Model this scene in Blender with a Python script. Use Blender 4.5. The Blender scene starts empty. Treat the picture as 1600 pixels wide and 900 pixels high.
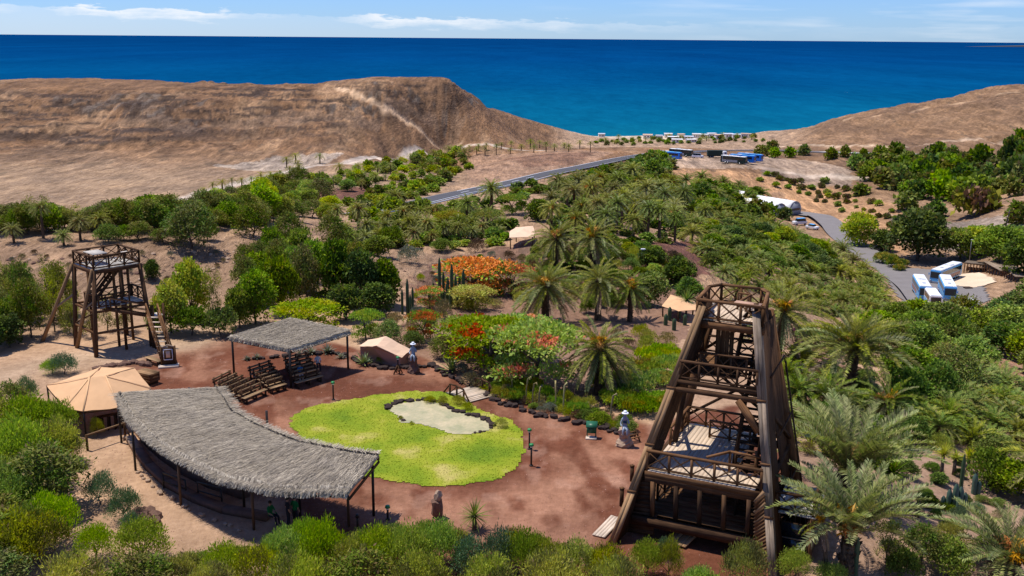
import bpy, bmesh, math, random
import numpy as np
from mathutils import Vector, Matrix
from math import sin, cos, tan, atan, atan2, radians, pi, sqrt, exp, log

R = random.Random(7)
NP = np.random.RandomState(11)
SC = bpy.context.scene
COL = SC.collection

# ------------------------------------------------------------------ camera, world, sun, exposure
CAM_H, FPX, ROLL = 25.0, 1600.0, radians(0.4655)
PITCH = atan(390.5 / FPX)
cam_data = bpy.data.cameras.new('camera')
cam = bpy.data.objects.new('camera', cam_data)
COL.objects.link(cam)
SC.camera = cam
cam_data.sensor_width = 36.0
cam_data.lens = 36.0 * FPX / 1600.0
cam_data.clip_start = 0.5
cam_data.clip_end = 300000.0
_f = Vector((0, cos(PITCH), -sin(PITCH))); _u = Vector((0, sin(PITCH), cos(PITCH))); _r = Vector((1, 0, 0))
_R = _r * cos(ROLL) + _u * sin(ROLL); _U = -_r * sin(ROLL) + _u * cos(ROLL)
_m = Matrix.Identity(4)
for i in range(3):
    _m[i][0] = _R[i]; _m[i][1] = _U[i]; _m[i][2] = -_f[i]
_m[2][3] = CAM_H
cam.matrix_world = _m

SUN_EL, SUN_AZ = radians(70), radians(-62)          # azimuth from +Y towards +X
sun_data = bpy.data.lights.new('sun', 'SUN')
sun_data.energy = 5.0
sun_data.angle = radians(0.5)
sun_data.color = (1.0, 0.955, 0.88)
sun = bpy.data.objects.new('sun', sun_data)
COL.objects.link(sun)
sd = Vector((sin(SUN_AZ) * cos(SUN_EL), cos(SUN_AZ) * cos(SUN_EL), sin(SUN_EL)))
sun.rotation_euler = sd.to_track_quat('Z', 'Y').to_euler()
sun.location = (0, 0, 200)

W = bpy.data.worlds.new('World')
SC.world = W
W.use_nodes = True
wn, wl = W.node_tree.nodes, W.node_tree.links
wn.clear()
w_out = wn.new('ShaderNodeOutputWorld')
w_bg = wn.new('ShaderNodeBackground')
w_bg.inputs['Strength'].default_value = 0.085
w_sky = wn.new('ShaderNodeTexSky')
w_sky.sky_type = 'NISHITA'
w_sky.sun_disc = False
w_sky.sun_elevation = SUN_EL
w_sky.sun_rotation = SUN_AZ
w_sky.altitude = 300
w_sky.air_density = 1.0
w_sky.dust_density = 0.1
w_sky.ozone_density = 4.0
SC.view_settings.view_transform = 'Standard'
SC.view_settings.look = 'None'
SC.view_settings.exposure = 0.15
SC.view_settings.gamma = 1.0


def wmath(op, a, b=None, c=None, clamp=False):
    n = wn.new('ShaderNodeMath'); n.operation = op; n.use_clamp = clamp
    for i, v in enumerate((a, b, c)):
        if v is None: continue
        if isinstance(v, (int, float)): n.inputs[i].default_value = v
        else: wl.new(v, n.inputs[i])
    return n.outputs[0]


w_tc = wn.new('ShaderNodeTexCoord')
w_sep = wn.new('ShaderNodeSeparateXYZ')
wl.new(w_tc.outputs['Generated'], w_sep.inputs[0])
w_az = wmath('ARCTAN2', w_sep.outputs[0], w_sep.outputs[1])
w_el = wmath('ARCSINE', w_sep.outputs[2])
w_cmb = wn.new('ShaderNodeCombineXYZ')
wl.new(wmath('MULTIPLY', w_az, 9.0), w_cmb.inputs[0])
wl.new(wmath('MULTIPLY', w_el, 46.0), w_cmb.inputs[1])
w_n1 = wn.new('ShaderNodeTexNoise'); w_n1.inputs['Scale'].default_value = 3.6; w_n1.inputs['Detail'].default_value = 8; w_n1.inputs['Roughness'].default_value = 0.58
wl.new(w_cmb.outputs[0], w_n1.inputs['Vector'])
w_cmb2 = wn.new('ShaderNodeCombineXYZ')
wl.new(wmath('MULTIPLY', w_az, 4.2), w_cmb2.inputs[0])
w_cmb2.inputs[1].default_value = 4.3
w_n2 = wn.new('ShaderNodeTexNoise'); w_n2.inputs['Scale'].default_value = 1.6; w_n2.inputs['Detail'].default_value = 2
wl.new(w_cmb2.outputs[0], w_n2.inputs['Vector'])
# low cloud bank: its top edge drops and thins out from the left of the bay towards the right
w_left = wmath('MULTIPLY_ADD', w_az, -1.5, 0.36, True)
w_top = wmath('ADD', wmath('MULTIPLY_ADD', w_left, 0.012, 0.0125), wmath('MULTIPLY_ADD', w_n1.outputs[0], 0.022, -0.011))
w_edge = wmath('SUBTRACT', w_top, w_el)
w_bank = wmath('MULTIPLY', w_edge, 420.0, None, True)
w_puff = wmath('MULTIPLY', wmath('MULTIPLY_ADD', w_edge, -85.0, 1.05, True), w_bank)  # brightest near the top edge
w_gap = wmath('MULTIPLY_ADD', w_n2.outputs[0], 5.0, -1.9, True)
w_low = wmath('MULTIPLY', wmath('MULTIPLY', w_bank, w_left), 0.26)
w_band = wmath('MAXIMUM', wmath('MULTIPLY', wmath('MULTIPLY', w_puff, w_gap), wmath('MULTIPLY_ADD', w_left, 1.6, 0.12, True)), w_low)
# thin high wisps
w_cmb3 = wn.new('ShaderNodeCombineXYZ')
wl.new(wmath('MULTIPLY', w_az, 5.0), w_cmb3.inputs[0]); wl.new(wmath('MULTIPLY', w_el, 60.0), w_cmb3.inputs[1])
w_n3 = wn.new('ShaderNodeTexNoise'); w_n3.inputs['Scale'].default_value = 1.7; w_n3.inputs['Detail'].default_value = 6
wl.new(w_cmb3.outputs[0], w_n3.inputs['Vector'])
w_wisp = wmath('MULTIPLY', wmath('MULTIPLY_ADD', w_n3.outputs[0], 3.2, -1.55, True), wmath('MULTIPLY_ADD', w_az, 1.3, 0.05, True))
w_cloud = wmath('MAXIMUM', w_band, w_wisp, None, True)
w_tint = wn.new('ShaderNodeMix'); w_tint.data_type = 'RGBA'; w_tint.blend_type = 'MULTIPLY'
w_tint.inputs[0].default_value = 1.0
wl.new(w_sky.outputs[0], w_tint.inputs[6]); w_tint.inputs[7].default_value = (0.62, 0.93, 1.62, 1)
w_mix = wn.new('ShaderNodeMix'); w_mix.data_type = 'RGBA'
wl.new(w_cloud, w_mix.inputs[0]); wl.new(w_tint.outputs[2], w_mix.inputs[6]); w_mix.inputs[7].default_value = (10.2, 10.5, 11.0, 1)
wl.new(w_mix.outputs[2], w_bg.inputs['Color'])
wl.new(w_bg.outputs[0], w_out.inputs['Surface'])


# ------------------------------------------------------------------ geometry helpers
def pix_ray(px, py):
    u, v = px - 800.0, 450.0 - py
    u, v = u * cos(ROLL) - v * sin(ROLL), u * sin(ROLL) + v * cos(ROLL)
    return np.array([u, FPX * cos(PITCH) + v * sin(PITCH), -FPX * sin(PITCH) + v * cos(PITCH)])


def flat(px, py, z=0.0):
    d = pix_ray(px, py); t = (z - CAM_H) / d[2]
    return Vector((d[0] * t, d[1] * t, z))


def deep(px, py, Y):
    d = pix_ray(px, py); t = Y / d[1]
    return Vector((d[0] * t, Y, CAM_H + d[2] * t))


def tag(o, label=None, cat=None, group=None, kind=None):
    if label: o['label'] = label
    if cat: o['category'] = cat
    if group: o['group'] = group
    if kind: o['kind'] = kind
    return o


def mesh_np(name, V, faces, mats, mi=None, smooth=False):
    """V (n,3); faces: list of int arrays (m,k)."""
    me = bpy.data.meshes.new(name)
    V = np.asarray(V, dtype=np.float32)
    me.vertices.add(len(V)); me.vertices.foreach_set('co', V.ravel())
    ls = [np.asarray(f, dtype=np.int32) for f in faces if len(f)]
    loops = np.concatenate([f.ravel() for f in ls])
    tot = np.concatenate([np.full(len(f), f.shape[1], np.int32) for f in ls])
    st = np.concatenate([[0], np.cumsum(tot)[:-1]]).astype(np.int32)
    me.loops.add(len(loops)); me.loops.foreach_set('vertex_index', loops)
    me.polygons.add(len(tot)); me.polygons.foreach_set('loop_start', st); me.polygons.foreach_set('loop_total', tot)
    if mi is not None: me.polygons.foreach_set('material_index', np.asarray(mi, dtype=np.int32))
    for m in (mats if isinstance(mats, (list, tuple)) else [mats]): me.materials.append(m)
    me.update(calc_edges=True)
    if smooth: me.polygons.foreach_set('use_smooth', np.ones(len(tot), bool))
    return me


def link(name, data, parent=None, M=None):
    o = bpy.data.objects.new(name, data)
    COL.objects.link(o)
    if parent is not None: o.parent = parent
    if M is not None: o.matrix_basis = M
    return o


def empty(name, loc, rz=0.0, label=None, cat=None, group=None):
    o = bpy.data.objects.new(name, None)
    o.empty_display_size = 0.3
    COL.objects.link(o)
    o.location = loc; o.rotation_euler = (0, 0, rz)
    return tag(o, label, cat, group)


def copy_tree(o, parent=None):
    c = o.copy(); COL.objects.link(c)
    if parent is not None: c.parent = parent
    for ch in list(o.children): copy_tree(ch, c)
    return c


BOXF = [np.array([[0, 3, 2, 1], [4, 5, 6, 7], [0, 1, 5, 4], [1, 2, 6, 5], [2, 3, 7, 6], [3, 0, 4, 7]])]


def box_me(name, sx, sy, sz, mat, base=False):
    x, y = sx / 2, sy / 2
    z0, z1 = (0, sz) if base else (-sz / 2, sz / 2)
    V = [(-x, -y, z0), (x, -y, z0), (x, y, z0), (-x, y, z0), (-x, -y, z1), (x, -y, z1), (x, y, z1), (-x, y, z1)]
    return mesh_np(name, V, BOXF, mat)


def axes(p, q, up=(0, 0, 1)):
    p, q = Vector(p), Vector(q)
    X = (q - p).normalized(); Z = Vector(up)
    if abs(X.dot(Z)) > 0.98: Z = Vector((0, 1, 0))
    Y = Z.cross(X).normalized(); Z = X.cross(Y)
    M = Matrix.Identity(4)
    for i in range(3):
        M[i][0] = X[i]; M[i][1] = Y[i]; M[i][2] = Z[i]
    c = (p + q) / 2
    for i in range(3): M[i][3] = c[i]
    return M, (q - p).length


def bar(root, name, p, q, w, h, mat, up=(0, 0, 1)):
    M, L = axes(p, q, up)
    return link(name, box_me(name, L, w, h, mat), root, M)


def cyl_me(name, r0, r1, h, mat, n=10, rings=1, cap=True, jit=0.0):
    V, F, C = [], [], []
    for k in range(rings + 1):
        t = k / rings; r = r0 + (r1 - r0) * t
        for i in range(n):
            a = 2 * pi * i / n; rr = r * (1 + jit * (NP.rand() - .5))
            V.append((rr * cos(a), rr * sin(a), h * t))
    for k in range(rings):
        for i in range(n):
            F.append((k * n + i, k * n + (i + 1) % n, (k + 1) * n + (i + 1) % n, (k + 1) * n + i))
    fs = [np.array(F)]
    if cap: fs.append(np.array([list(range(rings * n, rings * n + n)), list(range(n))[::-1]]))
    return mesh_np(name, V, fs, mat, smooth=False)


def pole(root, name, p, q, r, mat, r2=None, n=8):
    M, L = axes(p, q)
    me = cyl_me(name, r, r2 or r, L, mat, n)
    p, q = Vector(p), Vector(q)
    Q = (q - p).to_track_quat('Z', 'Y').to_matrix().to_4x4()
    Q.translation = p
    return link(name, me, root, Q)


def tube_np(pts, rads, n=7):
    """skin of a polyline; returns V, F"""
    pts = [Vector(p) for p in pts]
    V, F = [], []
    for k, p in enumerate(pts):
        d = (pts[min(k + 1, len(pts) - 1)] - pts[max(k - 1, 0)]).normalized()
        a = d.orthogonal().normalized() if abs(d.z) < .9 else Vector((1, 0, 0))
        a = (a - d * a.dot(d)).normalized(); b = d.cross(a)
        for i in range(n):
            t = 2 * pi * i / n
            V.append(p + (a * cos(t) + b * sin(t)) * rads[k])
    for k in range(len(pts) - 1):
        for i in range(n):
            F.append((k * n + i, k * n + (i + 1) % n, (k + 1) * n + (i + 1) % n, (k + 1) * n + i))
    return np.array([tuple(v) for v in V]), np.array(F)


def join_np(parts):
    Vs, Fs, off = [], [], 0
    for V, F in parts:
        Vs.append(V); Fs.append(np.asarray(F) + off); off += len(V)
    return np.concatenate(Vs), Fs


# ------------------------------------------------------------------ value noise in numpy
def _hash(ix, iy, s):
    h = (ix.astype(np.int64) * 374761393 + iy.astype(np.int64) * 668265263 + s * 974634777) & 0xffffffff
    h = ((h ^ (h >> 13)) * 1274126177) & 0xffffffff
    return ((h ^ (h >> 16)) & 0xffff) / 65535.0


def vnoise(x, y, s=0):
    ix, iy = np.floor(x), np.floor(y)
    fx, fy = x - ix, y - iy
    fx = fx * fx * fx * (fx * (fx * 6 - 15) + 10); fy = fy * fy * fy * (fy * (fy * 6 - 15) + 10)
    a, b = _hash(ix, iy, s), _hash(ix + 1, iy, s)
    c, d = _hash(ix, iy + 1, s), _hash(ix + 1, iy + 1, s)
    return (a * (1 - fx) + b * fx) * (1 - fy) + (c * (1 - fx) + d * fx) * fy


def fbm(x, y, o=4, s=0):
    v, a, t = 0, .5, 0
    for k in range(o):
        v = v + a * vnoise(x * 2 ** k + 17.3 * k, y * 2 ** k - 9.1 * k, s + k); t += a; a *= .5
    return v / t


# ------------------------------------------------------------------ terrain
SEA_Z = -78.0
CTRL = [(px, py, Y) for px, py, Y in (
    # bank and spur behind the far tower
    (20, 470, 96), (100, 470, 96), (240, 470, 98), (20, 420, 104), (100, 420, 104), (240, 420, 106), (20, 378, 113), (100, 375, 114), (240, 372, 117),
    (100, 352, 127), (300, 352, 132), (350, 376, 122), (450, 400, 118), (350, 430, 108), (450, 440, 107), (600, 430, 115), (560, 400, 128), (0, 352, 127), (560, 460, 103),
    # gardens in the middle
    (700, 440, 120), (760, 470, 106), (850, 500, 97), (800, 560, 79), (950, 612, 72), (1000, 520, 93), (1000, 460, 112), (1060, 480, 106), (1060, 400, 142), (815, 372, 155),
    (900, 330, 195), (700, 330, 210), (540, 305, 260), (450, 285, 300), (520, 255, 390), (660, 318, 240), (800, 288, 320), (900, 265, 390), (975, 250, 460), (800, 250, 430), (900, 240, 490),
    (1020, 240, 500), (1050, 248, 480), (1160, 258, 450), (1300, 270, 430), (1100, 268, 430), (1150, 295, 390), (1160, 320, 365), (1200, 335, 350), (1250, 352, 335), (1300, 350, 330), (1290, 300, 405),
    (1320, 370, 300), (1390, 420, 250), (1450, 460, 215), (1500, 470, 210), (1540, 425, 240), (1420, 470, 212),
    (1400, 550, 100), (1350, 480, 150), (1200, 450, 150), (1200, 400, 200), (1100, 350, 230), (1100, 300, 330), (1000, 300, 320), (1000, 350, 200),
    (1570, 590, 100), (1590, 680, 75), (1450, 700, 67), (1400, 850, 52), (1300, 890, 48), (1580, 880, 50), (1300, 600, 80),
    (1500, 345, 310), (1590, 350, 270), (1400, 300, 380), (1590, 280, 370), (1500, 245, 500), (1590, 250, 470), (1100, 240, 520), (1250, 240, 540), (1400, 245, 520),
    # down to the beach
    (915, 212, 1100), (1000, 213, 1100), (1100, 213, 1100), (1180, 213, 1090), (1000, 222, 950), (1100, 226, 900), (1100, 232, 700), (1200, 225, 850), (900, 232, 680), (1200, 235, 640),
    # hill across the valley on the left
    (0, 325, 250), (200, 290, 300), (350, 265, 360), (450, 250, 430), (600, 236, 540), (720, 229, 640), (850, 222, 850),
    (0, 280, 310), (100, 252, 370), (0, 220, 420), (200, 222, 430), (400, 212, 500), (600, 202, 600), (700, 202, 680), (800, 206, 830),
    (0, 167, 510), (150, 167, 520), (300, 167, 530), (450, 170, 560), (600, 160, 620), (700, 155, 690), (740, 165, 740),
    (0, 127, 600), (100, 127, 603), (200, 128, 610), (300, 132, 620), (400, 136, 630), (480, 133, 670), (560, 123, 700), (600, 121, 715), (650, 123, 730), (700, 130, 770), (740, 150, 800), (760, 168, 850), (780, 173, 885), (800, 179, 920), (830, 188, 965), (860, 197, 1010), (890, 206, 1055),
    # hill on the right
    (1600, 135, 740), (1550, 143, 750), (1500, 152, 760), (1400, 170, 800), (1300, 187, 850), (1200, 205, 950), (1600, 180, 620), (1450, 200, 640), (1300, 215, 680), (1600, 230, 530), (1400, 232, 560),
)]
_cp = [tuple(deep(*c)) for c in CTRL]
for px, py in ((60, 580), (150, 600), (250, 570), (370, 550), (560, 560), (700, 580), (860, 620), (980, 680), (960, 850), (700, 830), (300, 830), (200, 700), (30, 640), (620, 545), (760, 575), (900, 630), (500, 650), (700, 720), (1100, 800), (20, 800), (180, 530), (330, 530)):
    _cp.append(tuple(flat(px, py)))
for x, y, z in ((-40, 40, 0), (-20, 30, 0), (0, 30, 0), (15, 30, 0), (30, 30, -.8), (-10, 12, 0), (10, 12, 0)): _cp.append((x, y, z))
for (px, py, Y, dY, dz) in ((0, 127, 600, 250, -28), (200, 128, 610, 250, -28), (400, 136, 630, 250, -28), (560, 123, 700, 230, -30), (700, 130, 770, 200, -45), (760, 170, 850, 250, -45), (800, 182, 920, 240, -40),
                            (1600, 135, 740, 250, -30), (1500, 152, 760, 250, -35), (1400, 170, 800, 250, -40), (1300, 187, 850, 250, -40)):
    p = deep(px, py, Y); s = (Y + dY) / Y
    _cp.append((p.x * s, Y + dY, max(p.z + dz, -95)))
for a in np.linspace(-.6, .6, 7): _cp.append((sin(a) * 1400, cos(a) * 1400, -100))
_cp = np.array(_cp)


def _tps_uv(x, y):
    return np.stack([np.clip(np.arctan2(x, y), -.62, .62) * 3.2, np.log(np.maximum(np.hypot(x, y), 26.0))], -1)


def _phi(d2): return d2 * np.log(d2 + 1e-9)


_cu = _tps_uv(_cp[:, 0], _cp[:, 1])
_n = len(_cu)
_A = np.zeros((_n + 3, _n + 3))
_A[:_n, :_n] = _phi(((_cu[:, None] - _cu[None]) ** 2).sum(-1)) + np.eye(_n) * 2e-4
_A[:_n, _n] = 1; _A[:_n, _n + 1:] = _cu; _A[_n, :_n] = 1; _A[_n + 1:, :_n] = _cu.T
_wt = np.linalg.solve(_A, np.concatenate([_cp[:, 2], [0, 0, 0]]))

ARENA_PX = [(-10, 580), (60, 556), (150, 528), (280, 522), (360, 526), (450, 530), (560, 548), (640, 566), (700, 580), (780, 610), (880, 640), (1020, 670), (1130, 640), (1200, 690), (1260, 790), (1240, 905), (950, 1000), (600, 1000), (100, 1000), (-60, 900), (-60, 640)]
ARENA = np.array([tuple(flat(*p))[:2] for p in ARENA_PX])


def seg_dist(x, y, P, closed=True):
    d = np.full(x.shape, 1e9)
    for i in range(len(P) - (0 if closed else 1)):
        a, b = P[i], P[(i + 1) % len(P)]
        ab = b - a; t = np.clip(((x - a[0]) * ab[0] + (y - a[1]) * ab[1]) / (ab @ ab + 1e-9), 0, 1)
        d = np.minimum(d, np.hypot(x - a[0] - t * ab[0], y - a[1] - t * ab[1]))
    return d


def inside(x, y, P):
    c = np.zeros(x.shape, bool)
    for i in range(len(P)):
        (x0, y0), (x1, y1) = P[i], P[(i + 1) % len(P)]
        k = (y0 > y) != (y1 > y)
        c ^= k & (x < (x1 - x0) * (y - y0) / (y1 - y0 + 1e-12) + x0)
    return c


def sstep(a, b, v):
    t = np.clip((v - a) / (b - a), 0, 1); return t * t * (3 - 2 * t)


ROADS = []                                            # (polyline, half width): the ground is graded smooth along these


def terrain(x, y):
    x = np.asarray(x, float); y = np.asarray(y, float)
    sh = x.shape; x = x.ravel(); y = y.ravel()
    uv = _tps_uv(x, y); z = np.empty(len(x))
    for i in range(0, len(x), 20000):
        u = uv[i:i + 20000]
        z[i:i + 20000] = _phi(((u[:, None] - _cu[None]) ** 2).sum(-1)) @ _wt[:_n] + _wt[_n] + u @ _wt[_n + 1:]
    r = np.hypot(x, y)
    # arena is level
    d = seg_dist(x, y, ARENA); ins = inside(x, y, ARENA)
    m = np.where(ins, 1.0, 1 - sstep(0, 14, d))
    det = (fbm(x / 9, y / 9, 4, 3) - .5) * 1.5 * sstep(85, 110, r) * (1 - sstep(260, 400, r) * .6)
    det += (fbm(x / 2.2, y / 2.2, 3, 5) - .5) * .5 * sstep(80, 100, r)
    hill = sstep(330, 520, r)
    az = np.arctan2(x, y)
    side = np.maximum(sstep(.02, -.06, az), sstep(.22, .32, az)) * sstep(1250, 1000, r)
    gul = np.abs(fbm(x / 75 + .3 * fbm(x / 30, y / 30, 2, 9), y / 110, 4, 21) - .5) * 2
    low = sstep(-1, -12, z) * .85 + .15
    det += (gul - .22) * 8 * hill * side * low + ((fbm(x / 16, y / 22, 4, 31) - .5) * 3.4 + (np.abs(fbm(x / 9 + y / 60, y / 40, 3, 33) - .5) - .12) * 5.5) * hill * side * low
    # rock ledges below the crest of the left hill
    led = sstep(-.02, -.06, az) * hill * sstep(-24, -16, z) * sstep(-1, -6, z)
    det += led * (np.abs(((z + fbm(x / 40, y / 40, 3, 41) * 8) / 3.2) % 1 - .5) * 3.0 - .7)
    for P, hw in ROADS: det = det * sstep(hw, hw * 2.5, seg_dist(x, y, P, False))
    z = z * (1 - m) + det * (1 - m)
    return z.reshape(sh)


_ts = np.concatenate([np.arange(20, 140, .35), np.geomspace(140, 1500, 900)])


def at(px, py):
    d = pix_ray(px, py); k = _ts / d[1]
    z = terrain(d[0] * k, _ts); zr = CAM_H + d[2] * k
    i = int(np.argmax(z >= zr))
    if z[i] < zr[i]: i = len(_ts) - 1
    if i > 0:
        a, b = zr[i - 1] - z[i - 1], z[i] - zr[i]; t = a / (a + b + 1e-9)
        Y = _ts[i - 1] + (_ts[i] - _ts[i - 1]) * t
    else: Y = _ts[i]
    k = Y / d[1]
    return Vector((d[0] * k, Y, float(terrain(np.array([d[0] * k]), np.array([Y]))[0])))


def ground_z(x, y): return float(terrain(np.array([x]), np.array([y]))[0])


HWY = [(560, 338), (640, 322), (720, 303), (800, 286), (900, 264), (975, 248), (1040, 240), (1100, 237), (1180, 236), (1260, 238), (1330, 240), (1420, 243), (1520, 246), (1640, 250)]
LANE = [(1232, 332), (1275, 338), (1300, 352), (1312, 365), (1330, 380), (1360, 402), (1395, 425), (1425, 447), (1450, 472)]
_r1 = np.array([tuple(at(*p))[:2] for p in HWY]); _r2 = np.array([tuple(at(*p))[:2] for p in LANE])
ROADS += [(_r1, 9.0), (_r2, 6.0), (np.array([tuple(at(1460, 450))[:2], tuple(at(1500, 460))[:2]]), 14.0)]

# ------------------------------------------------------------------ materials
class NT:
    def __init__(s, name):
        s.m = bpy.data.materials.new(name); s.m.use_nodes = True
        s.t = s.m.node_tree; s.n = s.t.nodes; s.l = s.t.links
        s.n.clear(); s.out = s.n.new('ShaderNodeOutputMaterial')

    def put(s, sock, v):
        if isinstance(v, bpy.types.NodeSocket): s.l.new(v, sock)
        elif v is not None:
            if sock.type == 'RGBA' and len(v) == 3: v = (*v, 1)
            sock.default_value = v

    def node(s, t, out=0, **kw):
        n = s.n.new(t)
        for k, v in kw.items():
            if k[0] == '_': s.put(n.inputs[int(k[1:])] if k[1:].isdigit() else n.inputs[k[1:].replace('__', ' ')], v)
            else: setattr(n, k, v)
        return n.outputs[out]

    def math(s, op, a, b=None, clamp=False): return s.node('ShaderNodeMath', operation=op, use_clamp=clamp, _0=a, _1=b)
    def mix(s, f, a, b, mode='MIX'): return s.node('ShaderNodeMix', 2, data_type='RGBA', blend_type=mode, _0=f, _6=a, _7=b)
    def noise(s, vec, scale, detail=4, rough=.55, out=0): return s.node('ShaderNodeTexNoise', out, _Vector=vec, _Scale=scale, _Detail=detail, _Roughness=rough)
    def ramp(s, f, stops):
        n = s.n.new('ShaderNodeValToRGB'); e = n.color_ramp.elements
        while len(e) < len(stops): e.new(.5)
        for k, (p, c) in enumerate(stops): e[k].position = p; e[k].color = (*c, 1) if len(c) == 3 else c
        s.put(n.inputs[0], f); return n.outputs[0]
    def coord(s, k='Object'): return s.node('ShaderNodeTexCoord', {'Generated': 0, 'Normal': 1, 'UV': 2, 'Object': 3}[k])
    def scale(s, vec, sc): return s.node('ShaderNodeMapping', _Vector=vec, _Scale=sc)
    def bump(s, h, strength=.4, dist=.05): return s.node('ShaderNodeBump', _Strength=strength, _Distance=dist, _Height=h)
    def bsdf(s, col, rough=.85, spec=.2, normal=None, metal=0.0):
        n = s.n.new('ShaderNodeBsdfPrincipled')
        s.put(n.inputs['Base Color'], col); s.put(n.inputs['Roughness'], rough); n.inputs['Specular IOR Level'].default_value = spec
        n.inputs['Metallic'].default_value = metal
        if normal is not None: s.l.new(normal, n.inputs['Normal'])
        return n.outputs[0]
    def done(s, sh): s.l.new(sh, s.out.inputs['Surface']); return s.m


def mul(c, k): return tuple(x * k for x in c)


def m_plain(name, col, rough=.6, spec=.3, var=.25, scale=3.0, metal=0.0, bump=0.0):
    t = NT(name); v = t.coord()
    n = t.noise(v, scale, 5)
    c = t.mix(n, mul(col, 1 - var), mul(col, 1 + var))
    return t.done(t.bsdf(c, rough, spec, t.bump(n, bump, .03) if bump else None, metal))


def m_wood(name, dark, light, rough=.8, var=1.0):
    """weathered timber, grain along local X"""
    t = NT(name); v = t.coord()
    rnd = t.node('ShaderNodeObjectInfo', 5)
    off = t.node('ShaderNodeVectorMath', operation='ADD', _0=v, _1=t.node('ShaderNodeCombineXYZ', _0=t.math('MULTIPLY', rnd, 50.), _1=t.math('MULTIPLY', rnd, 31.)))
    g = t.noise(t.scale(off, (1.2, 22, 22)), 1.0, 6, .6)
    b = t.noise(off, .9, 3)
    f = t.math('ADD', t.math('MULTIPLY', g, .75), t.math('MULTIPLY', b, .35))
    c = t.ramp(f, [(.36, dark), (.70, light)])
    c = t.mix(1.0, c, t.ramp(rnd, [(0, (1 - .28 * var,) * 3), (1, (1 + .25 * var, 1 + .2 * var, 1 + .15 * var))]), 'MULTIPLY')
    return t.done(t.bsdf(c, .92, .05, t.bump(g, .25, .012)))


def m_leaf(name, a, b, dry=None, trans=.30, drymix=.08, rough=.7, spec=.12):
    """leaf colour varies leaf by leaf and plant by plant"""
    t = NT(name)
    isl = t.node('ShaderNodeNewGeometry', 8)
    rnd = t.node('ShaderNodeObjectInfo', 5)
    c = t.mix(isl, a, b)
    if dry: c = t.mix(t.math('GREATER_THAN', t.math('FRACT', t.math('MULTIPLY', isl, 7.31)), 1 - drymix), c, dry)
    c = t.node('ShaderNodeHueSaturation', _Hue=t.math('MULTIPLY_ADD', rnd, .05) if False else t.node('ShaderNodeMapRange', _0=rnd, _3=.478, _4=.515), _Saturation=t.node('ShaderNodeMapRange', _0=t.math('FRACT', t.math('MULTIPLY', rnd, 5.7)), _3=.82, _4=1.08), _Value=t.node('ShaderNodeMapRange', _0=t.math('FRACT', t.math('MULTIPLY', rnd, 13.3)), _3=.75, _4=1.25), _Color=c)
    p = t.bsdf(c, rough, spec)
    tr = t.node('ShaderNodeBsdfTranslucent', _0=t.mix(1.0, c, (1.25, 1.3, .6), 'MULTIPLY'))
    return t.done(t.node('ShaderNodeMixShader', _0=trans, _1=p, _2=tr))


M = {}
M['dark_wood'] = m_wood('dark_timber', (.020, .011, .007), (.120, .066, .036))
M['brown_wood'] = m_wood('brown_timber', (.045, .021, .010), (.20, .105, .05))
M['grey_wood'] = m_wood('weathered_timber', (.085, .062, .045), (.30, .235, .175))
M['tan_wood'] = m_wood('sunlit_timber', (.14, .08, .04), (.36, .225, .12))  # plain tan timber, also the painted lit tone of the left leg edge
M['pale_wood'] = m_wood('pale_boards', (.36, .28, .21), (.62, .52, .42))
M['bench_wood'] = m_wood('bench_boards', (.14, .085, .045), (.40, .27, .15))
M['deck_wood'] = m_wood('deck_boards', (.50, .38, .27), (.62, .48, .35), var=.25)
M['plat_wood'] = m_wood('platform_boards', (.34, .31, .28), (.6, .56, .5))
M['black_post'] = m_plain('dark_painted_post', (.022, .016, .012), .5, .3)
M['green_paint'] = m_plain('green_paint', (.02, .22, .055), .45, .4)
M['green_dark'] = m_plain('dark_green_paint', (.015, .10, .045), .45, .4)
M['sand_cloth'] = m_plain('sand_canvas', (.60, .36, .19), .9, .1, .20, .8)
M['shaded_pink_cloth'] = m_plain('shaded_pink_canvas', (.42, .22, .15), .9, .1, .12, 1.1)  # pinkish tent walls; the shadow on the gable is put into this colour
M['pale_cloth'] = m_plain('pale_canvas', (.68, .46, .31), .9, .1, .2, 1.0)
M['rock_dark'] = m_plain('dark_lava_rock', (.042, .028, .024), .9, .15, .5, 6, 0, .6)
M['rock_red'] = m_plain('red_brown_rock', (.15, .085, .06), .9, .15, .5, 3, 0, .8)
M['rock_pale'] = m_plain('pale_rock', (.36, .25, .17), .9, .15, .35, 4, 0, .6)
M['white_paint'] = m_plain('white_paint', (.76, .77, .78), .35, .5, .04)
M['white_sheet'] = m_plain('white_sheeting', (.80, .78, .73), .5, .3, .05, .3)
M['grey_paint'] = m_plain('grey_paint', (.27, .28, .30), .5, .4)
M['stone_grey'] = m_plain('grey_statue', (.26, .30, .36), .55, .4, .25, 5)
M['stone_white'] = m_plain('white_statue', (.78, .80, .84), .5, .4, .08, 5)
M['glass'] = m_plain('dark_glass', (.012, .018, .022), .08, .6, .1)
M['rubber'] = m_plain('black_rubber', (.015, .015, .016), .8, .2)
M['blue_paint'] = m_plain('bright_blue_paint', (.015, .17, .62), .3, .5, .05)
M['light_blue'] = m_plain('light_blue_paint', (.10, .40, .72), .3, .5, .05)
M['red_paint'] = m_plain('red_paint', (.55, .03, .02), .35, .5, .05)
M['dark_red'] = m_plain('dark_red_paint', (.16, .03, .03), .35, .5, .05)
M['lot_paint'] = m_plain('dark_green_canvas', (.016, .035, .026), .7, .3)
M['mural'] = m_plain('brown_pink_livery', (.30, .16, .14), .4, .4, .6, 2.2)
M['steel'] = m_plain('galvanised_steel', (.42, .43, .44), .4, .5, .1, 3, .6)
M['skin'] = m_plain('skin', (.36, .20, .13), .6, .3, .06)
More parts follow.
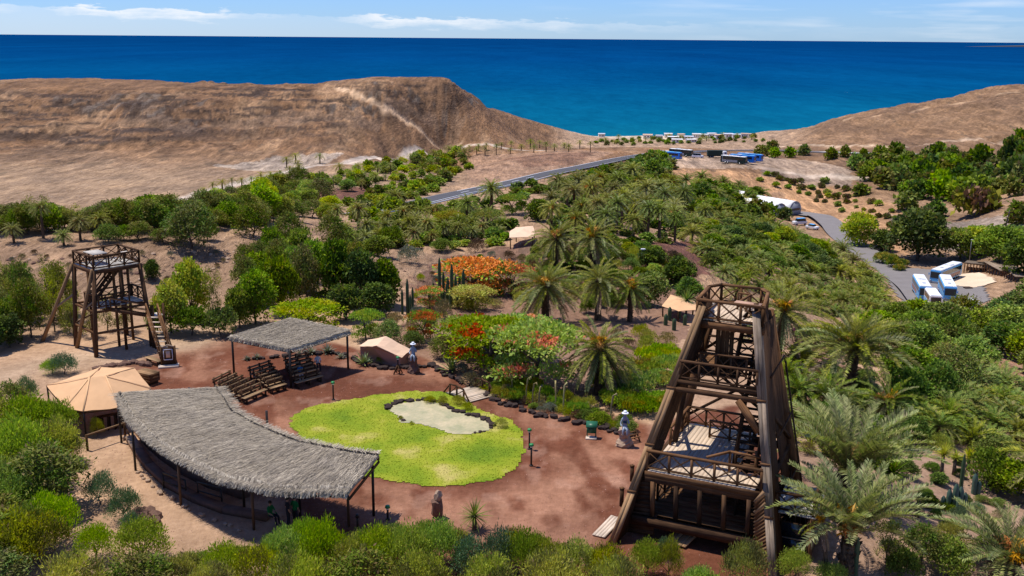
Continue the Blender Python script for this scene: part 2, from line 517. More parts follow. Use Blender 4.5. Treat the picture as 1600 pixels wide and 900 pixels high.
M['hair'] = m_plain('dark_hair', (.02, .013, .009), .6, .3)
M['cloth_blue'] = m_plain('blue_shirt_cloth', (.03, .14, .30), .9, .1)
M['cloth_green'] = m_plain('green_shirt_cloth', (.02, .18, .05), .9, .1)
M['cloth_dark'] = m_plain('dark_cloth', (.025, .025, .03), .9, .1)
M['cloth_pale'] = m_plain('pale_cloth', (.62, .60, .58), .9, .1)
M['cloth_sand'] = m_plain('sand_trousers_cloth', (.38, .30, .22), .9, .1)
M['terracotta'] = m_plain('terracotta', (.34, .13, .06), .8, .2)
M['house_wall'] = m_plain('white_render', (.74, .70, .63), .8, .2, .06, .5)

# leaves
M['l_bright'] = m_leaf('bright_green_leaf', (.145, .250, .008), (.310, .415, .016), (.26, .25, .03))
M['l_lime'] = m_leaf('yellow_green_leaf', (.235, .275, .009), (.44, .445, .018), (.30, .24, .03))
M['l_mid'] = m_leaf('mid_green_leaf', (.060, .125, .007), (.190, .265, .014), (.17, .14, .03))
M['l_dark'] = m_leaf('dark_green_leaf', (.022, .058, .007), (.085, .140, .011), (.07, .08, .02), .2)
M['l_olive'] = m_leaf('olive_green_leaf', (.085, .105, .014), (.235, .230, .030), (.20, .145, .05), .22, .14)
M['l_blue'] = m_leaf('blue_green_leaf', (.060, .135, .055), (.13, .22, .095), (.15, .15, .07), .2)
M['l_grey'] = m_leaf('grey_green_leaf', (.12, .14, .095), (.24, .25, .18), (.30, .25, .15), .15)
M['l_straw'] = m_leaf('straw_yellow_leaf', (.20, .16, .06), (.36, .30, .12), (.30, .20, .10), .15)
M['l_heath'] = m_leaf('dry_brown_leaf', (.12, .07, .035), (.24, .15, .08), (.10, .11, .03), .12)
M['l_gold'] = m_leaf('golden_leaf', (.24, .20, .012), (.42, .34, .02), (.10, .14, .02))
M['l_flame'] = m_leaf('orange_red_blossom', (.52, .075, .006), (.68, .19, .012), (.10, .16, .02), .25, .1)
M['l_magenta'] = m_leaf('magenta_blossom', (.16, .008, .10), (.36, .02, .24), (.05, .09, .02), .25, .15)
M['l_palm'] = m_leaf('palm_leaflet', (.120, .150, .013), (.36, .345, .050), (.20, .17, .06), .26, .10, .6, .15)
M['l_palmyg'] = m_leaf('yellow_palm_leaflet', (.17, .19, .02), (.36, .34, .06), (.26, .20, .07), .34, .16, .6, .15)
M['l_palmsilver'] = m_leaf('silver_palm_leaflet', (.115, .155, .036), (.34, .36, .125), (.25, .21, .11), .28, .10, .6, .18)
M['l_palmgreen'] = m_leaf('green_palm_leaflet', (.060, .115, .008), (.225, .275, .022), (.22, .20, .05), .24, .06, .6, .12)
M['l_dry'] = m_leaf('dry_frond', (.20, .13, .06), (.36, .26, .14), None, .1)
M['l_fruit'] = m_leaf('orange_fruit_stalk', (.45, .17, .012), (.60, .30, .03), None, .15)
M['l_agave'] = m_leaf('agave_leaf', (.10, .16, .06), (.26, .30, .07), None, .1, 0, .5, .4)
M['l_cactus'] = m_plain('cactus_skin', (.05, .085, .035), .6, .3, .35, 5, 0, .4)
M['l_cactusblue'] = m_plain('blue_cactus_skin', (.07, .12, .09), .6, .3, .3, 5, 0, .4)
M['rachis'] = m_plain('frond_stem', (.17, .16, .05), .5, .3, .2)


def m_bark(name, a, b, sc=8):
    t = NT(name); v = t.coord()
    n = t.noise(t.scale(v, (1, 1, .45)), sc, 6, .7)
    return t.done(t.bsdf(t.ramp(n, [(.35, a), (.68, b)]), .9, .1, t.bump(n, .9, .08)))


M['palm_bark'] = m_bark('palm_bark', (.035, .022, .013), (.17, .115, .07), 6)
M['bark'] = m_bark('grey_bark', (.05, .035, .025), (.20, .155, .115))


def m_thatch():
    t = NT('palm_leaf_thatch')
    isl = t.node('ShaderNodeNewGeometry', 8)
    n = t.noise(t.coord(), .7, 4)
    c = t.ramp(isl, [(0, (.10, .080, .052)), (.35, (.31, .255, .185)), (.8, (.54, .455, .335)), (1, (.70, .59, .43))])
    c = t.mix(t.math('MULTIPLY', n, .5), c, (.17, .15, .135))
    return t.done(t.bsdf(c, .85, .15))


M['thatch'] = m_thatch()


def m_ground():
    t = NT('soil')
    at_ = t.node('ShaderNodeAttribute', attribute_name='soil')
    mk = t.node('ShaderNodeAttribute', 2, attribute_name='rocky')
    v = t.coord()
    n1 = t.noise(v, .35, 6, .6); n2 = t.noise(v, 2.4, 6, .65); n3 = t.noise(v, .045, 6, .6); n4 = t.noise(v, 9.0, 4, .7)
    c = t.mix(1.0, at_, t.ramp(n1, [(.3, (.80, .78, .76)), (.7, (1.2, 1.2, 1.2))]), 'MULTIPLY')
    c = t.mix(1.0, c, t.ramp(n2, [(.3, (.80, .78, .76)), (.72, (1.2, 1.22, 1.24))]), 'MULTIPLY')
    c = t.mix(1.0, c, t.ramp(n3, [(.34, (.80, .80, .82)), (.66, (1.18, 1.15, 1.1))]), 'MULTIPLY')
    n5 = t.noise(t.scale(v, (.16, .028, .22)), 1.0, 9, .70); n6 = t.noise(t.scale(v, (.5, .1, .6)), 1.0, 6, .7)
    c = t.mix(mk, c, t.mix(1.0, c, t.ramp(n5, [(.34, (.74, .73, .73)), (.5, (1.0, 1.0, 1.0)), (.66, (1.24, 1.22, 1.18))]), 'MULTIPLY'))
    n7 = t.noise(t.scale(v, (.9, .11, .9)), 1.0, 6, .8)
    c = t.mix(mk, c, t.mix(1.0, c, t.ramp(n7, [(.36, (.66, .64, .62)), (.64, (1.34, 1.34, 1.32))]), 'MULTIPLY'))
    # scattered stones and dry scrub as colour specks on the far slopes
    vor = t.node('ShaderNodeTexVoronoi', 0, _Vector=v, _Scale=.42)
    sp = t.math('MULTIPLY', t.math('LESS_THAN', vor, .20), t.math('MULTIPLY', mk, t.math('GREATER_THAN', n1, .52)))
    c = t.mix(t.math('MULTIPLY', sp, .55), c, (.07, .052, .036))
    vo2 = t.node('ShaderNodeTexVoronoi', 0, _Vector=t.scale(v, (.16, .035, .16)), _Scale=1.0)
    sp2 = t.math('MULTIPLY', t.math('LESS_THAN', vo2, .17), t.math('MULTIPLY', mk, t.math('GREATER_THAN', n3, .48)))
    c = t.mix(t.math('MULTIPLY', sp2, .45), c, (.085, .065, .045))
    h = t.math('ADD', t.math('MULTIPLY', n2, 1.0), t.math('ADD', t.math('MULTIPLY', n4, .5), t.math('MULTIPLY', t.math('ADD', t.math('MULTIPLY', n3, 9.), t.math('ADD', t.math('MULTIPLY', n5, 22.), t.math('MULTIPLY', n6, 12.))), mk)))
    return t.done(t.bsdf(c, .95, .1, t.bump(h, .75, .16)))


M['soil'] = m_ground()


def m_sea():
    t = NT('sea_water')
    p = t.node('ShaderNodeNewGeometry', 0)
    s = t.node('ShaderNodeSeparateXYZ', 1, _0=p)
    sx = t.node('ShaderNodeSeparateXYZ', 0, _0=p)
    wob = t.noise(t.scale(p, (.0016, .0016, .0016)), 1.0, 3)
    d = t.math('ADD', s, t.math('MULTIPLY', wob, 500.))
    f = t.node('ShaderNodeMapRange', _0=t.math('LOGARITHM', d, 2.718), _1=6.95, _2=9.8)
    c = t.ramp(f, [(0, (.005, .165, .205)), (.14, (.0015, .090, .170)), (.34, (.0006, .056, .150)), (.60, (.0005, .043, .142)), (1, (.0005, .034, .120))])
    st = t.noise(t.scale(p, (.002, .0005, .001)), 1.0, 5, .6)
    c = t.mix(1.0, c, t.ramp(st, [(.3, (.80, .82, .86)), (.7, (1.22, 1.18, 1.14))]), 'MULTIPLY')
    rp = t.noise(t.scale(p, (.035, .012, .02)), 1.0, 7, .75)
    c = t.mix(1.0, c, t.ramp(rp, [(.3, (.78, .80, .84)), (.7, (1.25, 1.2, 1.16))]), 'MULTIPLY')
    fo = t.noise(t.scale(p, (.020, .011, .01)), 1.0, 6, .72)
    c = t.mix(t.math('MULTIPLY', t.math('GREATER_THAN', fo, .755), .45), c, (.55, .62, .66))
    w = t.noise(t.scale(p, (.09, .035, .05)), 1.0, 6, .65)
    return t.done(t.bsdf(c, .6, .0, t.bump(w, .5, 2.0)))


M['sea'] = m_sea()


LAWN_RAMP = [(.26, (.100, .170, .010)), (.44, (.180, .235, .013)), (.57, (.255, .275, .022)), (.68, (.41, .345, .105))]


def m_lawn():
    t = NT('lawn_turf')
    v = t.coord()
    n = t.noise(v, .33, 4, .5); n2 = t.noise(v, 5., 5, .7)
    c = t.ramp(n, LAWN_RAMP)
    c = t.mix(1.0, c, t.ramp(n2, [(.3, (.86, .88, .85)), (.7, (1.1, 1.09, 1.1))]), 'MULTIPLY')
    return t.done(t.bsdf(c, .9, .1, t.bump(n2, .4, .05)))


M['lawn'] = m_lawn()
def m_grass():
    t = NT('grass_blade')
    c = t.ramp(t.noise(t.coord(), .33, 4, .5), LAWN_RAMP)
    c = t.mix(1.0, c, t.ramp(t.node('ShaderNodeNewGeometry', 8), [(0, (.92, .94, .92)), (1, (1.06, 1.05, 1.06))]), 'MULTIPLY')
    return t.done(t.node('ShaderNodeMixShader', _0=.4, _1=t.bsdf(c, .8, .05), _2=t.node('ShaderNodeBsdfTranslucent', _0=c)))


M['l_grass'] = m_grass()


def m_pond():
    t = NT('shallow_pond_bed')
    v = t.coord()
    n = t.noise(v, .8, 6, .65); n2 = t.noise(v, 6., 5, .7)
    c = t.ramp(n, [(.35, (.31, .30, .165)), (.65, (.49, .41, .245))])
    c = t.mix(1.0, c, t.ramp(n2, [(.3, (.85, .85, .84)), (.7, (1.12, 1.1, 1.1))]), 'MULTIPLY')
    return t.done(t.bsdf(c, .5, .25, t.bump(n2, .2, .02)))


M['pond'] = m_pond()


def m_asphalt(name, col):
    t = NT(name); v = t.coord()
    n = t.noise(v, .25, 5, .6); n2 = t.noise(v, 12, 3)
    c = t.mix(n, mul(col, .8), mul(col, 1.25)); c = t.mix(1.0, c, t.ramp(n2, [(.3, (.85,) * 3), (.7, (1.15,) * 3)]), 'MULTIPLY')
    return t.done(t.bsdf(c, .9, .2))


M['asphalt'] = m_asphalt('asphalt', (.075, .072, .075))
M['asphalt_pale'] = m_asphalt('dusty_asphalt', (.185, .165, .155))
M['sand'] = m_asphalt('pale_sand', (.62, .47, .33))
M['gravel'] = m_asphalt('gravel_lot', (.36, .29, .24))

# ------------------------------------------------------------------ ground sheet
def build_ground():
    az = np.unique(np.concatenate([np.radians(np.arange(-100, -31, 2.0)), np.radians(np.arange(-31, 31.001, .085)), np.radians(np.arange(31, 101, 2.0))]))
    rr = np.concatenate([np.linspace(2, 40, 24, endpoint=False), np.linspace(40, 130, 250, endpoint=False), np.geomspace(130, 1500, 330)])
    A, Q = np.meshgrid(az, rr)
    X, Y = np.sin(A) * Q, np.cos(A) * Q
    Z = terrain(X, Y)
    n, m = X.shape
    idx = np.arange(n * m).reshape(n, m)
    F = np.stack([idx[:-1, :-1], idx[:-1, 1:], idx[1:, 1:], idx[1:, :-1]], -1).reshape(-1, 4)
    me = mesh_np('ground', np.stack([X, Y, Z], -1).reshape(-1, 3), [F], M['soil'], smooth=True)
    x, y, z = X.ravel(), Y.ravel(), Z.ravel(); r = np.hypot(x, y); a = np.arctan2(x, y)
    # soils: each colour is the earth's own, laid out by where that earth lies
    wx = x + (fbm(x / 3, y / 3, 3, 51) - .5) * 3.0; wy = y + (fbm(x / 3, y / 3, 3, 57) - .5) * 3.0
    big = fbm(x / 60, y / 60, 4, 61)[:, None]
    soil = np.array((.35, .225, .140)) * (.8 + .45 * big)                                        # tan hillside earth
    rocky = np.clip(sstep(90, 120, r), 0, 1)

    def lay(w, c):
        nonlocal soil
        w = np.clip(w, 0, 1)[:, None]; soil = soil * (1 - w) + np.array(c) * w

    def P(pts, zz=0): return np.array([tuple(flat(*p, zz))[:2] for p in pts])
    def PT(pts): return np.array([tuple(at(*p))[:2] for p in pts])
    far = sstep(230, 300, r)
    lay(far * sstep(-.02, -.10, a) * .9, (.345, .235, .148))
    hn = fbm(x / 32, y / 170, 5, 71)
    ridge = sstep(330, 480, r)
    lay(ridge * .94, (.222, .124, .064))
    lay(ridge * sstep(.50, .64, hn) * .5, (.165, .098, .058))
    lay(ridge * sstep(.55, .42, hn) * sstep(.45, .6, fbm(x / 9, y / 60, 4, 77)) * .45, (.36, .235, .14))
    # dark outcropping ledges high on the left hill
    led = sstep(-.02, -.07, a) * ridge * sstep(-27, -16, z) * sstep(-2.0, -7, z)
    lay(led * sstep(.46, .58, fbm(x / 22, (y + z * 14) / 14, 5, 81)) * .9, (.062, .043, .033))
    tx = x + (fbm(x / 9, y / 50, 3, 111) - .5) * 26; ty = y + (fbm(x / 14, y / 60, 3, 113) - .5) * 60
    out = sstep(.40, .56, fbm(x / 6, y / 34, 5, 117)); grey = sstep(.46, .6, fbm(x / 3, y / 20, 4, 119))
    for pts in ([(60, 152), (130, 147), (250, 148), (320, 152), (345, 163), (325, 176), (240, 177), (150, 169), (90, 165)], [(570, 148), (640, 143), (715, 147), (748, 160), (742, 170), (690, 166), (620, 163), (580, 158)], [(470, 160), (530, 152), (570, 160), (520, 170)]):
        k = inside(tx, ty, PT(pts)) * out
        lay(k * .88, (.075, .050, .036)); lay(k * grey * .5, (.20, .165, .135))
    for pts, c in (([(170, 185), (300, 182), (420, 178), (560, 172), (700, 172), (740, 190), (640, 198), (430, 200), (260, 200)], (.20, .135, .092)), ([(-30, 262), (60, 254), (150, 252), (230, 262), (300, 275), (340, 290), (250, 318), (100, 332), (-30, 338)], (.345, .235, .148))):
        lay(inside(tx, ty, PT(pts)) * .55, c)
    # right hill is paler
    lay(ridge * sstep(.2, .3, a) * .65, (.25, .155, .090))
    lay(ridge * sstep(.2, .3, a) * sstep(.52, .66, hn) * .5, (.16, .10, .065))
    # pale wadi bed at the foot of the left hill
    wadi = PT([(330, 258), (420, 246), (480, 243), (540, 240), (480, 262), (410, 268)])
    lay(inside(wx, wy, wadi) * .9, (.40, .32, .25))
    # fields below the road
    fld = PT([(720, 262), (740, 240), (860, 236), (960, 238), (900, 262), (850, 272), (770, 285), (735, 285)])
    lay(inside(wx, wy, fld) * .85, (.34, .21, .135))
    lay(inside(wx, wy, PT([(780, 250), (850, 240), (930, 240), (890, 258), (820, 262)])) * .8, (.235, .13, .082))
    lay(inside(wx, wy, PT([(480, 303), (540, 292), (600, 292), (590, 305), (540, 318), (480, 315)])) * .9, (.17, .075, .055))
    # right valley: orange bank below the coach park, grey stones
    lay(inside(wx, wy, PT([(1040, 262), (1160, 268), (1300, 285), (1420, 330), (1420, 400), (1340, 375), (1290, 345), (1220, 300), (1040, 300)])) * .85, (.44, .255, .135))
    lay(inside(wx, wy, PT([(1390, 335), (1600, 330), (1600, 400), (1500, 395), (1400, 372)])) * .8, (.30, .25, .21))
    lay(inside(wx, wy, PT([(1190, 262), (1330, 265), (1330, 292), (1240, 285), (1190, 275)])) * .7, (.24, .19, .155))
    # beach strip
    lay(sstep(640, 760, r) * sstep(.03, .06, a) * sstep(.30, .24, a) * .8, (.40, .28, .19))
    lay(sstep(980, 1040, r) * sstep(.03, .06, a) * sstep(.30, .24, a), (.55, .45, .33))
    # garden soil in the middle
    gard = PT([(560, 540), (640, 500), (640, 440), (700, 400), (850, 380), (1000, 380), (1100, 440), (1060, 560), (1000, 640), (860, 620), (700, 570)])
    lay(inside(wx, wy, gard) * .9, (.215, .125, .085))
    lay(inside(wx, wy, PT([(990, 380), (1100, 380), (1110, 430), (1000, 440)])) * .9, (.16, .07, .052))
    lay(inside(wx, wy, PT([(1210, 560), (1260, 520), (1300, 560), (1330, 640), (1250, 640)])) * .8, (.24, .125, .09))
    lay(inside(wx, wy, PT([(1545, 550), (1600, 560), (1600, 640), (1560, 610)])) * .9, (.36, .20, .13))
    rg = inside(wx, wy, P([(1250, 640), (1620, 640), (1700, 950), (1230, 950)], -2))
    lay(rg * .9, (.30, .195, .135))
    # the red arena
    d = seg_dist(wx, wy, ARENA); ins = inside(wx, wy, ARENA)
    red = P([(300, 640), (215, 592), (225, 568), (262, 545), (310, 524), (362, 526), (450, 530), (560, 548), (640, 560), (700, 580), (780, 610), (880, 640), (1020, 670), (1140, 640), (1200, 700), (1260, 790), (1240, 905), (950, 1000), (600, 1000), (500, 900), (430, 800), (380, 740), (330, 690)])
    dr = seg_dist(wx, wy, red); rin = inside(wx, wy, red)
    w = np.where(rin, 1, 1 - sstep(0, 1.2, dr))
    stk = fbm(x / 1.3 + y / 6, y / 2.6 - x / 9, 4, 91)
    lay(w, (.142, .051, .027))
    # paler, walked-on tracks round the lawn
    trk = P([(300, 545), (330, 600), (420, 640), (470, 700), (560, 770), (700, 800), (830, 790), (900, 740), (900, 690), (860, 660), (780, 625), (700, 590), (560, 575)])
    td = seg_dist(wx, wy, trk, False)
    lay(w * np.exp(-(td / 2.0) ** 2) * sstep(.25, .65, stk) * .62, (.34, .172, .105))
    td = seg_dist(wx, wy, P([(640, 800), (820, 800), (950, 740), (985, 700), (1010, 760), (940, 830), (720, 860)]), True)
    lay(w * np.maximum(np.exp(-(td / 2.4) ** 2), inside(wx, wy, P([(640, 800), (820, 800), (950, 740), (985, 700), (1010, 760), (940, 830), (720, 860)]))) * sstep(.2, .62, stk) * .72, (.35, .180, .112))
    lay(w * sstep(.60, .74, fbm(x / 1.6, y / 2.2, 4, 95)) * .35, (.37, .22, .155))
    # tan track past the far tower and the terrace left of the big canopy
    path = P([(-20, 600), (60, 572), (140, 560), (200, 552), (260, 540), (310, 526)])
    pd = seg_dist(wx, wy, path, False)
    lay(np.exp(-(pd / 2.6) ** 2) * .95, (.40, .28, .185))
    lay(np.exp(-((pd - 1.1) / .45) ** 2) * .35, (.30, .20, .13))
    # tracks on the hills, gravel of the coach park
    for pts, wd, c in (([(528, 138), (560, 150), (600, 171), (650, 197), (718, 226)], 2.7, (.47, .32, .20)),
                       ([(1190, 232), (1300, 231), (1410, 230), (1442, 227), (1565, 226)], 2.0, (.52, .38, .26)),
                       ([(250, 318), (330, 298), (440, 270), (560, 250), (640, 236), (720, 231), (900, 232)], 3.6, (.46, .38, .31)),
                       ([(1320, 187), (1420, 176), (1500, 160), (1600, 143)], 1.5, (.42, .28, .17)),
                       ([(1195, 262), (1300, 275), (1420, 282)], 4.0, (.46, .37, .29))):
        dd = seg_dist(x, y, PT(pts), False)
        lay((1 - sstep(wd * .6, wd * 1.3, dd)) * .95, c); rocky *= np.clip(dd / (wd * 2), 0, 1)
    lay(inside(wx, wy, PT([(1015, 248), (1040, 243), (1200, 244), (1320, 262), (1330, 272), (1180, 264), (1060, 262)])) * .8, (.39, .29, .215))
    soil *= 1 + (sstep(300, 400, r) * 1.0 * (fbm(x / 2.6, y / 16, 3, 99) - .5))[:, None]
    soil *= (1 + .10 * (NP.rand(len(x), 1) - .5))
    at_ = me.attributes.new('soil', 'FLOAT_COLOR', 'POINT')
    at_.data.foreach_set('color', np.c_[soil, np.ones(len(x))].astype(np.float32).ravel())
    rk = me.attributes.new('rocky', 'FLOAT', 'POINT')
    rk.data.foreach_set('value', (rocky * (1 - w)).astype(np.float32))
    tag(link('ground', me), kind='structure')


build_ground()


def sea():
    a = np.linspace(-1.45, 1.45, 49); r = np.array([700, 1000, 1600, 3000, 8000, 25000, 90000, 250000.])
    A, Q = np.meshgrid(a, r)
    n, m = A.shape; idx = np.arange(n * m).reshape(n, m)
    V = np.stack([np.sin(A) * Q, np.cos(A) * Q, np.full_like(A, SEA_Z)], -1).reshape(-1, 3)
    F = np.stack([idx[:-1, :-1], idx[:-1, 1:], idx[1:, 1:], idx[1:, :-1]], -1).reshape(-1, 4)
    tag(link('sea', mesh_np('sea', V, [F], M['sea'])), kind='structure')


sea()


def ribbon(name, px_pts, width, mat, lift=.12, step=4.0, world=None, kind='structure', off=0.0, dash=None):
    P = world or [at(*p) for p in px_pts]
    pts = [P[0]]
    for i in range(len(P) - 1):                                   # Catmull-Rom
        p0, p1, p2, p3 = P[max(i - 1, 0)], P[i], P[i + 1], P[min(i + 2, len(P) - 1)]
        k = max(2, int((p2 - p1).length / step))
        for j in range(1, k + 1):
            t = j / k
            pts.append(.5 * ((2 * p1) + (p2 - p0) * t + (2 * p0 - 5 * p1 + 4 * p2 - p3) * t * t + (3 * p1 - p0 - 3 * p2 + p3) * t ** 3))
    L, C, Rr = [], [], []
    for i, p in enumerate(pts):
        d = pts[min(i + 1, len(pts) - 1)] - pts[max(i - 1, 0)]; nrm = Vector((d.y, -d.x, 0)).normalized()
        C.append(p + nrm * off); L.append(p + nrm * (off - width / 2)); Rr.append(p + nrm * (off + width / 2))
    xy = np.array([[(q.x, q.y) for q in s] for s in (L, C, Rr)])
    z = terrain(xy[..., 0], xy[..., 1]).max(0)
    z = np.maximum(z, np.convolve(np.pad(z, 1, 'edge'), [.25, .5, .25], 'valid'))
    z += lift
    V = [(q.x, q.y, z[i]) for i in range(len(pts)) for q in (L[i], Rr[i])]
    ks = range(len(pts) - 1) if not dash else [i for i in range(len(pts) - 1) if i % dash[1] < dash[0]]
    F = [(2 * i, 2 * i + 1, 2 * i + 3, 2 * i + 2) for i in ks]
    o = link(name, mesh_np(name, V, [np.array(F)], mat)); tag(o, kind=kind)
    return [(Vector((c.x, c.y, zz))) for c, zz in zip(C, z)]


hwc = ribbon('road', HWY, 6.0, M['asphalt'], .35)
for off, nm, dsh in ((-2.7, 'road_edge_marking', None), (2.7, 'road_edge_marking', None), (0.0, 'road_centre_marking', (2, 4))):
    ribbon(nm, HWY, .25, M['white_paint'], .40, off=off, dash=dsh)
ribbon('road_shoulder', HWY, 7.4, M['gravel'], .22)
ribbon('lane', LANE, 8.0, M['asphalt_pale'], .15)


def sheet(name, px, mat, lift, res=.5, z=None, kind='structure', wob=0.0, world=None):
    P = np.array([tuple(p)[:2] for p in (world or [at(*q) if z is None else flat(*q, z) for q in px])])
    lo, hi = P.min(0) - 1, P.max(0) + 1
    gx, gy = np.arange(lo[0], hi[0], res), np.arange(lo[1], hi[1], res)
    X, Y = np.meshgrid(gx, gy)
    wx = X + (fbm(X / .7, Y / .7, 3, 3) - .5) * wob; wy = Y + (fbm(X / .7, Y / .7, 3, 8) - .5) * wob
    I = inside(wx.ravel(), wy.ravel(), P).reshape(X.shape)
    Z = (terrain(X, Y) if z is None else np.full(X.shape, z)) + lift
    n, m = X.shape; idx = np.arange(n * m).reshape(n, m)
    k = I[:-1, :-1] | I[1:, 1:] | I[:-1, 1:] | I[1:, :-1]
    F = np.stack([idx[:-1, :-1], idx[:-1, 1:], idx[1:, 1:], idx[1:, :-1]], -1)[k]
    use = np.unique(F); mp = np.zeros(n * m, int); mp[use] = np.arange(len(use))
    V = np.stack([X, Y, Z], -1).reshape(-1, 3)[use]
    o = link(name, mesh_np(name, V, [mp[F]], mat, smooth=True)); tag(o, kind=kind)
    return o, V, P


# coach stop: asphalt apron and the round sand bed behind it
sheet('coach_stop_paving', [(1385, 425), (1430, 420), (1460, 425), (1530, 440), (1540, 470), (1490, 485), (1430, 480), (1400, 455)], M['asphalt_pale'], .16, 1.0)

LAWN_PX = [(453, 655), (480, 640), (520, 628), (560, 624), (600, 617), (640, 613), (690, 612), (720, 624), (752, 642), (780, 652), (802, 660), (815, 680), (820, 700), (808, 728), (780, 745), (740, 755), (700, 760), (660, 757), (620, 752), (588, 747), (560, 740), (520, 720), (490, 700), (465, 675)]
POND_PX = [(608, 640), (620, 632), (660, 628), (690, 632), (706, 640), (722, 646), (750, 653), (768, 663), (764, 672), (735, 678), (710, 679), (690, 673), (675, 666), (650, 662), (628, 661), (624, 650)]
_, LV, _ = sheet('lawn', LAWN_PX, M['lawn'], .035, .16, 0.0, wob=.7)
sheet('pond', POND_PX, M['pond'], .060, .16, 0.0, wob=.3)
POND = np.array([tuple(flat(*p))[:2] for p in POND_PX])


def lawn_blades():
    k = NP.randint(0, len(LV), 11000)
    p = LV[k, :2] + (NP.rand(len(k), 2) - .5) * .22
    out = ~inside(p[:, 0], p[:, 1], POND); p = p[out]
    n = len(p); a = NP.rand(n) * 6.28; h = .02 + .03 * NP.rand(n); w = .03 + .03 * NP.rand(n)
    dx, dy = np.cos(a), np.sin(a); ln = (NP.rand(n, 2) - .5) * .12
    z0 = np.full(n, .03)
    V = np.stack([np.c_[p[:, 0] - dx * w, p[:, 1] - dy * w, z0], np.c_[p[:, 0] + dx * w, p[:, 1] + dy * w, z0], np.c_[p[:, 0] + ln[:, 0], p[:, 1] + ln[:, 1], z0 + h]], 1).reshape(-1, 3)
    tag(link('grass', mesh_np('grass', V, [np.arange(3 * n).reshape(-1, 3)], M['l_grass'])), 'short yellow green grass growing on the round lawn', None, None, 'stuff')


lawn_blades()

# ------------------------------------------------------------------ near tower (mine headframe)
TW_O = (flat(955, 850) + flat(1208, 905)) / 2
_e = flat(1208, 905) - flat(955, 850)
TW_RZ = atan2(_e.y, _e.x)


def xrail(root, p, q, h, mat, n=3, posts=True, top=True, mid=False, t=.09):
    """railing from p to q (floor line): posts, top and bottom rails, X braces as parts"""
    p, q = Vector(p), Vector(q); up = Vector((0, 0, h))
    for k in range(n + 1):
        a = p.lerp(q, k / n)
        if posts: bar(root, 'railing_post', a, a + up, t * 1.2, t * 1.2, mat)
    d = (q - p).normalized() * .04
    if top: bar(root, 'top_rail', p + up + Vector((0, 0, .03)) - d, q + up + Vector((0, 0, .03)) + d, t * 1.6, t * 1.1, mat)
    bar(root, 'bottom_rail', p + Vector((0, 0, .12)), q + Vector((0, 0, .12)), t * .9, t * .9, mat)
    if mid: bar(root, 'middle_rail', p + up * .55, q + up * .55, t * .8, t * .8, mat)
    for k in range(n):
        a, b = p.lerp(q, k / n), p.lerp(q, (k + 1) / n)
        bar(root, 'cross_brace', a + Vector((0, 0, .14)), b + up, t * .6, t * .6, mat)
        bar(root, 'cross_brace', b + Vector((0, 0, .14)), a + up, t * .55, t * .55, mat)


def planks(root, name, p, q, across, n, thick, mat, gap=.015, skip=()):
    """n boards running p->q, laid side by side along the vector across (total width)"""
    p, q, across = Vector(p), Vector(q), Vector(across)
    w = across.length / n; up = (q - p).cross(across).normalized()
    for k in range(n):
        if k in skip: continue
        o = across * ((k + .5) / n) + up * R.uniform(-.008, .008)
        e = (q - p).normalized() * R.uniform(-.04, .04)
        bar(root, name, p + o, q + o + e, w - gap, thick, mat, up)


def stair(root, a, b, width_vec, n, mat, tread_mat=None, rail=0.9, side=(0, 1), depth=.26):
    a, b, wv = Vector(a), Vector(b), Vector(width_vec)
    for s in (0, 1):
        bar(root, 'stringer', a + wv * s, b + wv * s, .07, .26, mat)
        if s in side and rail:
            u = Vector((0, 0, rail))
            bar(root, 'hand_rail', a + wv * s + u, b + wv * s + u, .09, .08, mat)
            bar(root, 'middle_rail', a + wv * s + u * .5, b + wv * s + u * .5, .06, .06, mat)
            for k in range(3):
                c = a.lerp(b, k / 2) + wv * s
                bar(root, 'railing_post', c, c + u, .09, .09, mat)
    for k in range(n):
        c = a.lerp(b, (k + .5) / n)
        d = (b - a); d.z = 0; d = d.normalized() * depth / 2
        M_, L = axes(c + wv * .04, c + wv * .96)
        bar(root, 'tread', c + wv * .04, c + wv * .96, depth, .05, tread_mat or mat)


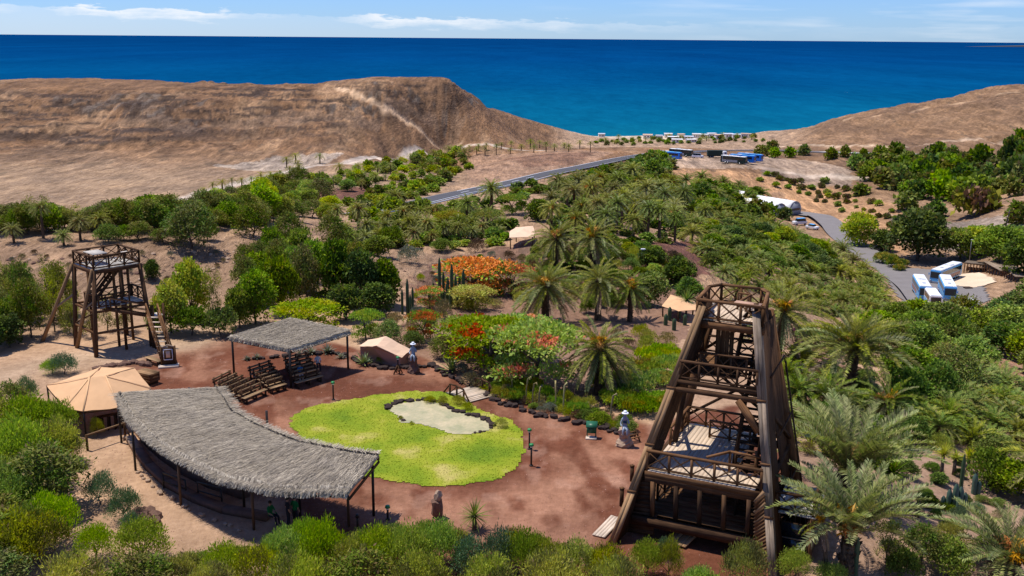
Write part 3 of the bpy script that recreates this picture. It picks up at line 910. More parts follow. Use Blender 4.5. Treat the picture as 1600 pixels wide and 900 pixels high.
def near_tower():
    t = empty('wooden_tower', TW_O, TW_RZ, 'tall dark timber headframe tower with sloping plank legs among the palms', 'tower')
    dk, br, gy, tn = M['dark_wood'], M['brown_wood'], M['grey_wood'], M['tan_wood']
    TOP = 11.75

    def leg(s, z):                                       # front leg centre line
        x0, x1 = (-4.05, -1.2) if s < 0 else (4.05, 1.52)
        f = z / TOP
        return Vector((x0 + (x1 - x0) * f, 4.85 * f, z))
    for s in (-1, 1):
        a, b = leg(s, 0), leg(s, TOP)
        lg = link('leg', box_me('leg', .2, 1.15, .2, dk), t, Matrix.Translation((0, 0, 0)))
        lg.data = box_me('leg', (b - a).length, .22, 2.1, dk)
        Mx, L = axes(a + Vector((0, 1.21, 0)), b + Vector((0, 1.21, 0)), (0, .4, 1))
        lg.matrix_basis = Mx
        inv = Mx.inverted()

        def sub(name, p, q, w, h, mat, up):
            o = bar(lg, name, p, q, w, h, mat, up); o.matrix_basis = inv @ o.matrix_basis; return o
        # front edge boards (sunlight put into a paler timber colour), in lengths with joints
        cuts = [0, 2.6, 4.9, 7.7, TOP]
        for k in range(4):
            for j, dx in enumerate((-.10, .10)):
                p, q = leg(s, cuts[k] + .02) + Vector((dx, 0, 0)), leg(s, cuts[k + 1] - .02) + Vector((dx, 0, 0))
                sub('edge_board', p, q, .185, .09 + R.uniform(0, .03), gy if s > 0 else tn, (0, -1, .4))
            if k: sub('joint_strap', leg(s, cuts[k]) + Vector((-.24, -.05, 0)), leg(s, cuts[k]) + Vector((.24, -.05, 0)), .12, .05, br, (0, -1, .4))
        # boarded sides; sun and shade are put into grey and dark boards
        dirv = (b - a).normalized(); lat = Vector((1, 0, 0)); nrm = dirv.cross(lat).normalized()
        if nrm.y < 0: nrm = -nrm
        sidev = nrm.cross(dirv)
        for side in (-1, 1):
            for k in range(11):
                off = nrm * (.10 + .19 * k) + sidev * (side * .14)
                for c0, c1 in ((0.0, 5.2 + .5 * (k % 2)), (5.2 + .5 * (k % 2), TOP - .1)):
                    p, q = leg(s, c0 + .02) + off, leg(s, c1 - .02) + off
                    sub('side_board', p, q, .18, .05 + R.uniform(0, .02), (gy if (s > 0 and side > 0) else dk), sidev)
    # rear legs and intermediate posts
    for s in (-1, 1):
        x1 = 1.45 if s > 0 else -1.5
        bar(t, 'rear_leg', (s * 3.9, 9.1, -.3), (x1, 8.75, 10.9), .42, .50, br)
        bar(t, 'post', (s * 3.0, 5.6, -.2), (s * 1.75, 6.2, 10.9), .28, .28, dk)
        for z0, z1 in ((3.7, 7.6), (7.9, 10.8)):
            f = lambda z: Vector((s * (3.9 - 2.4 * z / 10.9), 9.0, z))
            bar(t, 'side_brace', f(z0), leg(s, z1 - .6) + Vector((0, 1.2, 0)), .16, .16, dk)
    for z0, z1 in ((4.0, 7.6), (8.1, 10.8)):
        f = lambda s, z: Vector((s * (3.8 - 2.35 * z / 10.9), 9.0, z))
        bar(t, 'rear_brace', f(-1, z0), f(1, z1), .14, .14, dk); bar(t, 'rear_brace', f(1, z0), f(-1, z1), .14, .13, dk)

    def lx(s, z): return leg(s, z).x - s * .28
    ly = lambda z: 4.85 * z / TOP
    # ---- lower gallery
    y1 = ly(1.0) + 1.1
    for z, nm in ((.95, 'lower_beam'), (3.35, 'deck_beam')):
        yy = ly(z) + (1.0 if z < 2 else .15)
        bar(t, nm, (lx(-1, z) + .1, yy, z), (lx(1, z) - .1, yy, z), .30, .46, dk)
        bar(t, nm, (lx(-1, z) + .5, 8.7, z), (lx(1, z) - .5, 8.7, z), .26, .36, dk)
        for s in (-1, 1): bar(t, 'side_beam', (lx(s, z), yy + .2, z + .02), (lx(s, z), 8.55, z + .02), .24, .34, dk)
    planks(t, 'floor_board', (lx(-1, 1), y1 + .2, 1.22), (lx(1, 1), y1 + .2, 1.22), (0, 6.4, 0), 12, .05, br)
    for k in range(5):
        x = -2.45 + k * 1.22
        bar(t, 'post', (x, ly(2) + .8, 1.2), (x, ly(3) + .22, 3.2), .20, .22, br if k in (0, 3) else dk)
    xrail(t, (lx(-1, 1) + .2, 8.2, 1.25), (lx(1, 1) - .2, 8.2, 1.25), 1.0, dk, 5)
    xrail(t, (-2.7, 3.3, 1.25), (-2.5, 8.0, 1.25), 1.0, dk, 4)
    xrail(t, (-1.2, 5.4, 1.25), (2.6, 5.4, 1.25), 1.0, dk, 4)
    stair(t, (1.4, 3.4, 1.25), (1.4, 7.6, 3.7), (1.0, 0, 0), 11, dk)
    # plank walls beside the front legs, below the first deck
    for k in range(14):
        z = .12 + k * .245
        bar(t, 'wall_board', (leg(-1, z).x + .12, 1.62, z), (-2.35, 1.66, z + .10), .05, .235, dk)
    for k in range(22):
        z = -.2 + k * .18
        bar(t, 'wall_board', (2.95 - .01 * k, 1.25, z - .42), (leg(1, z).x - .14, 1.24, z + .22), .04, .165, br if k % 3 else tn)
    bar(t, 'lintel', (-3.3, ly(3.6) + .55, 3.62), (-2.3, ly(3.6) + .7, 3.64), .2, .1, M['grey_wood'])
    # dark store room under the gallery
    for x0, x1 in ((-2.3, -.9), (-.9, .2), (.9, 2.7)):
        bar(t, 'store_wall', (x0, 5.6, .55), (x1 - .03, 5.6, .55), .06, 1.05, dk)
    for s in (-1, 1): bar(t, 'store_wall', (s * 2.8, 3.8, .5), (s * 2.8, 8.6, .5), .06, 1.0, dk)
    for k in range(4): bar(t, 'post', (-2.2 + k * 1.5, 3.3, -.2), (-2.2 + k * 1.5, 3.3, .72), .22, .22, br)
    planks(t, 'ramp_board', (-1.55, 1.15, .12), (-1.0, 3.0, .52), (1.05, -.1, 0), 5, .06, M['tan_wood'])
    # ---- first deck
    z = 3.68
    planks(t, 'deck_board', (-2.75, ly(z) - .05, z), (-2.75, 8.9, z), (4.05, 0, 0), 18, .06, M['deck_wood'], .005)
    planks(t, 'deck_board', (1.32, ly(z) - .05, z), (1.32, 3.3, z), (1.35, 0, 0), 6, .06, M['deck_wood'], .005)
    bar(t, 'deck_fascia', (lx(-1, z), ly(z) - .12, z - .14), (lx(1, z), ly(z) - .12, z - .14), .06, .30, br)
    xrail(t, (lx(-1, z) + .05, ly(z) + .05, z + .03), (lx(1, z) - .05, ly(z) + .05, z + .03), 1.0, br, 5, t=.10)
    xrail(t, (-2.6, 8.75, z + .03), (2.4, 8.75, z + .03), 1.0, br, 5)
    xrail(t, (-2.65, 5.2, z + .03), (-2.6, 8.6, z + .03), 1.0, br, 3)
    xrail(t, (-1.0, 7.2, z + .03), (1.2, 7.2, z + .03), .95, br, 2)
    bar(t, 'hand_rail', (.1, ly(z) + .5, z + 1.05), (1.05, ly(z) + 1.5, z + 1.15), .12, .10, br)
    bar(t, 'hand_rail', (1.05, ly(z) + 1.5, z + 1.15), (2.6, ly(z) + 1.5, z + 1.10), .12, .10, br)
    bar(t, 'railing_post', (1.05, ly(z) + 1.5, z), (1.05, ly(z) + 1.5, z + 1.1), .12, .12, br)
    bar(t, 'railing_post', (2.35, ly(z) + 1.6, z), (2.35, ly(z) + 1.6, z + 1.35), .14, .14, br)
    stair(t, (1.15, 3.9, z), (.95, 8.0, 7.95), (1.1, 0, 0), 15, dk)
    planks(t, 'stair_wall_board', (1.02, 3.7, z - .05), (.86, 7.9, 8.0), (0, 0, -.75), 3, .05, dk)
    # ---- second deck
    z = 8.0
    for zz in (z - .35, z + .02):
        bar(t, 'deck_beam', (lx(-1, zz) - .1, ly(zz) + .1, zz), (lx(1, zz) + .1, ly(zz) + .1, zz), .24, .22, dk)
    bar(t, 'deck_beam', (-2.1, 8.8, z - .2), (2.1, 8.8, z - .2), .22, .3, dk)
    for s in (-1, 1): bar(t, 'side_beam', (s * 2.0, ly(z) + .25, z - .15), (s * 2.05, 8.7, z - .15), .2, .28, dk)
    planks(t, 'deck_board', (-2.05, 4.7, z + .10), (.8, 4.7, z + .10), (0, 4.0, 0), 12, .05, br, .02)
    xrail(t, (lx(-1, z), ly(z) + .15, z + .12), (lx(1, z), ly(z) + .15, z + .12), .95, dk, 4)
    xrail(t, (-2.0, 8.7, z + .1), (2.0, 8.7, z + .1), .95, dk, 4)
    xrail(t, (-2.0, 5.2, z + .1), (-1.95, 8.5, z + .1), .95, dk, 3)
    xrail(t, (-1.2, 5.0, z + .12), (1.2, 5.0, z + .12), 1.05, br, 3)
    bar(t, 'gusset', (1.25, ly(7) + .3, 7.55), (2.45, ly(6) + .3, 6.2), .25, .3, br)
    planks(t, 'lift_box_board', (-.72, 6.2, z + .12), (-.72, 6.2, z + 2.5), (.95, 0, 0), 4, .05, M['brown_wood'])
    planks(t, 'lift_box_board', (-.72, 6.22, z + .12), (-.72, 6.22, z + 2.5), (0, .9, 0), 4, .05, M['brown_wood'])
    stair(t, (.55, 5.3, z + .1), (.45, 8.3, 10.95), (1.0, 0, 0), 11, dk)
    # ---- right-hand boarded wall behind the right leg
    for k in range(9):
        y = 5.9 + k * .34
        bar(t, 'side_wall_board', (3.75 - .03 * k, y, .1), (1.78, y + .02, 10.7), .30, .05, dk, (1, 0, .25))
    for zz in (2.3, 5.2, 8.3):
        x = 3.9 - 2.15 * zz / 10.7
        bar(t, 'side_rail', (x + .2, 5.2, zz), (x + .2, 8.9, zz + .1), .08, .09, dk)
    bar(t, 'outer_stair_rail', (4.35, 5.2, 2.9), (2.55, 8.7, 8.2), .08, .08, dk)
    # ---- top platform
    z = 10.98
    OCT = [(-1.5, 4.98), (-1.66, 8.0), (-1.15, 8.78), (1.02, 8.73), (1.5, 8.0), (1.9, 4.75)]
    for k in range(6):
        a, b = OCT[k], OCT[(k + 1) % 6]
        bar(t, 'platform_beam', (*a, z - .22), (*b, z - .22), .24, .34, br)
    planks(t, 'platform_board', (-1.55, 5.05, z), (-1.55, 8.6, z), (2.1, 0, 0), 10, .06, M['deck_wood'], .006)
    planks(t, 'platform_board', (.58, 5.0, z), (.58, 6.2, z), (1.15, 0, 0), 6, .06, M['deck_wood'], .006)
    planks(t, 'platform_board', (.58, 7.9, z), (.58, 8.6, z), (.8, 0, 0), 4, .06, M['deck_wood'], .006)
    for k in range(6):
        a, b = Vector((*OCT[k], z + .03)), Vector((*OCT[(k + 1) % 6], z + .03))
        n = max(1, round((b - a).length / 1.15))
        xrail(t, a, b, .98, br, n, t=.11)
    bar(t, 'hand_rail', (.0, 7.7, z + .95), (.7, 7.5, z + .95), .10, .09, br); bar(t, 'hand_rail', (.7, 7.5, z + .95), (.4, 5.9, z + .9), .10, .09, br)
    bar(t, 'railing_post', (.0, 7.7, z), (.0, 7.7, z + .95), .1, .1, br); bar(t, 'railing_post', (.7, 7.5, z), (.7, 7.5, z + .95), .1, .1, br)
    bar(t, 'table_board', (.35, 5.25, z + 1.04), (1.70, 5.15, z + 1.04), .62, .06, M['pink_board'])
    for s in (-1, 1):
        bar(t, 'knee_brace', (s * 1.5, 5.3, 10.6), (s * 1.7, 6.8, 8.8), .16, .2, dk)
    # hut built against the right foot
    h = TWR_HUT
    x0, x1, y0, y1, zt = h
    for (a, b) in (((x0, y0), (x1, y0)), ((x1, y0), (x1, y1)), ((x0, y1), (x1, y1))):
        v = Vector((b[0] - a[0], b[1] - a[1], 0)); n = 7
        for k in range(n):
            p = Vector((*a, -1.6)) + v * ((k + .5) / n)
            front = (a[1] == y0 == b[1])
            hh = zt if not (front and 1 <= k <= 5) else .1
            bar(t, 'hut_board', p, (p.x, p.y, hh), v.length / n - .015, .05, br if k % 3 else dk, (0, 1, 0) if abs(v.x) > abs(v.y) else (1, 0, 0))
    wf = bar(t, 'window_frame', (x0 + .3, y0 - .03, .95), (x1 - .3, y0 - .03, .95), .06, 1.75, dk)
    inv = wf.matrix_basis.inverted()
    for k in range(2):
        o = bar(wf, 'pane', (x0 + .36, y0 - .07, .55 + .85 * k), (x1 - .36, y0 - .07, .55 + .85 * k), .03, .74, M['glass']); o.matrix_basis = inv @ o.matrix_basis
        o = bar(wf, 'sash', (x0 + .36, y0 - .09, .13 + .85 * k), (x1 - .36, y0 - .09, .13 + .85 * k), .05, .06, M['grey_wood']); o.matrix_basis = inv @ o.matrix_basis
    planks(t, 'hut_roof_board', (x0 - .1, y0 - .1, zt + .06), (x0 - .1, y1, zt + .06), (x1 - x0 + .25, 0, 0), 9, .07, M['plat_wood'])
    xrail(t, (x0, y0, zt + .1), (x1, y0, zt + .1), .95, dk, 2); xrail(t, (x1, y0, zt + .1), (x1, y1, zt + .1), .95, dk, 3)
    for (x, y) in ((x0, y0), (x1, y0)): bar(t, 'post', (x, y - .06, -1.6), (x, y - .06, zt), .18, .18, br)
    return t


TWR_HUT = (3.55, 5.35, 2.7, 6.2, 2.2)
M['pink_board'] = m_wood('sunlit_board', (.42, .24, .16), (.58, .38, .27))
TOWER = near_tower()

walk = empty('duckboard', flat(950, 824, .02), radians(62), 'pale plank duckboard lying on red earth beside the left tower leg', 'duckboard')
planks(walk, 'plank', (-1.25, -.36, .06), (1.25, -.36, .06), (0, .72, 0), 4, .06, M['pale_wood'])
for s in (-1, 1): bar(walk, 'batten', (s * .9, -.34, .0), (s * .9, .34, .0), .1, .06, M['tan_wood'])
for (px, py, h, lb) in ((987, 752, .95, 'short dark wooden post by the tower leg, farther of two'), (971, 791, 1.05, 'short dark wooden post by the tower leg, nearer of two')):
    o = empty('wooden_post', flat(px, py), .4, lb, 'post', 'posts beside the tower leg')
    bar(o, 'shaft', (0, 0, -.1), (0, 0, h), .17, .17, M['dark_wood']); bar(o, 'cap', (0, 0, h), (0, 0, h + .06), .22, .22, M['brown_wood'])


# ------------------------------------------------------------------ far tower
def far_tower():
    c = Vector((-32.95, 81.25, 0)); e = Vector((.72, -.69, 0)).normalized()
    t = empty('wooden_tower', c, atan2(e.y, e.x), 'smaller open timber headframe tower with splayed poles on the sandy yard', 'tower')
    dk, br, gy = M['dark_wood'], M['brown_wood'], M['grey_wood']
    hx, hy, zf = 1.8, 1.9, 6.95
    cor = [(-hx, -hy), (hx, -hy), (hx, hy), (-hx, hy)]
    foot = [(-2.05, -2.3), (2.15, -2.5), (2.9, 2.1), (-2.2, 2.2)]
    for k in range(4):
        bar(t, 'corner_post', (*foot[k], -.4), (*cor[k], zf), .26, .26, dk)
    for x, y in ((.6, -1.9), (1.85, .2), (-.4, 1.9), (.6, .2)):
        bar(t, 'post', (x, y, -.2), (x * .96, y * .98, zf - .1), .17, .17, br)
    for x, y, zz, i in ((-5.9, -2.0, -1.5, 0), (-2.35 - 3.4, 2.1, -1.0, 3)):
        pass
    # splayed raking poles on the valley side
    for (x1, y1, x0, y0, z0, ym) in ((-1.85, -1.95, *RAKE[0], -2.1), (1.75, -2.0, *RAKE[1], -2.2)):
        pole(t, 'raking_pole', (x0, y0, z0), (x1, y1, zf + .05), .17, M['tan_wood'], .14)
        m_ = Vector((x0, y0, z0)).lerp(Vector((x1, y1, zf)), .52)
        pole(t, 'strut', m_, (x1 + .05, y1 + .05, 4.55), .09, M['grey_wood'])
    for k in range(4):
        a, b = cor[k], cor[(k + 1) % 4]
        bar(t, 'platform_beam', (*a, zf - .16), (*b, zf - .16), .2, .28, dk)
        xrail(t, (*a, zf + .05), (*b, zf + .05), .98, dk, 3, t=.10)
        for zz in (1.9, 3.6):
            f = zz / zf
            p = Vector((*foot[k], 0)).lerp(Vector((*a, zf)), f); q = Vector((*foot[(k + 1) % 4], 0)).lerp(Vector((*b, zf)), f)
            p.z = q.z = zz
            if zz > 2 or k in (0, 1): bar(t, 'girt', p, q, .14, .17, br)
        p = Vector((*foot[k], 0)).lerp(Vector((*a, zf)), .28); q = Vector((*foot[(k + 1) % 4], 0)).lerp(Vector((*b, zf)), .52)
        if k in (0, 3): bar(t, 'brace', p, q, .11, .11, dk)
    planks(t, 'platform_board', (-hx + .05, -hy, zf), (hx - .05, -hy, zf), (0, 2 * hy, 0), 12, .06, M['plat_wood'], .02)
    bar(t, 'table_board', (-1.5, -.6, zf + .92), (.3, -.6, zf + .92), 1.2, .05, M['plat_wood'])
    for x, y in ((-1.4, -1.1), (.2, -1.1), (-1.4, -.1), (.2, -.1)): bar(t, 'table_leg', (x, y, zf), (x, y, zf + .9), .07, .07, dk)
    bar(t, 'hatch_board', (.6, 1.2, zf + .9), (1.3, 1.2, zf + .9), .5, .05, M['plat_wood'])
    # second platform
    z2 = 3.9
    planks(t, 'landing_board', (.05, -2.0, z2), (.05, 1.9, z2), (2.1, 0, 0), 8, .06, M['plat_wood'], .02)
    xrail(t, (2.15, -1.9, z2 + .04), (2.25, .6, z2 + .04), .95, dk, 2); xrail(t, (.05, -2.05, z2 + .04), (2.0, -2.05, z2 + .04), .95, dk, 2); xrail(t, (.1, 1.9, z2 + .04), (2.1, 1.9, z2 + .04), .95, dk, 2)
    xrail(t, (.05, -1.9, z2 + .04), (.05, 1.8, z2 + .04), .95, dk, 3)
    stair(t, (-.7, -1.4, z2), (-.7, 1.5, zf), (.75, 0, 0), 9, dk)
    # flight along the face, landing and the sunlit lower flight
    stair(t, (2.35, 1.9, 2.75), (2.35, -1.4, z2), (.8, 0, 0), 6, dk)
    planks(t, 'landing_board', (2.3, 1.9, 2.72), (3.3, 1.9, 2.72), (0, 1.0, 0), 3, .06, M['plat_wood'])
    for x, y in ((2.4, 2.0), (3.3, 2.0), (3.3, 2.9)): bar(t, 'landing_post', (x, y, -.1), (x, y, 3.7), .13, .13, dk)
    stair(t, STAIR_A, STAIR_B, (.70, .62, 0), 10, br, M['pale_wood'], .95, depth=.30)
    return t


def loc_far(p):
    c = Vector((-32.95, 81.25, 0)); e = Vector((.72, -.69, 0)).normalized(); b = Vector((-e.y, e.x, 0)); q = Vector(p) - c
    return Vector((q.dot(e), q.dot(b), p[2]))


RAKE = [tuple(loc_far(deep(59, 552, 82.6))), tuple(loc_far(deep(119.5, 548, 80.6)))]
STAIR_B = loc_far(flat(254, 570)) ; STAIR_A = loc_far(deep(229, 492, 79.2))
STAIR_A, STAIR_B = (STAIR_A.x, STAIR_A.y, STAIR_A.z), (STAIR_B.x, STAIR_B.y, .12)
FAR_TOWER = far_tower()

# framed sign at the foot of the far stairs
b = empty('notice_shrine', flat(264, 572), radians(14), 'dark framed notice panel standing at the foot of the sunlit stairs', 'notice board')
bar(b, 'plinth', (-.75, -.15, .07), (.75, -.15, .07), .8, .14, M['pale_wood'])
bar(b, 'panel', (-.45, 0, .8), (.45, 0, .8), .10, 1.3, M['dark_wood'])
for s in (-1, 1): bar(b, 'post', (s * .52, 0, .1), (s * .52, 0, 1.62), .13, .13, M['brown_wood'])
bar(b, 'crest', (-.5, 0, 1.50), (0, 0, 1.72), .12, .10, M['grey_wood']); bar(b, 'crest', (0, 0, 1.72), (.5, 0, 1.50), .12, .10, M['grey_wood'])
bar(b, 'frame', (-.32, -.07, 1.36), (.32, -.07, 1.36), .04, .06, M['white_paint']); bar(b, 'frame', (-.32, -.07, .55), (.32, -.07, .55), .04, .06, M['white_paint'])
for s in (-1, 1): bar(b, 'frame', (s * .32, -.07, .55), (s * .32, -.07, 1.36), .04, .06, M['white_paint'])
bar(b, 'poster', (-.16, -.068, .97), (.16, -.068, .97), .03, .5, M['pale_cloth'])
# bench beside it and crate behind the big tent
b = empty('plank_bench', flat(241, 569), radians(-38), 'low plank bench in the shade beside the tower stairs', 'bench')
planks(b, 'seat_plank', (-.95, -.25, .42), (.95, -.25, .42), (0, .5, 0), 3, .05, M['bench_wood'])
for s in (-.7, .7): bar(b, 'leg', (s, 0, 0), (s, 0, .4), .4, .08, M['dark_wood'], (1, 0, 0))
b = empty('wooden_crate', flat(231, 598), radians(-30), 'sunlit wooden crate on dark skids behind the sand coloured tent', 'crate')
planks(b, 'lid_plank', (-.8, -.5, .86), (.8, -.5, .86), (0, 1.0, 0), 4, .05, M['tan_wood'])
for y in (-.48, .48): planks(b, 'side_plank', (-.78, y, .22), (.78, y, .22), (0, 0, .6), 3, .04, M['brown_wood'])
for x in (-.78, .78): planks(b, 'end_plank', (x, -.46, .22), (x, .46, .22), (0, 0, .6), 3, .04, M['brown_wood'])
for s in (-.5, .5): bar(b, 'skid', (s, -.5, .1), (s, .5, .1), .12, .2, M['dark_wood'])

# ------------------------------------------------------------------ thatched canopies
def strand_mesh(name, n, pos, dirf, lo, hi, w, lift):
    """loose palm-leaf strands lying on a roof: pos(n)->(n,3), dirf(p)->(n,3)"""
    p = pos(n); d = dirf(p)
    d = d + (NP.rand(n, 3) - .5) * np.array([.42, .42, .18]); d /= np.linalg.norm(d, axis=1)[:, None]
    L = (lo + (hi - lo) * NP.rand(n))[:, None]; Wd = (w * (.6 + .8 * NP.rand(n)))[:, None]
    s = np.cross(d, [0, 0, 1]); s /= np.linalg.norm(s, axis=1)[:, None]
    z = np.array([0, 0, 1.0]); h = (lift * (.25 + NP.rand(n)))[:, None]
    a = p - d * L * .5 + z * h * .6; b_ = p + d * L * .5 + z * h * (.5 + NP.rand(n)[:, None])
    V = np.stack([a - s * Wd, a + s * Wd, b_ + s * Wd * .3, b_ - s * Wd * .3], 1).reshape(-1, 3)
    return mesh_np(name, V, [np.arange(4 * n).reshape(-1, 4)], M['thatch'])


def grid_roof(root, name, top, thick, mat):
    """top: (n,m,3) array of points"""
    n, m, _ = top.shape
    lo = top.copy(); lo[..., 2] -= thick
    V = np.concatenate([top.reshape(-1, 3), lo.reshape(-1, 3)])
    idx = np.arange(n * m).reshape(n, m); k = n * m
    F = np.stack([idx[:-1, :-1], idx[:-1, 1:], idx[1:, 1:], idx[1:, :-1]], -1).reshape(-1, 4)
    ring = np.concatenate([idx[0, :], idx[1:, -1], idx[-1, -2::-1], idx[-2:0:-1, 0]])
    r2 = np.roll(ring, -1)
    return link(name, mesh_np(name, V, [F, F[:, ::-1] + k, np.stack([ring, ring + k, r2 + k, r2], -1)], mat), root)


def big_canopy():
    cx, cy = -3.7, 66.5
    t = empty('thatched_canopy', (-14.5, 52, 0), 0, 'long curved canopy of grey palm thatch on thin dark posts', 'canopy')
    o3 = Vector((-14.5, 52, 0))
    inn = [flat(*p, 3.35) for p in ((342, 606), (365, 640), (400, 662), (434, 677), (470, 690), (540, 704), (592, 711))]
    out = [flat(*p, 3.05) for p in ((181, 612), (205, 655), (240, 689), (276, 711), (318, 735), (395, 762), (545, 769))]
    out = [flat(*p, 3.05) for p in ((182, 613), (203, 653), (238, 688), (282, 716), (340, 745), (420, 764), (545, 769))]

    def res(P, n):
        P = np.array([tuple(p) for p in P]); s = np.concatenate([[0], np.cumsum(np.linalg.norm(np.diff(P, axis=0), axis=1))]); s /= s[-1]
        u = np.linspace(0, 1, n); return np.stack([np.interp(u, s, P[:, k]) for k in range(3)], -1)
    A, B = res(inn, 61), res(out, 61)
    v = np.linspace(0, 1, 15)[None, :, None]
    top = A[:, None] * (1 - v) + B[:, None] * v - np.array(tuple(o3))
    top[..., 2] += (fbm(top[..., 0] * .7 + 30, top[..., 1] * .7 + 60, 3, 5) - .5) * .22
    rf = grid_roof(t, 'thatch_roof', top, .16, M['thatch'])
    Tf = top.reshape(61, 15, 3)

    def pos(n):
        i = NP.rand(n) * 59.99; j = NP.rand(n) * 13.99; i0, j0 = i.astype(int), j.astype(int); fi, fj = (i - i0)[:, None], (j - j0)[:, None]
        return (Tf[i0, j0] * (1 - fi) + Tf[i0 + 1, j0] * fi) * (1 - fj) + (Tf[i0, j0 + 1] * (1 - fi) + Tf[i0 + 1, j0 + 1] * fi) * fj

    def dirf(p):
        d = p - np.array([cx - o3.x, cy - o3.y, p[0, 2]]); d[:, 2] = -.25; return d / np.linalg.norm(d, axis=1)[:, None]
    s = link('thatch_strands', strand_mesh('thatch_strands', 30000, pos, dirf, .5, 1.3, .015, .06), rf); tag(s, kind='stuff')

    def fringe(row, n, sgn):
        def ps(k):
            i = NP.rand(k) * 59.99; i0 = i.astype(int); f = (i - i0)[:, None]
            return Tf[i0, row] * (1 - f) + Tf[i0 + 1, row] * f + np.array([0, 0, -.10])
        def dr(p):
            d = (p - np.array([cx - o3.x, cy - o3.y, 0])) * sgn; d[:, 2] = 0; d /= np.linalg.norm(d, axis=1)[:, None]; d[:, 2] = -1.1; return d
        return strand_mesh('thatch_fringe', n, ps, dr, .3, .75, .035, .05)
    f1 = link('thatch_fringe', fringe(14, 2200, 1), rf); tag(f1, kind='stuff')
    f2 = link('thatch_fringe', fringe(0, 700, -1), rf); tag(f2, kind='stuff')
    for px, py in ((212, 735), (283, 790), (397, 828), (545, 823), (584, 806), (469, 806), (190, 692), (382, 800), (342, 672), (420, 712), (300, 672)):
        p = flat(px, py) - o3
        zt = 2.92
        pole(t, 'post', (p.x, p.y, -.15), (p.x, p.y, zt), .075, M['black_post'] if px not in (283, 397, 545) else M['brown_post'])
    for row in (0, 7, 14):
        for k in range(0, 60, 10):
            a, b = Vector(Tf[k, row]), Vector(Tf[k + 10, row]); a.z -= .27; b.z -= .27
            bar(t, 'purlin', a, b, .09, .12, M['dark_wood'])
    for k in range(0, 61, 10):
        a, b = Vector(Tf[k, 0]), Vector(Tf[k, 14]); a.z -= .40; b.z -= .40
        bar(t, 'rafter', a, b, .08, .12, M['dark_wood'])
    return t


M['brown_post'] = m_plain('brown_post', (.10, .055, .03), .7, .2)
BIG_CANOPY = big_canopy()


def back_canopy():
    c = Vector((-16.9, 74.6, 0))
    t = empty('thatched_canopy', c, 0, 'small square canopy of grey thatch on four posts above rows of benches', 'canopy')
    z = (3.3, 2.95, 3.05, 3.5)
    Q = [flat(*p, zz) - c for p, zz in zip(((359, 526), (455, 545), (547, 517), (450, 498)), z)]
    u = np.linspace(0, 1, 25); Uu, Vv = np.meshgrid(u, u, indexing='ij'); Uu, Vv = Uu[..., None], Vv[..., None]
    q = [np.array(tuple(p)) for p in Q]
    top = (q[0] * (1 - Uu) + q[1] * Uu) * (1 - Vv) + (q[3] * (1 - Uu) + q[2] * Uu) * Vv
    top[..., 2] += (fbm(top[..., 0] + 30, top[..., 1] + 60, 3, 5) - .5) * .2
    rf = grid_roof(t, 'thatch_roof', top, .16, M['thatch'])

    def pos(n):
        a, b = NP.rand(n, 1), NP.rand(n, 1); return (q[0] * (1 - a) + q[1] * a) * (1 - b) + (q[3] * (1 - a) + q[2] * a) * b
    dd = q[1] - q[2]; dd /= np.linalg.norm(dd)
    s = link('thatch_strands', strand_mesh('thatch_strands', 12000, pos, lambda p: np.tile(dd, (len(p), 1)), .3, .9, .018, .07), rf); tag(s, kind='stuff')

    def edge(i, j):
        def ps(k):
            a = NP.rand(k, 1); return q[i] * (1 - a) + q[j] * a + np.array([0, 0, -.10])
        return ps
    for i, j in ((0, 1), (1, 2)):
        nrm = np.cross(q[j] - q[i], [0, 0, 1]); nrm /= np.linalg.norm(nrm); nrm[2] = -1.0
        f = link('thatch_fringe', strand_mesh('thatch_fringe', 420, edge(i, j), lambda p: np.tile(nrm, (len(p), 1)), .25, .6, .035, .05), rf); tag(f, kind='stuff')
    for (px, py), zz in zip(((366, 587), (455, 606), (544, 576)), z):
        p = flat(px, py) - c; pole(t, 'post', (p.x, p.y, -.1), (p.x, p.y, zz - .12), .085, M['black_post'])
    p = Vector((Q[3].x, Q[3].y, 0)); pole(t, 'post', p, (p.x, p.y, z[3] - .12), .085, M['black_post'])
    for i in range(4):
        a, b = Q[i].copy(), Q[(i + 1) % 4].copy(); a.z -= .26; b.z -= .26
        bar(t, 'purlin', a, b, .10, .14, M['dark_wood'])
    for k in (.25, .5, .75):
        a, b = Q[0].lerp(Q[3], k), Q[1].lerp(Q[2], k); a.z -= .26; b.z -= .26; bar(t, 'rafter', a, b, .08, .10, M['dark_wood'])


back_canopy()


# ------------------------------------------------------------------ benches under the small canopy
def make_bench():
    r = empty('wooden_bench', (0, 0, 0), 0)
    w = M['bench_wood']; d = M['dark_wood']
    for k in range(2): bar(r, 'seat_plank', (-1.15, -.12 + .21 * k, .44), (1.15, -.12 + .21 * k, .44), .19, .05, w)
    for k in range(2): bar(r, 'back_plank', (-1.15, .30 + .03 * k, .68 + .2 * k), (1.15, .30 + .03 * k, .68 + .2 * k), .045, .13, w if k else d)
    for x in (-.95, 0, .95):
        bar(r, 'leg', (x, -.16, 0), (x, -.16, .41), .10, .10, d)
        bar(r, 'back_post', (x, .24, 0), (x, .34, .98), .10, .10, d)
        bar(r, 'foot_rail', (x, -.24, .06), (x, .36, .06), .10, .10, d)
    return r


bench0 = make_bench(); used = [False]


def put_bench(l, r, i, label, grp):
    o = bench0 if not used[0] else copy_tree(bench0); used[0] = True
    l, r = flat(*l, .45), flat(*r, .45)
    c = (l + r) / 2; d = r - l
    o.location = (c.x, c.y, 0); o.rotation_euler = (0, 0, atan2(d.y, d.x)); o.scale = (d.length / 2.3, 1, 1)
    tag(o, label, 'bench', grp)


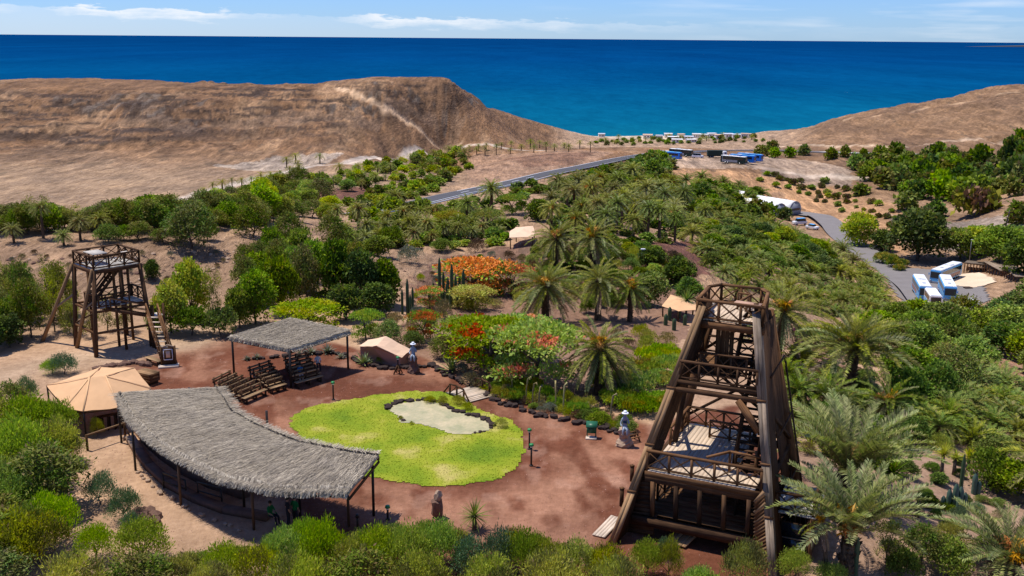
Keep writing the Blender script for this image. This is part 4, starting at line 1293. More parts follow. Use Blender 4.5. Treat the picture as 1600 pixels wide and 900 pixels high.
ORD = ('', 'second', 'third', 'fourth', 'fifth', 'front')
for blk, (a0, b0, a1, b1, n) in {'sunlit block of benches beside the big thatched roof': ((338, 603), (367, 588.5), (379.5, 622.5), (415, 607.5), 6),
                                 'half shaded middle block under the small canopy': ((392, 585), (428, 573), (421, 606.5), (446, 599), 6),
                                 'shaded far block under the small canopy': ((446, 569), (485, 560), (461, 598), (503, 586.5), 6)}.items():
    for k in range(n):
        f = k / (n - 1); L = lambda p, q: (p[0] + (q[0] - p[0]) * f, p[1] + (q[1] - p[1]) * f)
        put_bench(L(a0, a1), L(b0, b1), k, '%s bench of the %s' % ('rearmost' if k == 0 else 'frontmost' if k == n - 1 else ORD[k] + ' rearmost', blk), 'benches under the thatched canopy')


# ------------------------------------------------------------------ people
def person(name_loc, rz, pose, shirt, legs, label, hair='hair'):
    r = empty('person', name_loc, rz, label, 'person')
    if pose == 'sit':
        J = {'pel': (0, 0, .50), 'bel': (0, .02, .68), 'chest': (0, .05, .88), 'neck': (0, .03, 1.04), 'head': (0, -.01, 1.13), 'crown': (0, 0, 1.25)}
        lg = [((.09, 0, .50), .085), ((.11, -.42, .50), .065), ((.11, -.46, .10), .045), ((.11, -.60, .05), .04)]
        ar = [((.17, .05, .95), .055), ((.23, -.06, .70), .045), ((.13, -.30, .58), .035), ((.10, -.38, .56), .03)]
    else:
        J = {'pel': (0, 0, .92), 'bel': (0, 0, 1.10), 'chest': (0, .01, 1.30), 'neck': (0, 0, 1.47), 'head': (0, -.01, 1.56), 'crown': (0, 0, 1.68)}
        lg = [((.09, 0, .90), .09), ((.10, -.02, .48), .065), ((.10, .02, .09), .045), ((.10, -.13, .05), .04)]
        ar = [((.18, .01, 1.38), .055), ((.24, .03, 1.10), .045), ((.23, -.08, .88), .035), ((.22, -.12, .80), .032)]
    rad = {'pel': .135, 'bel': .12, 'chest': .15, 'neck': .055, 'head': .085, 'crown': .07}
    V, E, Rd = [], [], []
    for k in J: V.append(J[k]); Rd.append(rad[k])
    for k in range(5): E.append((k, k + 1))
    for s in (-1, 1):
        for chain, root in ((lg, 0), (ar, 2)):
            pv = root
            for p, rr in chain:
                V.append((p[0] * s, p[1], p[2])); Rd.append(rr); E.append((pv, len(V) - 1)); pv = len(V) - 1
    me = bpy.data.meshes.new('body'); me.from_pydata(V, E, [])
    o = link('body', me, r)
    md = o.modifiers.new('skin', 'SKIN'); me.skin_vertices[0].data[0].use_root = True
    for k, rr in enumerate(Rd): me.skin_vertices[0].data[k].radius = (rr, rr * (.75 if k in (1, 2) else 1))
    o.modifiers.new('sub', 'SUBSURF').levels = 1; o.modifiers['sub'].render_levels = 1
    dg = bpy.context.evaluated_depsgraph_get(); dg.update()
    me2 = bpy.data.meshes.new_from_object(o.evaluated_get(dg)); o.modifiers.clear(); o.data = me2
    me2.materials.clear()
    for m in (M['skin'], shirt, legs): me2.materials.append(m)
    hz, pz = J['neck'][2], J['pel'][2] + .03
    for f in me2.polygons:
        c = f.center; f.use_smooth = True
        arm = abs(c.x) > .16 and c.z > (.5 if pose == 'sit' else .75)
        f.material_index = 0 if c.z > hz or (arm and c.z < hz - .32) or c.z < .06 else (1 if c.z > pz and not (pose == 'sit' and c.y < -.15 and abs(c.x) < .16 and c.z < .6) else 2)
    h = bmesh.new(); bmesh.ops.create_uvsphere(h, u_segments=10, v_segments=6, radius=.105)
    hm = bpy.data.meshes.new('hair'); h.to_mesh(hm); h.free(); hm.materials.append(M[hair])
    p = J['crown']; ho = link('hair', hm, r, Matrix.Translation((p[0], p[1] + .02, p[2] - .03)) @ Matrix.Diagonal((.95, 1.05, .85, 1)))
    return r


person(flat(470, 594), radians(20), 'sit', M['cloth_blue'], M['cloth_pale'], 'person in a blue shirt sitting on a shaded bench under the small canopy')
person(flat(497, 577), radians(20), 'sit', M['cloth_pale'], M['cloth_dark'], 'person in a pale top sitting at the end of a shaded bench')
person(flat(462, 822), radians(150), 'stand', M['cloth_green'], M['cloth_dark'], 'dark haired person in a green shirt standing behind the bushes by the canopy')
person(flat(451, 824), radians(120), 'stand', M['cloth_dark'], M['cloth_dark'], 'person in black standing next to the one in green')
person(flat(424, 818), radians(60), 'sit', M['cloth_green'], M['cloth_dark'], 'seated person in green in the deep shade under the long canopy')


# ------------------------------------------------------------------ canvas tents
def poly_mesh(name, pts, faces, mat, thick=.03):
    me = bpy.data.meshes.new(name); bm = bmesh.new()
    vs = [bm.verts.new(p) for p in pts]
    for f in faces: bm.faces.new([vs[i] for i in f])
    bmesh.ops.recalc_face_normals(bm, faces=bm.faces)
    bmesh.ops.subdivide_edges(bm, edges=bm.edges, cuts=3, use_grid_fill=True)
    for v in bm.verts: v.co.z += (fbm(np.array([v.co.x * 1.1 + 40]), np.array([v.co.y * 1.1 + 40]), 3, 2)[0] - .5) * .16
    bmesh.ops.solidify(bm, geom=bm.faces[:], thickness=thick)
    bm.to_mesh(me); bm.free(); me.materials.append(mat)
    return me


M['seam'] = m_plain('canvas_seam', (.62, .38, .20), .9, .1, .15)
c0 = flat(150, 640)
t = empty('shade_tent', c0, 0, 'large sand coloured canvas tent roof beside the end of the curved canopy', 'tent')
rim = [flat(px, py, 1.75) - c0 for px, py in ((72, 602), (102, 638), (130, 643), (186, 636), (236, 607), (210, 575), (157, 574))]
ap = [flat(140, 590, 3.0) - c0, flat(165, 588, 3.0) - c0]
P = [tuple(p) for p in rim + ap]
cn = link('canopy', poly_mesh('canopy', P, [(0, 1, 7), (1, 2, 7), (2, 3, 8, 7), (3, 4, 8), (4, 5, 8), (5, 6, 7, 8), (6, 0, 7)], M['sand_cloth']), t)
for i in range(7): bar(cn, 'seam', rim[i] + Vector((0, 0, .05)), (ap[0] if i in (0, 1, 2, 6) else ap[1]) + Vector((0, 0, .05)), .10, .012, M['seam'])
for p in rim: pole(t, 'post', (p.x * .97, p.y * .97, 0), (p.x * .98, p.y * .98, 1.75), .06, M['black_post'])
for i in range(7):
    a, b = rim[i] - Vector((0, 0, .12)), rim[(i + 1) % 7] - Vector((0, 0, .12)); bar(t, 'edge_beam', a * .985 + Vector((0, 0, .03)), b * .985 + Vector((0, 0, .03)), .06, .10, M['dark_wood'])
planks(t, 'counter_board', rim[2] + Vector((.3, .9, -.85)), rim[3] + Vector((-.3, 1.0, -.85)), (0, .5, 0), 2, .05, M['brown_wood'])
for i, (a, b) in enumerate(((2, 3),)):
    for k in range(5):
        p = rim[a].lerp(rim[b], (k + .5) / 5); bar(t, 'counter_panel', (p.x, p.y + 1.0, 0), (p.x, p.y + 1.0, .95), .5, .05, M['dark_wood'], (1, 0, 0))

c0 = flat(605, 566)
t = empty('canvas_tent', c0, 0, 'small pale ridge tent with shaded pinkish walls among garden plants', 'tent')
g = lambda px, py, z: tuple(flat(px, py, z) - c0)
P = [g(588, 540, 1.8), g(603, 525.5, 1.95), g(643, 546, 1.0), g(628, 558.5, .85), g(561, 541, 1.1), g(575, 531, 1.25)]
link('roof', poly_mesh('roof', P, [(0, 1, 2, 3), (0, 4, 5, 1)], M['pale_cloth']), t)
Wp = [Vector(P[4]) * .97, Vector(P[0]) * .97, Vector(P[3]) * .97]
a, m_, b = Vector(P[4]), Vector(P[0]), Vector(P[3]); bk = Vector(P[2])
for n_, V_ in (('front_wall', [(a.x + .1, a.y + .05, 0), (b.x - .1, b.y + .05, 0), (b.x - .1, b.y + .05, b.z - .06), (m_.x, m_.y + .05, m_.z - .06), (a.x + .1, a.y + .05, a.z - .06)]), ('side_wall', [(b.x - .1, b.y + .06, 0), (bk.x - .1, bk.y - .06, 0), (bk.x - .1, bk.y - .06, bk.z - .06), (b.x - .1, b.y + .06, b.z - .06)])):
    me = poly_mesh(n_, V_, [tuple(range(len(V_)))], M['shaded_pink_cloth'], .03); link(n_, me, t)


def sail(px, posts, z, label, mat='sand_cloth', rise=.35):
    Pw = []
    for p in px:
        k = pix_ray(*p); Pw.append(p)
    base = at(*posts[0]); Y = base.y; zr = base.z + z
    pts = [flat(*p, zr + rise * (i % 2)) for i, p in enumerate(px)]
    c = sum(pts, Vector()) / len(pts); c.z = ground_z(c.x, c.y)
    t = empty('shade_sail', c, 0, label, 'shade sail')
    q = [p - c for p in pts]; mid = sum(q, Vector()) / len(q) + Vector((0, 0, .35))
    n = len(q)
    link('canopy', poly_mesh('canopy', [tuple(p) for p in q] + [tuple(mid)], [(i, (i + 1) % n, n) for i in range(n)], M[mat]), t)
    for p in q:
        gz = ground_z(p.x * .92 + c.x, p.y * .92 + c.y) - c.z
        pole(t, 'post', (p.x * .92, p.y * .92, gz - .1), (p.x * .95, p.y * .95, p.z - .02), .08, M['dark_wood'])
    return t


sail([(796, 362), (806, 355), (833, 353), (836, 363), (833, 370), (796, 371)], [(812, 378)], 1.9, 'pale tan sail roof on posts in the middle of the palm garden', 'pale_cloth', .1)
sail([(1034, 478), (1048, 460), (1085, 470), (1092, 484), (1060, 486)], [(1062, 490)], 1.2, 'sand coloured sail roof partly behind the big tower and a tree yucca', 'sand_cloth', .1)
sail([(641, 340), (655, 339), (655, 345), (641, 346)], [(648, 352)], 1.2, 'tiny pinkish shelter roof in the far part of the palm garden', 'pale_cloth', .1)


# ------------------------------------------------------------------ stones
def rock_me(name, seed, mat, r=1.0, sub=1, squash=.75):
    bm = bmesh.new(); bmesh.ops.create_icosphere(bm, subdivisions=sub, radius=r)
    rn = random.Random(seed)
    for v in bm.verts: v.co *= rn.uniform(.72, 1.15); v.co.z *= squash
    me = bpy.data.meshes.new(name); bm.to_mesh(me); bm.free(); me.materials.append(mat)
    return me


ROCKS = [rock_me('rock', i, M['rock_dark']) for i in range(6)]
ROCKS_P = [rock_me('rock', 20 + i, M['rock_pale']) for i in range(4)]
ROCKS_R = [rock_me('rock', 40 + i, M['rock_red']) for i in range(4)]


def rock_row(name, px, label, kinds, sz=(.2, .34), gap=.42, rows=2, spread_=.28, cat='rock border'):
    P = [at(*p) for p in px]
    c = P[len(P) // 2]
    t = empty(name, c, 0, label, cat)
    for i in range(len(P) - 1):
        L = (P[i + 1] - P[i]).length; n = max(1, int(L / gap))
        for k in range(n):
            for j in range(rows):
                p = P[i].lerp(P[i + 1], (k + R.random()) / n) + Vector((R.uniform(-1, 1), R.uniform(-1, 1), 0)) * spread_
                s = R.uniform(*sz)
                o = link('rock', R.choice(kinds), t, Matrix.Translation(p - c + Vector((0, 0, s * .35))) @ Matrix.Rotation(R.uniform(0, 6), 4, 'Z') @ Matrix.Diagonal((s * R.uniform(.8, 1.3), s, s * R.uniform(.8, 1.1), 1)))
    return t


rock_row('rock_border', [(548, 558), (572, 570), (600, 576), (640, 575), (675, 572), (700, 586), (720, 600)], 'dark lava rock border in front of the small pale tent', ROCKS)
rock_row('rock_border', [(750, 613), (772, 624), (800, 636), (840, 650), (880, 656), (920, 664), (960, 674), (985, 682)], 'dark lava rock border between the red path and the flower bed', ROCKS)
rock_row('rock_border', [(385, 562), (420, 560), (450, 557), (480, 553), (520, 553), (545, 559)], 'dark rock border of the bed behind the small canopy', ROCKS, rows=1)
rock_row('rock_border', [(604, 640), (612, 632), (630, 628), (660, 626), (690, 630)], 'dark rocks along the far rim of the lawn pond', ROCKS, (.16, .3), .36, 2, .16)
rock_row('rock_border', [(694, 632), (712, 644), (735, 650), (756, 655), (770, 664), (768, 673)], 'dark rocks along the rim of the pond nearest the wooden bridge', ROCKS, (.16, .3), .36, 2, .16)
rock_row('rock_border', [(628, 658), (632, 662)], 'few dark rocks on the near left rim of the pond', ROCKS, (.12, .2), .3, 2, .12)
rock_row('rock_border', [(740, 678), (760, 674)], 'few low dark rocks on the near rim of the pond', ROCKS, (.10, .18), .3, 2, .12)
rock_row('stone_wall', [(150, 578), (180, 572), (212, 568), (235, 572)], 'low dark dry stone edge under the smaller timber tower', ROCKS_R, (.22, .36), .32, 3, .14, 'wall')
rock_row('rock_pile', [(215, 800), (228, 806), (240, 816)], 'heap of brown rocks beside the twin bushes on the sandy terrace', ROCKS_R, (.2, .42), .3, 4, .5, 'rocks')
rock_row('stone_edge', [(212, 738), (235, 758), (262, 777), (300, 800), (340, 818), (385, 832)], 'pale flat stone edging along the shaded front of the long canopy', ROCKS_P, (.12, .22), .55, 1, .12, 'edging')

# terraced seating steps and hand rails under the long canopy
for i, (pts, lb) in enumerate((([(204, 688), (216, 708), (234, 732), (262, 758), (305, 782), (352, 800), (420, 812)], 'lower earth seating step in the shade of the long canopy'), ([(214, 672), (232, 694), (256, 716), (290, 740), (330, 760), (385, 778)], 'upper earth seating step in the shade of the long canopy'))):
    Pw = [flat(*p) for p in pts]; c = Pw[3]; t = empty('seating_step', c, 0, lb, 'step')
    for k in range(len(Pw) - 1):
        a, b = Pw[k] - c, Pw[k + 1] - c; h = .34 + .3 * i
        bar(t, 'stone_block', (a.x, a.y, h / 2), (b.x, b.y, h / 2), .55, h, M['rock_pale'] if k == 0 else M['rock_red'])
for (p, q, lb) in (((256, 763), (291, 775), 'dark hand rail under the long canopy, the one nearer the sand tent'), ((310, 778), (347, 789), 'dark hand rail under the long canopy, the one nearer the front corner post')):
    a, b = flat(*p), flat(*q); t = empty('hand_rail', a, 0, lb, 'railing', 'hand rails under the long canopy'); d = b - a
    for k in (0, 1): pole(t, 'post', d * k, d * k + Vector((0, 0, .95)), .05, M['black_post'])
    bar(t, 'top_rail', (0, 0, .95), d + Vector((0, 0, .95)), .08, .08, M['black_post']); bar(t, 'low_rail', (0, 0, .45), d + Vector((0, 0, .45)), .06, .06, M['black_post'])
a, b = flat(137, 704), flat(196, 684)
t = empty('pole_fence', a, 0, 'single rail pole fence between the bushes and the sand tent', 'fence'); d = b - a
pole(t, 'post', (0, 0, -.1), (0, 0, 1.05), .08, M['dark_wood']); pole(t, 'post', d, d + Vector((0, 0, 1.05)), .08, M['dark_wood'])
pole(t, 'rail', Vector((0, 0, 1.0)), d + Vector((0, 0, 1.0)), .06, M['tan_wood']); pole(t, 'brace', d + Vector((0, 0, .9)), d + Vector((.5, -.3, 0)), .05, M['dark_wood'])
for k in range(2):
    p = d + Vector((.1 + .25 * k, -.25 - .1 * k, .1)); link('foot_stone', ROCKS_P[k], t, Matrix.Translation(p) @ Matrix.Scale(.2, 4))

# ------------------------------------------------------------------ lamp posts, lectern, statues, bridge
def lamp_post(px, py, h, label, tripod=False):
    t = empty('lamp_post', flat(px, py), R.uniform(0, 6), label, 'lamp post')
    z0 = .62 if tripod else 0
    pole(t, 'pole', (0, 0, z0 - .02), (0, 0, h - .1), .055, M['black_post'])
    link('cap', cyl_me('cap', .15, .12, .12, M['green_paint'], 10), t, Matrix.Translation((0, 0, h - .1)))
    link('lamp_glass', cyl_me('lamp_glass', .08, .08, .1, M['white_paint'], 8), t, Matrix.Translation((0, 0, h - .2)))
    if tripod:
        for k in range(4):
            a = k * pi / 2; bar(t, 'leg', (.36 * cos(a), .36 * sin(a), 0), (.06 * cos(a), .06 * sin(a), .68), .07, .07, M['dark_wood'])
        bar(t, 'brace', (-.26, 0, .22), (.26, 0, .22), .05, .05, M['dark_wood']); bar(t, 'brace', (0, -.26, .24), (0, .26, .24), .05, .05, M['dark_wood'])
    else: link('base', cyl_me('base', .12, .10, .08, M['black_post'], 10), t)


lamp_post(521, 625, 1.35, 'green capped lamp post at the far left edge of the lawn')
lamp_post(827, 702, 1.35, 'green capped lamp post right of the lawn, farther of the pair')
lamp_post(830, 728, 1.4, 'green capped lamp post right of the lawn, nearer of the pair')
lamp_post(622, 584, 1.35, 'green capped lamp on a dark wooden tripod in front of the small tent', True)
lamp_post(606, 812, .8, 'low green mushroom lamp rising behind the foreground bushes')
t = empty('bollard', flat(559, 830), 0, 'short black bollard behind the bushes near the canopy corner post', 'bollard')
pole(t, 'shaft', (0, 0, 0), (0, 0, .85), .06, M['black_post']); link('head', cyl_me('head', .11, .07, .16, M['black_post'], 10), t, Matrix.Translation((0, 0, .8)))

t = empty('lectern', flat(924, 684), radians(-8), 'green sloping lectern on a pale base beside the path border', 'lectern')
bar(t, 'base', (-.35, -.15, .05), (.35, -.15, .05), .5, .10, M['pale_wood'])
for s in (-1, 1): bar(t, 'leg', (s * .28, 0, .1), (s * .28, .05, .85), .07, .12, M['green_dark'])
bar(t, 'desk', (0, -.22, .78), (0, .28, 1.02), .72, .06, M['green_dark']); bar(t, 'front_panel', (-.27, -.02, .55), (.27, -.02, .55), .04, .45, M['green_dark'])


def statue(px, py, h_rock, h_fig, label, wide, rockmat, fig, body=True):
    p0 = flat(px, py); t = empty('statue', p0, 0, label, 'statue')
    bm = bmesh.new()
    n, m = 12, 10
    rn = random.Random(px)
    ring = []
    for k in range(m + 1):
        f = k / m; r = wide * (1.05 - .45 * f + .10 * sin(f * 9))
        ring.append([bm.verts.new((r * cos(2 * pi * i / n) * rn.uniform(.82, 1.15) + .05 * sin(f * 5), r * sin(2 * pi * i / n) * rn.uniform(.82, 1.15), h_rock * f + rn.uniform(-.04, .04))) for i in range(n)])
    for k in range(m):
        for i in range(n): bm.faces.new((ring[k][i], ring[k][(i + 1) % n], ring[k + 1][(i + 1) % n], ring[k + 1][i]))
    bm.faces.new(ring[-1])
    me = bpy.data.meshes.new('rock_pillar'); bm.to_mesh(me); bm.free(); me.materials.append(rockmat); link('rock_pillar', me, t)
    z = h_rock - .1
    # seated figure with a hat: one skinned body
    V = [(0, 0, z + .1), (0, .02, z + .42 * h_fig), (0, 0, z + .70 * h_fig), (0, -.02, z + .82 * h_fig), (0, -.03, z + .95 * h_fig),
         (.17, -.02, z + .62 * h_fig), (.26, -.16, z + .42 * h_fig), (.20, -.34, z + .52 * h_fig), (-.17, -.02, z + .62 * h_fig), (-.27, -.10, z + .40 * h_fig), (-.22, -.30, z + .30 * h_fig),
         (.12, -.34, z + .16 * h_fig), (.13, -.42, z - .25), (-.12, -.34, z + .16 * h_fig), (-.13, -.40, z - .22)]
    E = [(0, 1), (1, 2), (2, 3), (3, 4), (2, 5), (5, 6), (6, 7), (2, 8), (8, 9), (9, 10), (0, 11), (11, 12), (0, 13), (13, 14)]
    Rd = [.17, .16, .14, .07, .10, .07, .055, .045, .07, .055, .045, .10, .06, .10, .06]
    me = bpy.data.meshes.new('figure'); me.from_pydata(V, E, [])
    o = link('figure', me, t); o.modifiers.new('skin', 'SKIN'); me.skin_vertices[0].data[0].use_root = True
    for k, rr in enumerate(Rd): me.skin_vertices[0].data[k].radius = (rr, rr)
    o.modifiers.new('sub', 'SUBSURF').levels = 1
    dg = bpy.context.evaluated_depsgraph_get(); dg.update()
    me2 = bpy.data.meshes.new_from_object(o.evaluated_get(dg)); o.modifiers.clear(); o.data = me2; me2.materials.clear(); me2.materials.append(fig)
    for f in me2.polygons: f.use_smooth = True
    link('hat_brim', cyl_me('hat_brim', .24, .20, .04, M['stone_white'], 12), t, Matrix.Translation((0, -.03, z + .98 * h_fig)))
    link('hat_crown', cyl_me('hat_crown', .13, .10, .16, M['stone_white'], 10), t, Matrix.Translation((0, -.03, z + .98 * h_fig)))
    return t


statue(646, 582, 1.35, 1.05, 'grey and white figure on a tall brown rock beside the small tent', .42, M['rock_red'], M['stone_grey'])
statue(975, 696, 1.15, 1.15, 'white hatted figure on a rough pale rock near the big tower', .50, M['rock_pale'], M['stone_grey'])
t = empty('wooden_cart', flat(990, 690), radians(30), 'small dark wooden rack beside the white hatted statue', 'rack')
for k in range(3): bar(t, 'slat', (-.35, -.2 + .2 * k, .35 + .12 * k), (.35, -.2 + .2 * k, .35 + .12 * k), .1, .05, M['brown_wood'])
for s in (-.3, .3): bar(t, 'leg', (s, -.3, 0), (s, .25, .75), .07, .07, M['dark_wood']); bar(t, 'leg', (s, .3, 0), (s, .2, .7), .07, .08, M['dark_wood'])
t = empty('standing_stone', flat(683, 808), 0, 'narrow brown rock standing upright behind the foreground bushes', 'rock')
for k, (dx, z, s, sz) in enumerate(((0, .55, .34, .75), (.05, 1.25, .24, .35))):
    link('stone', rock_me('stone', 60 + k, M['rock_red' if k == 0 else 'rock_pale'], 1, 2, 1), t, Matrix.Translation((dx, 0, z)) @ Matrix.Diagonal((s, s, sz, 1)))


def bridge():
    A, B = (flat(702, 617) + flat(731, 603)) / 2, (flat(740, 632) + flat(763, 619)) / 2
    c = (A + B) / 2; d = (B - A); L = d.length / 2
    t = empty('foot_bridge', c, atan2(d.y, d.x), 'little wooden foot bridge with pale boards beside the lawn pond', 'bridge')
    w = 1.15
    prof = [(-L, .05), (-L * .5, .16), (0, .21), (L * .5, .18), (L, .06)]
    n = 14
    f = lambda x: float(np.interp(x, [p[0] for p in prof], [p[1] for p in prof]))
    for k in range(n):
        x = -L + 2 * L * (k + .5) / n
        bar(t, 'deck_board', (x, -w, f(x)), (x, w, f(x)), 2 * L / n - .015, .05, M['pale_wood'])
    for s in (-1, 1):
        for i in range(4): bar(t, 'stringer', (prof[i][0], s * (w - .1), prof[i][1] - .12), (prof[i + 1][0], s * (w - .1), prof[i + 1][1] - .12), .1, .18, M['dark_wood'])
        xs = (-L * .62, 0, L * .62)
        for x in xs: bar(t, 'railing_post', (x, s * w, f(x) - .1), (x, s * w, f(x) + .72), .1, .1, M['dark_wood'])
        for i in (0, 1): bar(t, 'hand_rail', (xs[i], s * w, f(xs[i]) + .74), (xs[i + 1], s * w, f(xs[i + 1]) + .74), .12, .07, M['dark_wood'])
        bar(t, 'end_brace', (-L - .25, s * w, .05), (xs[0], s * w, f(xs[0]) + .70), .09, .07, M['dark_wood']); bar(t, 'end_brace', (L + .25, s * w, .05), (xs[2], s * w, f(xs[2]) + .70), .09, .07, M['dark_wood'])
        for i in (0, 1): bar(t, 'brace', (xs[i], s * w, f(xs[i]) + .1), (xs[i + 1], s * w, f(xs[i + 1]) + .68), .07, .05, M['dark_wood'])


bridge()

# loose gravel trodden over the red yard
def yard_gravel():
    P = np.array([tuple(flat(*p))[:2] for p in ARENA_PX]); lo, hi = P.min(0), P.max(0); n = 26000
    xy = lo + NP.rand(n, 2) * (hi - lo); k = inside(xy[:, 0], xy[:, 1], P) & (fbm(xy[:, 0] / 2.5, xy[:, 1] / 2.5, 3, 17) > .47); xy = xy[k]; n = len(xy)
    s = .012 + .035 * NP.rand(n) ** 3; base = np.array([(1, 0, 0), (-.5, .87, 0), (-.5, -.87, 0), (0, 0, .9)])
    a = NP.rand(n) * 6.28; c, sn = np.cos(a), np.sin(a)
    B = base[None] * s[:, None, None]; V = np.stack([B[..., 0] * c[:, None] - B[..., 1] * sn[:, None] + xy[:, :1], B[..., 0] * sn[:, None] + B[..., 1] * c[:, None] + xy[:, 1:], B[..., 2] + .004], -1).reshape(-1, 3)
    F = (np.arange(n)[:, None, None] * 4 + np.array([[0, 1, 3], [1, 2, 3], [2, 0, 3]])[None]).reshape(-1, 3)
    tag(link('gravel', mesh_np('gravel', V, [F], M['yard_gravel'])), 'loose reddish gravel scattered over the yard', None, None, 'stuff')


M['yard_gravel'] = m_leaf('yard_gravel', (.13, .06, .04), (.42, .26, .19), None, 0.0)
yard_gravel()

# ------------------------------------------------------------------ plant prototypes
def rot_z(V, a):
    c, s = cos(a), sin(a); W_ = V.copy(); W_[:, 0] = V[:, 0] * c - V[:, 1] * s; W_[:, 1] = V[:, 0] * s + V[:, 1] * c; return W_


def leaves(P, D, size, asp, rng, fold=.25):
    """P base points, D unit directions: rhombic leaves, one island each"""
    n = len(P); up = rng.normal(size=(n, 3)) * .55 + np.array([0, 0, 1.0]); S = np.cross(D, up); S /= np.linalg.norm(S, axis=1)[:, None] + 1e-9
    L = (size * (.6 + .8 * rng.rand(n)))[:, None]; Wd = L * asp
    mid = P + D * L * .45 + np.cross(S, D) * L * fold * (rng.rand(n, 1) - .3)
    return np.stack([P, mid + S * Wd, P + D * L, mid - S * Wd], 1).reshape(-1, 3), np.arange(4 * n).reshape(-1, 4)


def crown_points(n, lobes, rng, shell=.55, fuzz=.12, bottom=-.6):
    """lobes: list of (cx,cy,cz,rx,ry,rz)"""
    Lb = np.array(lobes); vol = (Lb[:, 3] * Lb[:, 4] * Lb[:, 5]) ** .67; k = rng.choice(len(Lb), n, p=vol / vol.sum())
    d = rng.normal(size=(n, 3)); d /= np.linalg.norm(d, axis=1)[:, None]
    d[:, 2] = np.where(d[:, 2] < bottom, -d[:, 2], d[:, 2])
    r = shell + (1 - shell) * rng.rand(n) ** .6; r = r + rng.normal(size=n) * fuzz
    P = Lb[k, :3] + d * Lb[k, 3:] * r[:, None]
    return P, d


def mk_lobes(rng, n, R_=1.0, H=1.0, r=(.25, .45), flat_=.8, base=.25, dome=True, skirt=0):
    out = []
    for i in range(n):
        a = i * 2.399 + rng.rand() * .6; q = sqrt((i + .4) / n) * .78 * R_
        z = base + (H - base) * ((1 - (q / R_) ** 2 * .85) if dome else rng.rand()) * (.72 + .28 * rng.rand())
        s = r[0] + (r[1] - r[0]) * rng.rand()
        out.append((q * cos(a), q * sin(a), z - s * flat_ * .6, s, s, s * flat_))
    for i in range(skirt):
        a = i * 2.399 + rng.rand(); q = R_ * (.45 + .35 * rng.rand()); s = r[0] + (r[1] - r[0]) * rng.rand()
        out.append((q * cos(a), q * sin(a), s * flat_ * .7 + (base + .25 * (H - base)) * rng.rand(), s, s, s * flat_))
    return out


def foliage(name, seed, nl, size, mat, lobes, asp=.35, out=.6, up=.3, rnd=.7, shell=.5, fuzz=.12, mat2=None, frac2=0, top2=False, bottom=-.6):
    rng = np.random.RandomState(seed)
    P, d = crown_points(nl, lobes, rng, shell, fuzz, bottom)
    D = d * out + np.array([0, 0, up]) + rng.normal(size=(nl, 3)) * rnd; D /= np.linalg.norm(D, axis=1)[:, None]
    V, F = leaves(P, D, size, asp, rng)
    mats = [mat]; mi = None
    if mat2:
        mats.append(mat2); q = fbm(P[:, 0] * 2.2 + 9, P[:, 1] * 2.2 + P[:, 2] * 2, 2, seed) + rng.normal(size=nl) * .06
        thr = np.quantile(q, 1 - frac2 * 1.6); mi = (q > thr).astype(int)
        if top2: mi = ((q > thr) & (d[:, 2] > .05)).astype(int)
    return mesh_np(name, V, [F], mats, mi)


def trunk_mesh(name, seed, lobes, h0, r, mat, n_l=7, lean=.1):
    """tapered trunk that forks into limbs reaching the lobes"""
    rng = random.Random(seed); parts = []
    fork = Vector((rng.uniform(-lean, lean), rng.uniform(-lean, lean), h0))
    parts.append(tube_np([(0, 0, -.25), (fork.x * .3, fork.y * .3, h0 * .5), fork], [r * 1.25, r, r * .8]))
    for L in rng.sample(list(lobes), min(n_l, len(lobes))):
        e = Vector(L[:3]); m_ = fork.lerp(e, .5) + Vector((rng.uniform(-.08, .08), rng.uniform(-.08, .08), .05))
        parts.append(tube_np([fork, m_, e], [r * .6, r * .38, r * .12], 5))
    V, Fs = join_np(parts)
    return mesh_np(name, V, Fs, mat, smooth=True)


def tree_proto(kind, seed, nl, size, mat, lobes, h0, r, bark='bark', **kw):
    return (foliage('crown', seed, nl, size, M[mat] if isinstance(mat, str) else mat, lobes, **kw), trunk_mesh('trunk', seed, lobes, h0, r, M[bark], **({})))


PROTO = {}


def add_proto(k, f, nv=3):
    PROTO[k] = [f(i) for i in range(nv)]


def rs(i): return np.random.RandomState(100 + i)


# all prototypes have radius about 1 and height about 2 (trees) or 1.3 (bushes); placed with their own scales
add_proto('feather', lambda i: tree_proto('b', 200 + i, 5200, .085, 'l_bright', mk_lobes(rs(i), 20, .9, 1.25, (.24, .42), .95, .2), .25, .035, asp=.17, up=.75, out=.7, rnd=.45, shell=.35, fuzz=.16), 3)
add_proto('feather_lime', lambda i: tree_proto('b', 210 + i, 5200, .085, 'l_lime', mk_lobes(rs(i + 3), 18, .9, 1.35, (.22, .40), 1.05, .2), .25, .035, asp=.15, up=.8, out=.6, rnd=.45, shell=.3, fuzz=.18, mat2=M['l_olive'], frac2=.22), 3)
add_proto('feather_blue', lambda i: tree_proto('b', 220 + i, 4200, .085, 'l_blue', mk_lobes(rs(i + 6), 14, .85, 1.1, (.25, .42), .9, .15), .2, .03, asp=.15, up=.6, out=.8, rnd=.45, shell=.3, fuzz=.15), 2)
add_proto('bush_mid', lambda i: tree_proto('b', 230 + i, 3600, .10, 'l_mid', mk_lobes(rs(i + 9), 14, .9, 1.2, (.28, .46), .85, .15), .2, .035, asp=.3, shell=.5), 3)
add_proto('tree_dense', lambda i: tree_proto('t', 240 + i, 5200, .13, 'l_dark', mk_lobes(rs(i + 12), 22, .95, 2.0, (.28, .48), .85, .55, skirt=12), .35, .055, asp=.36, shell=.62, fuzz=.09, mat2=M['l_mid'], frac2=.3, top2=True), 3)
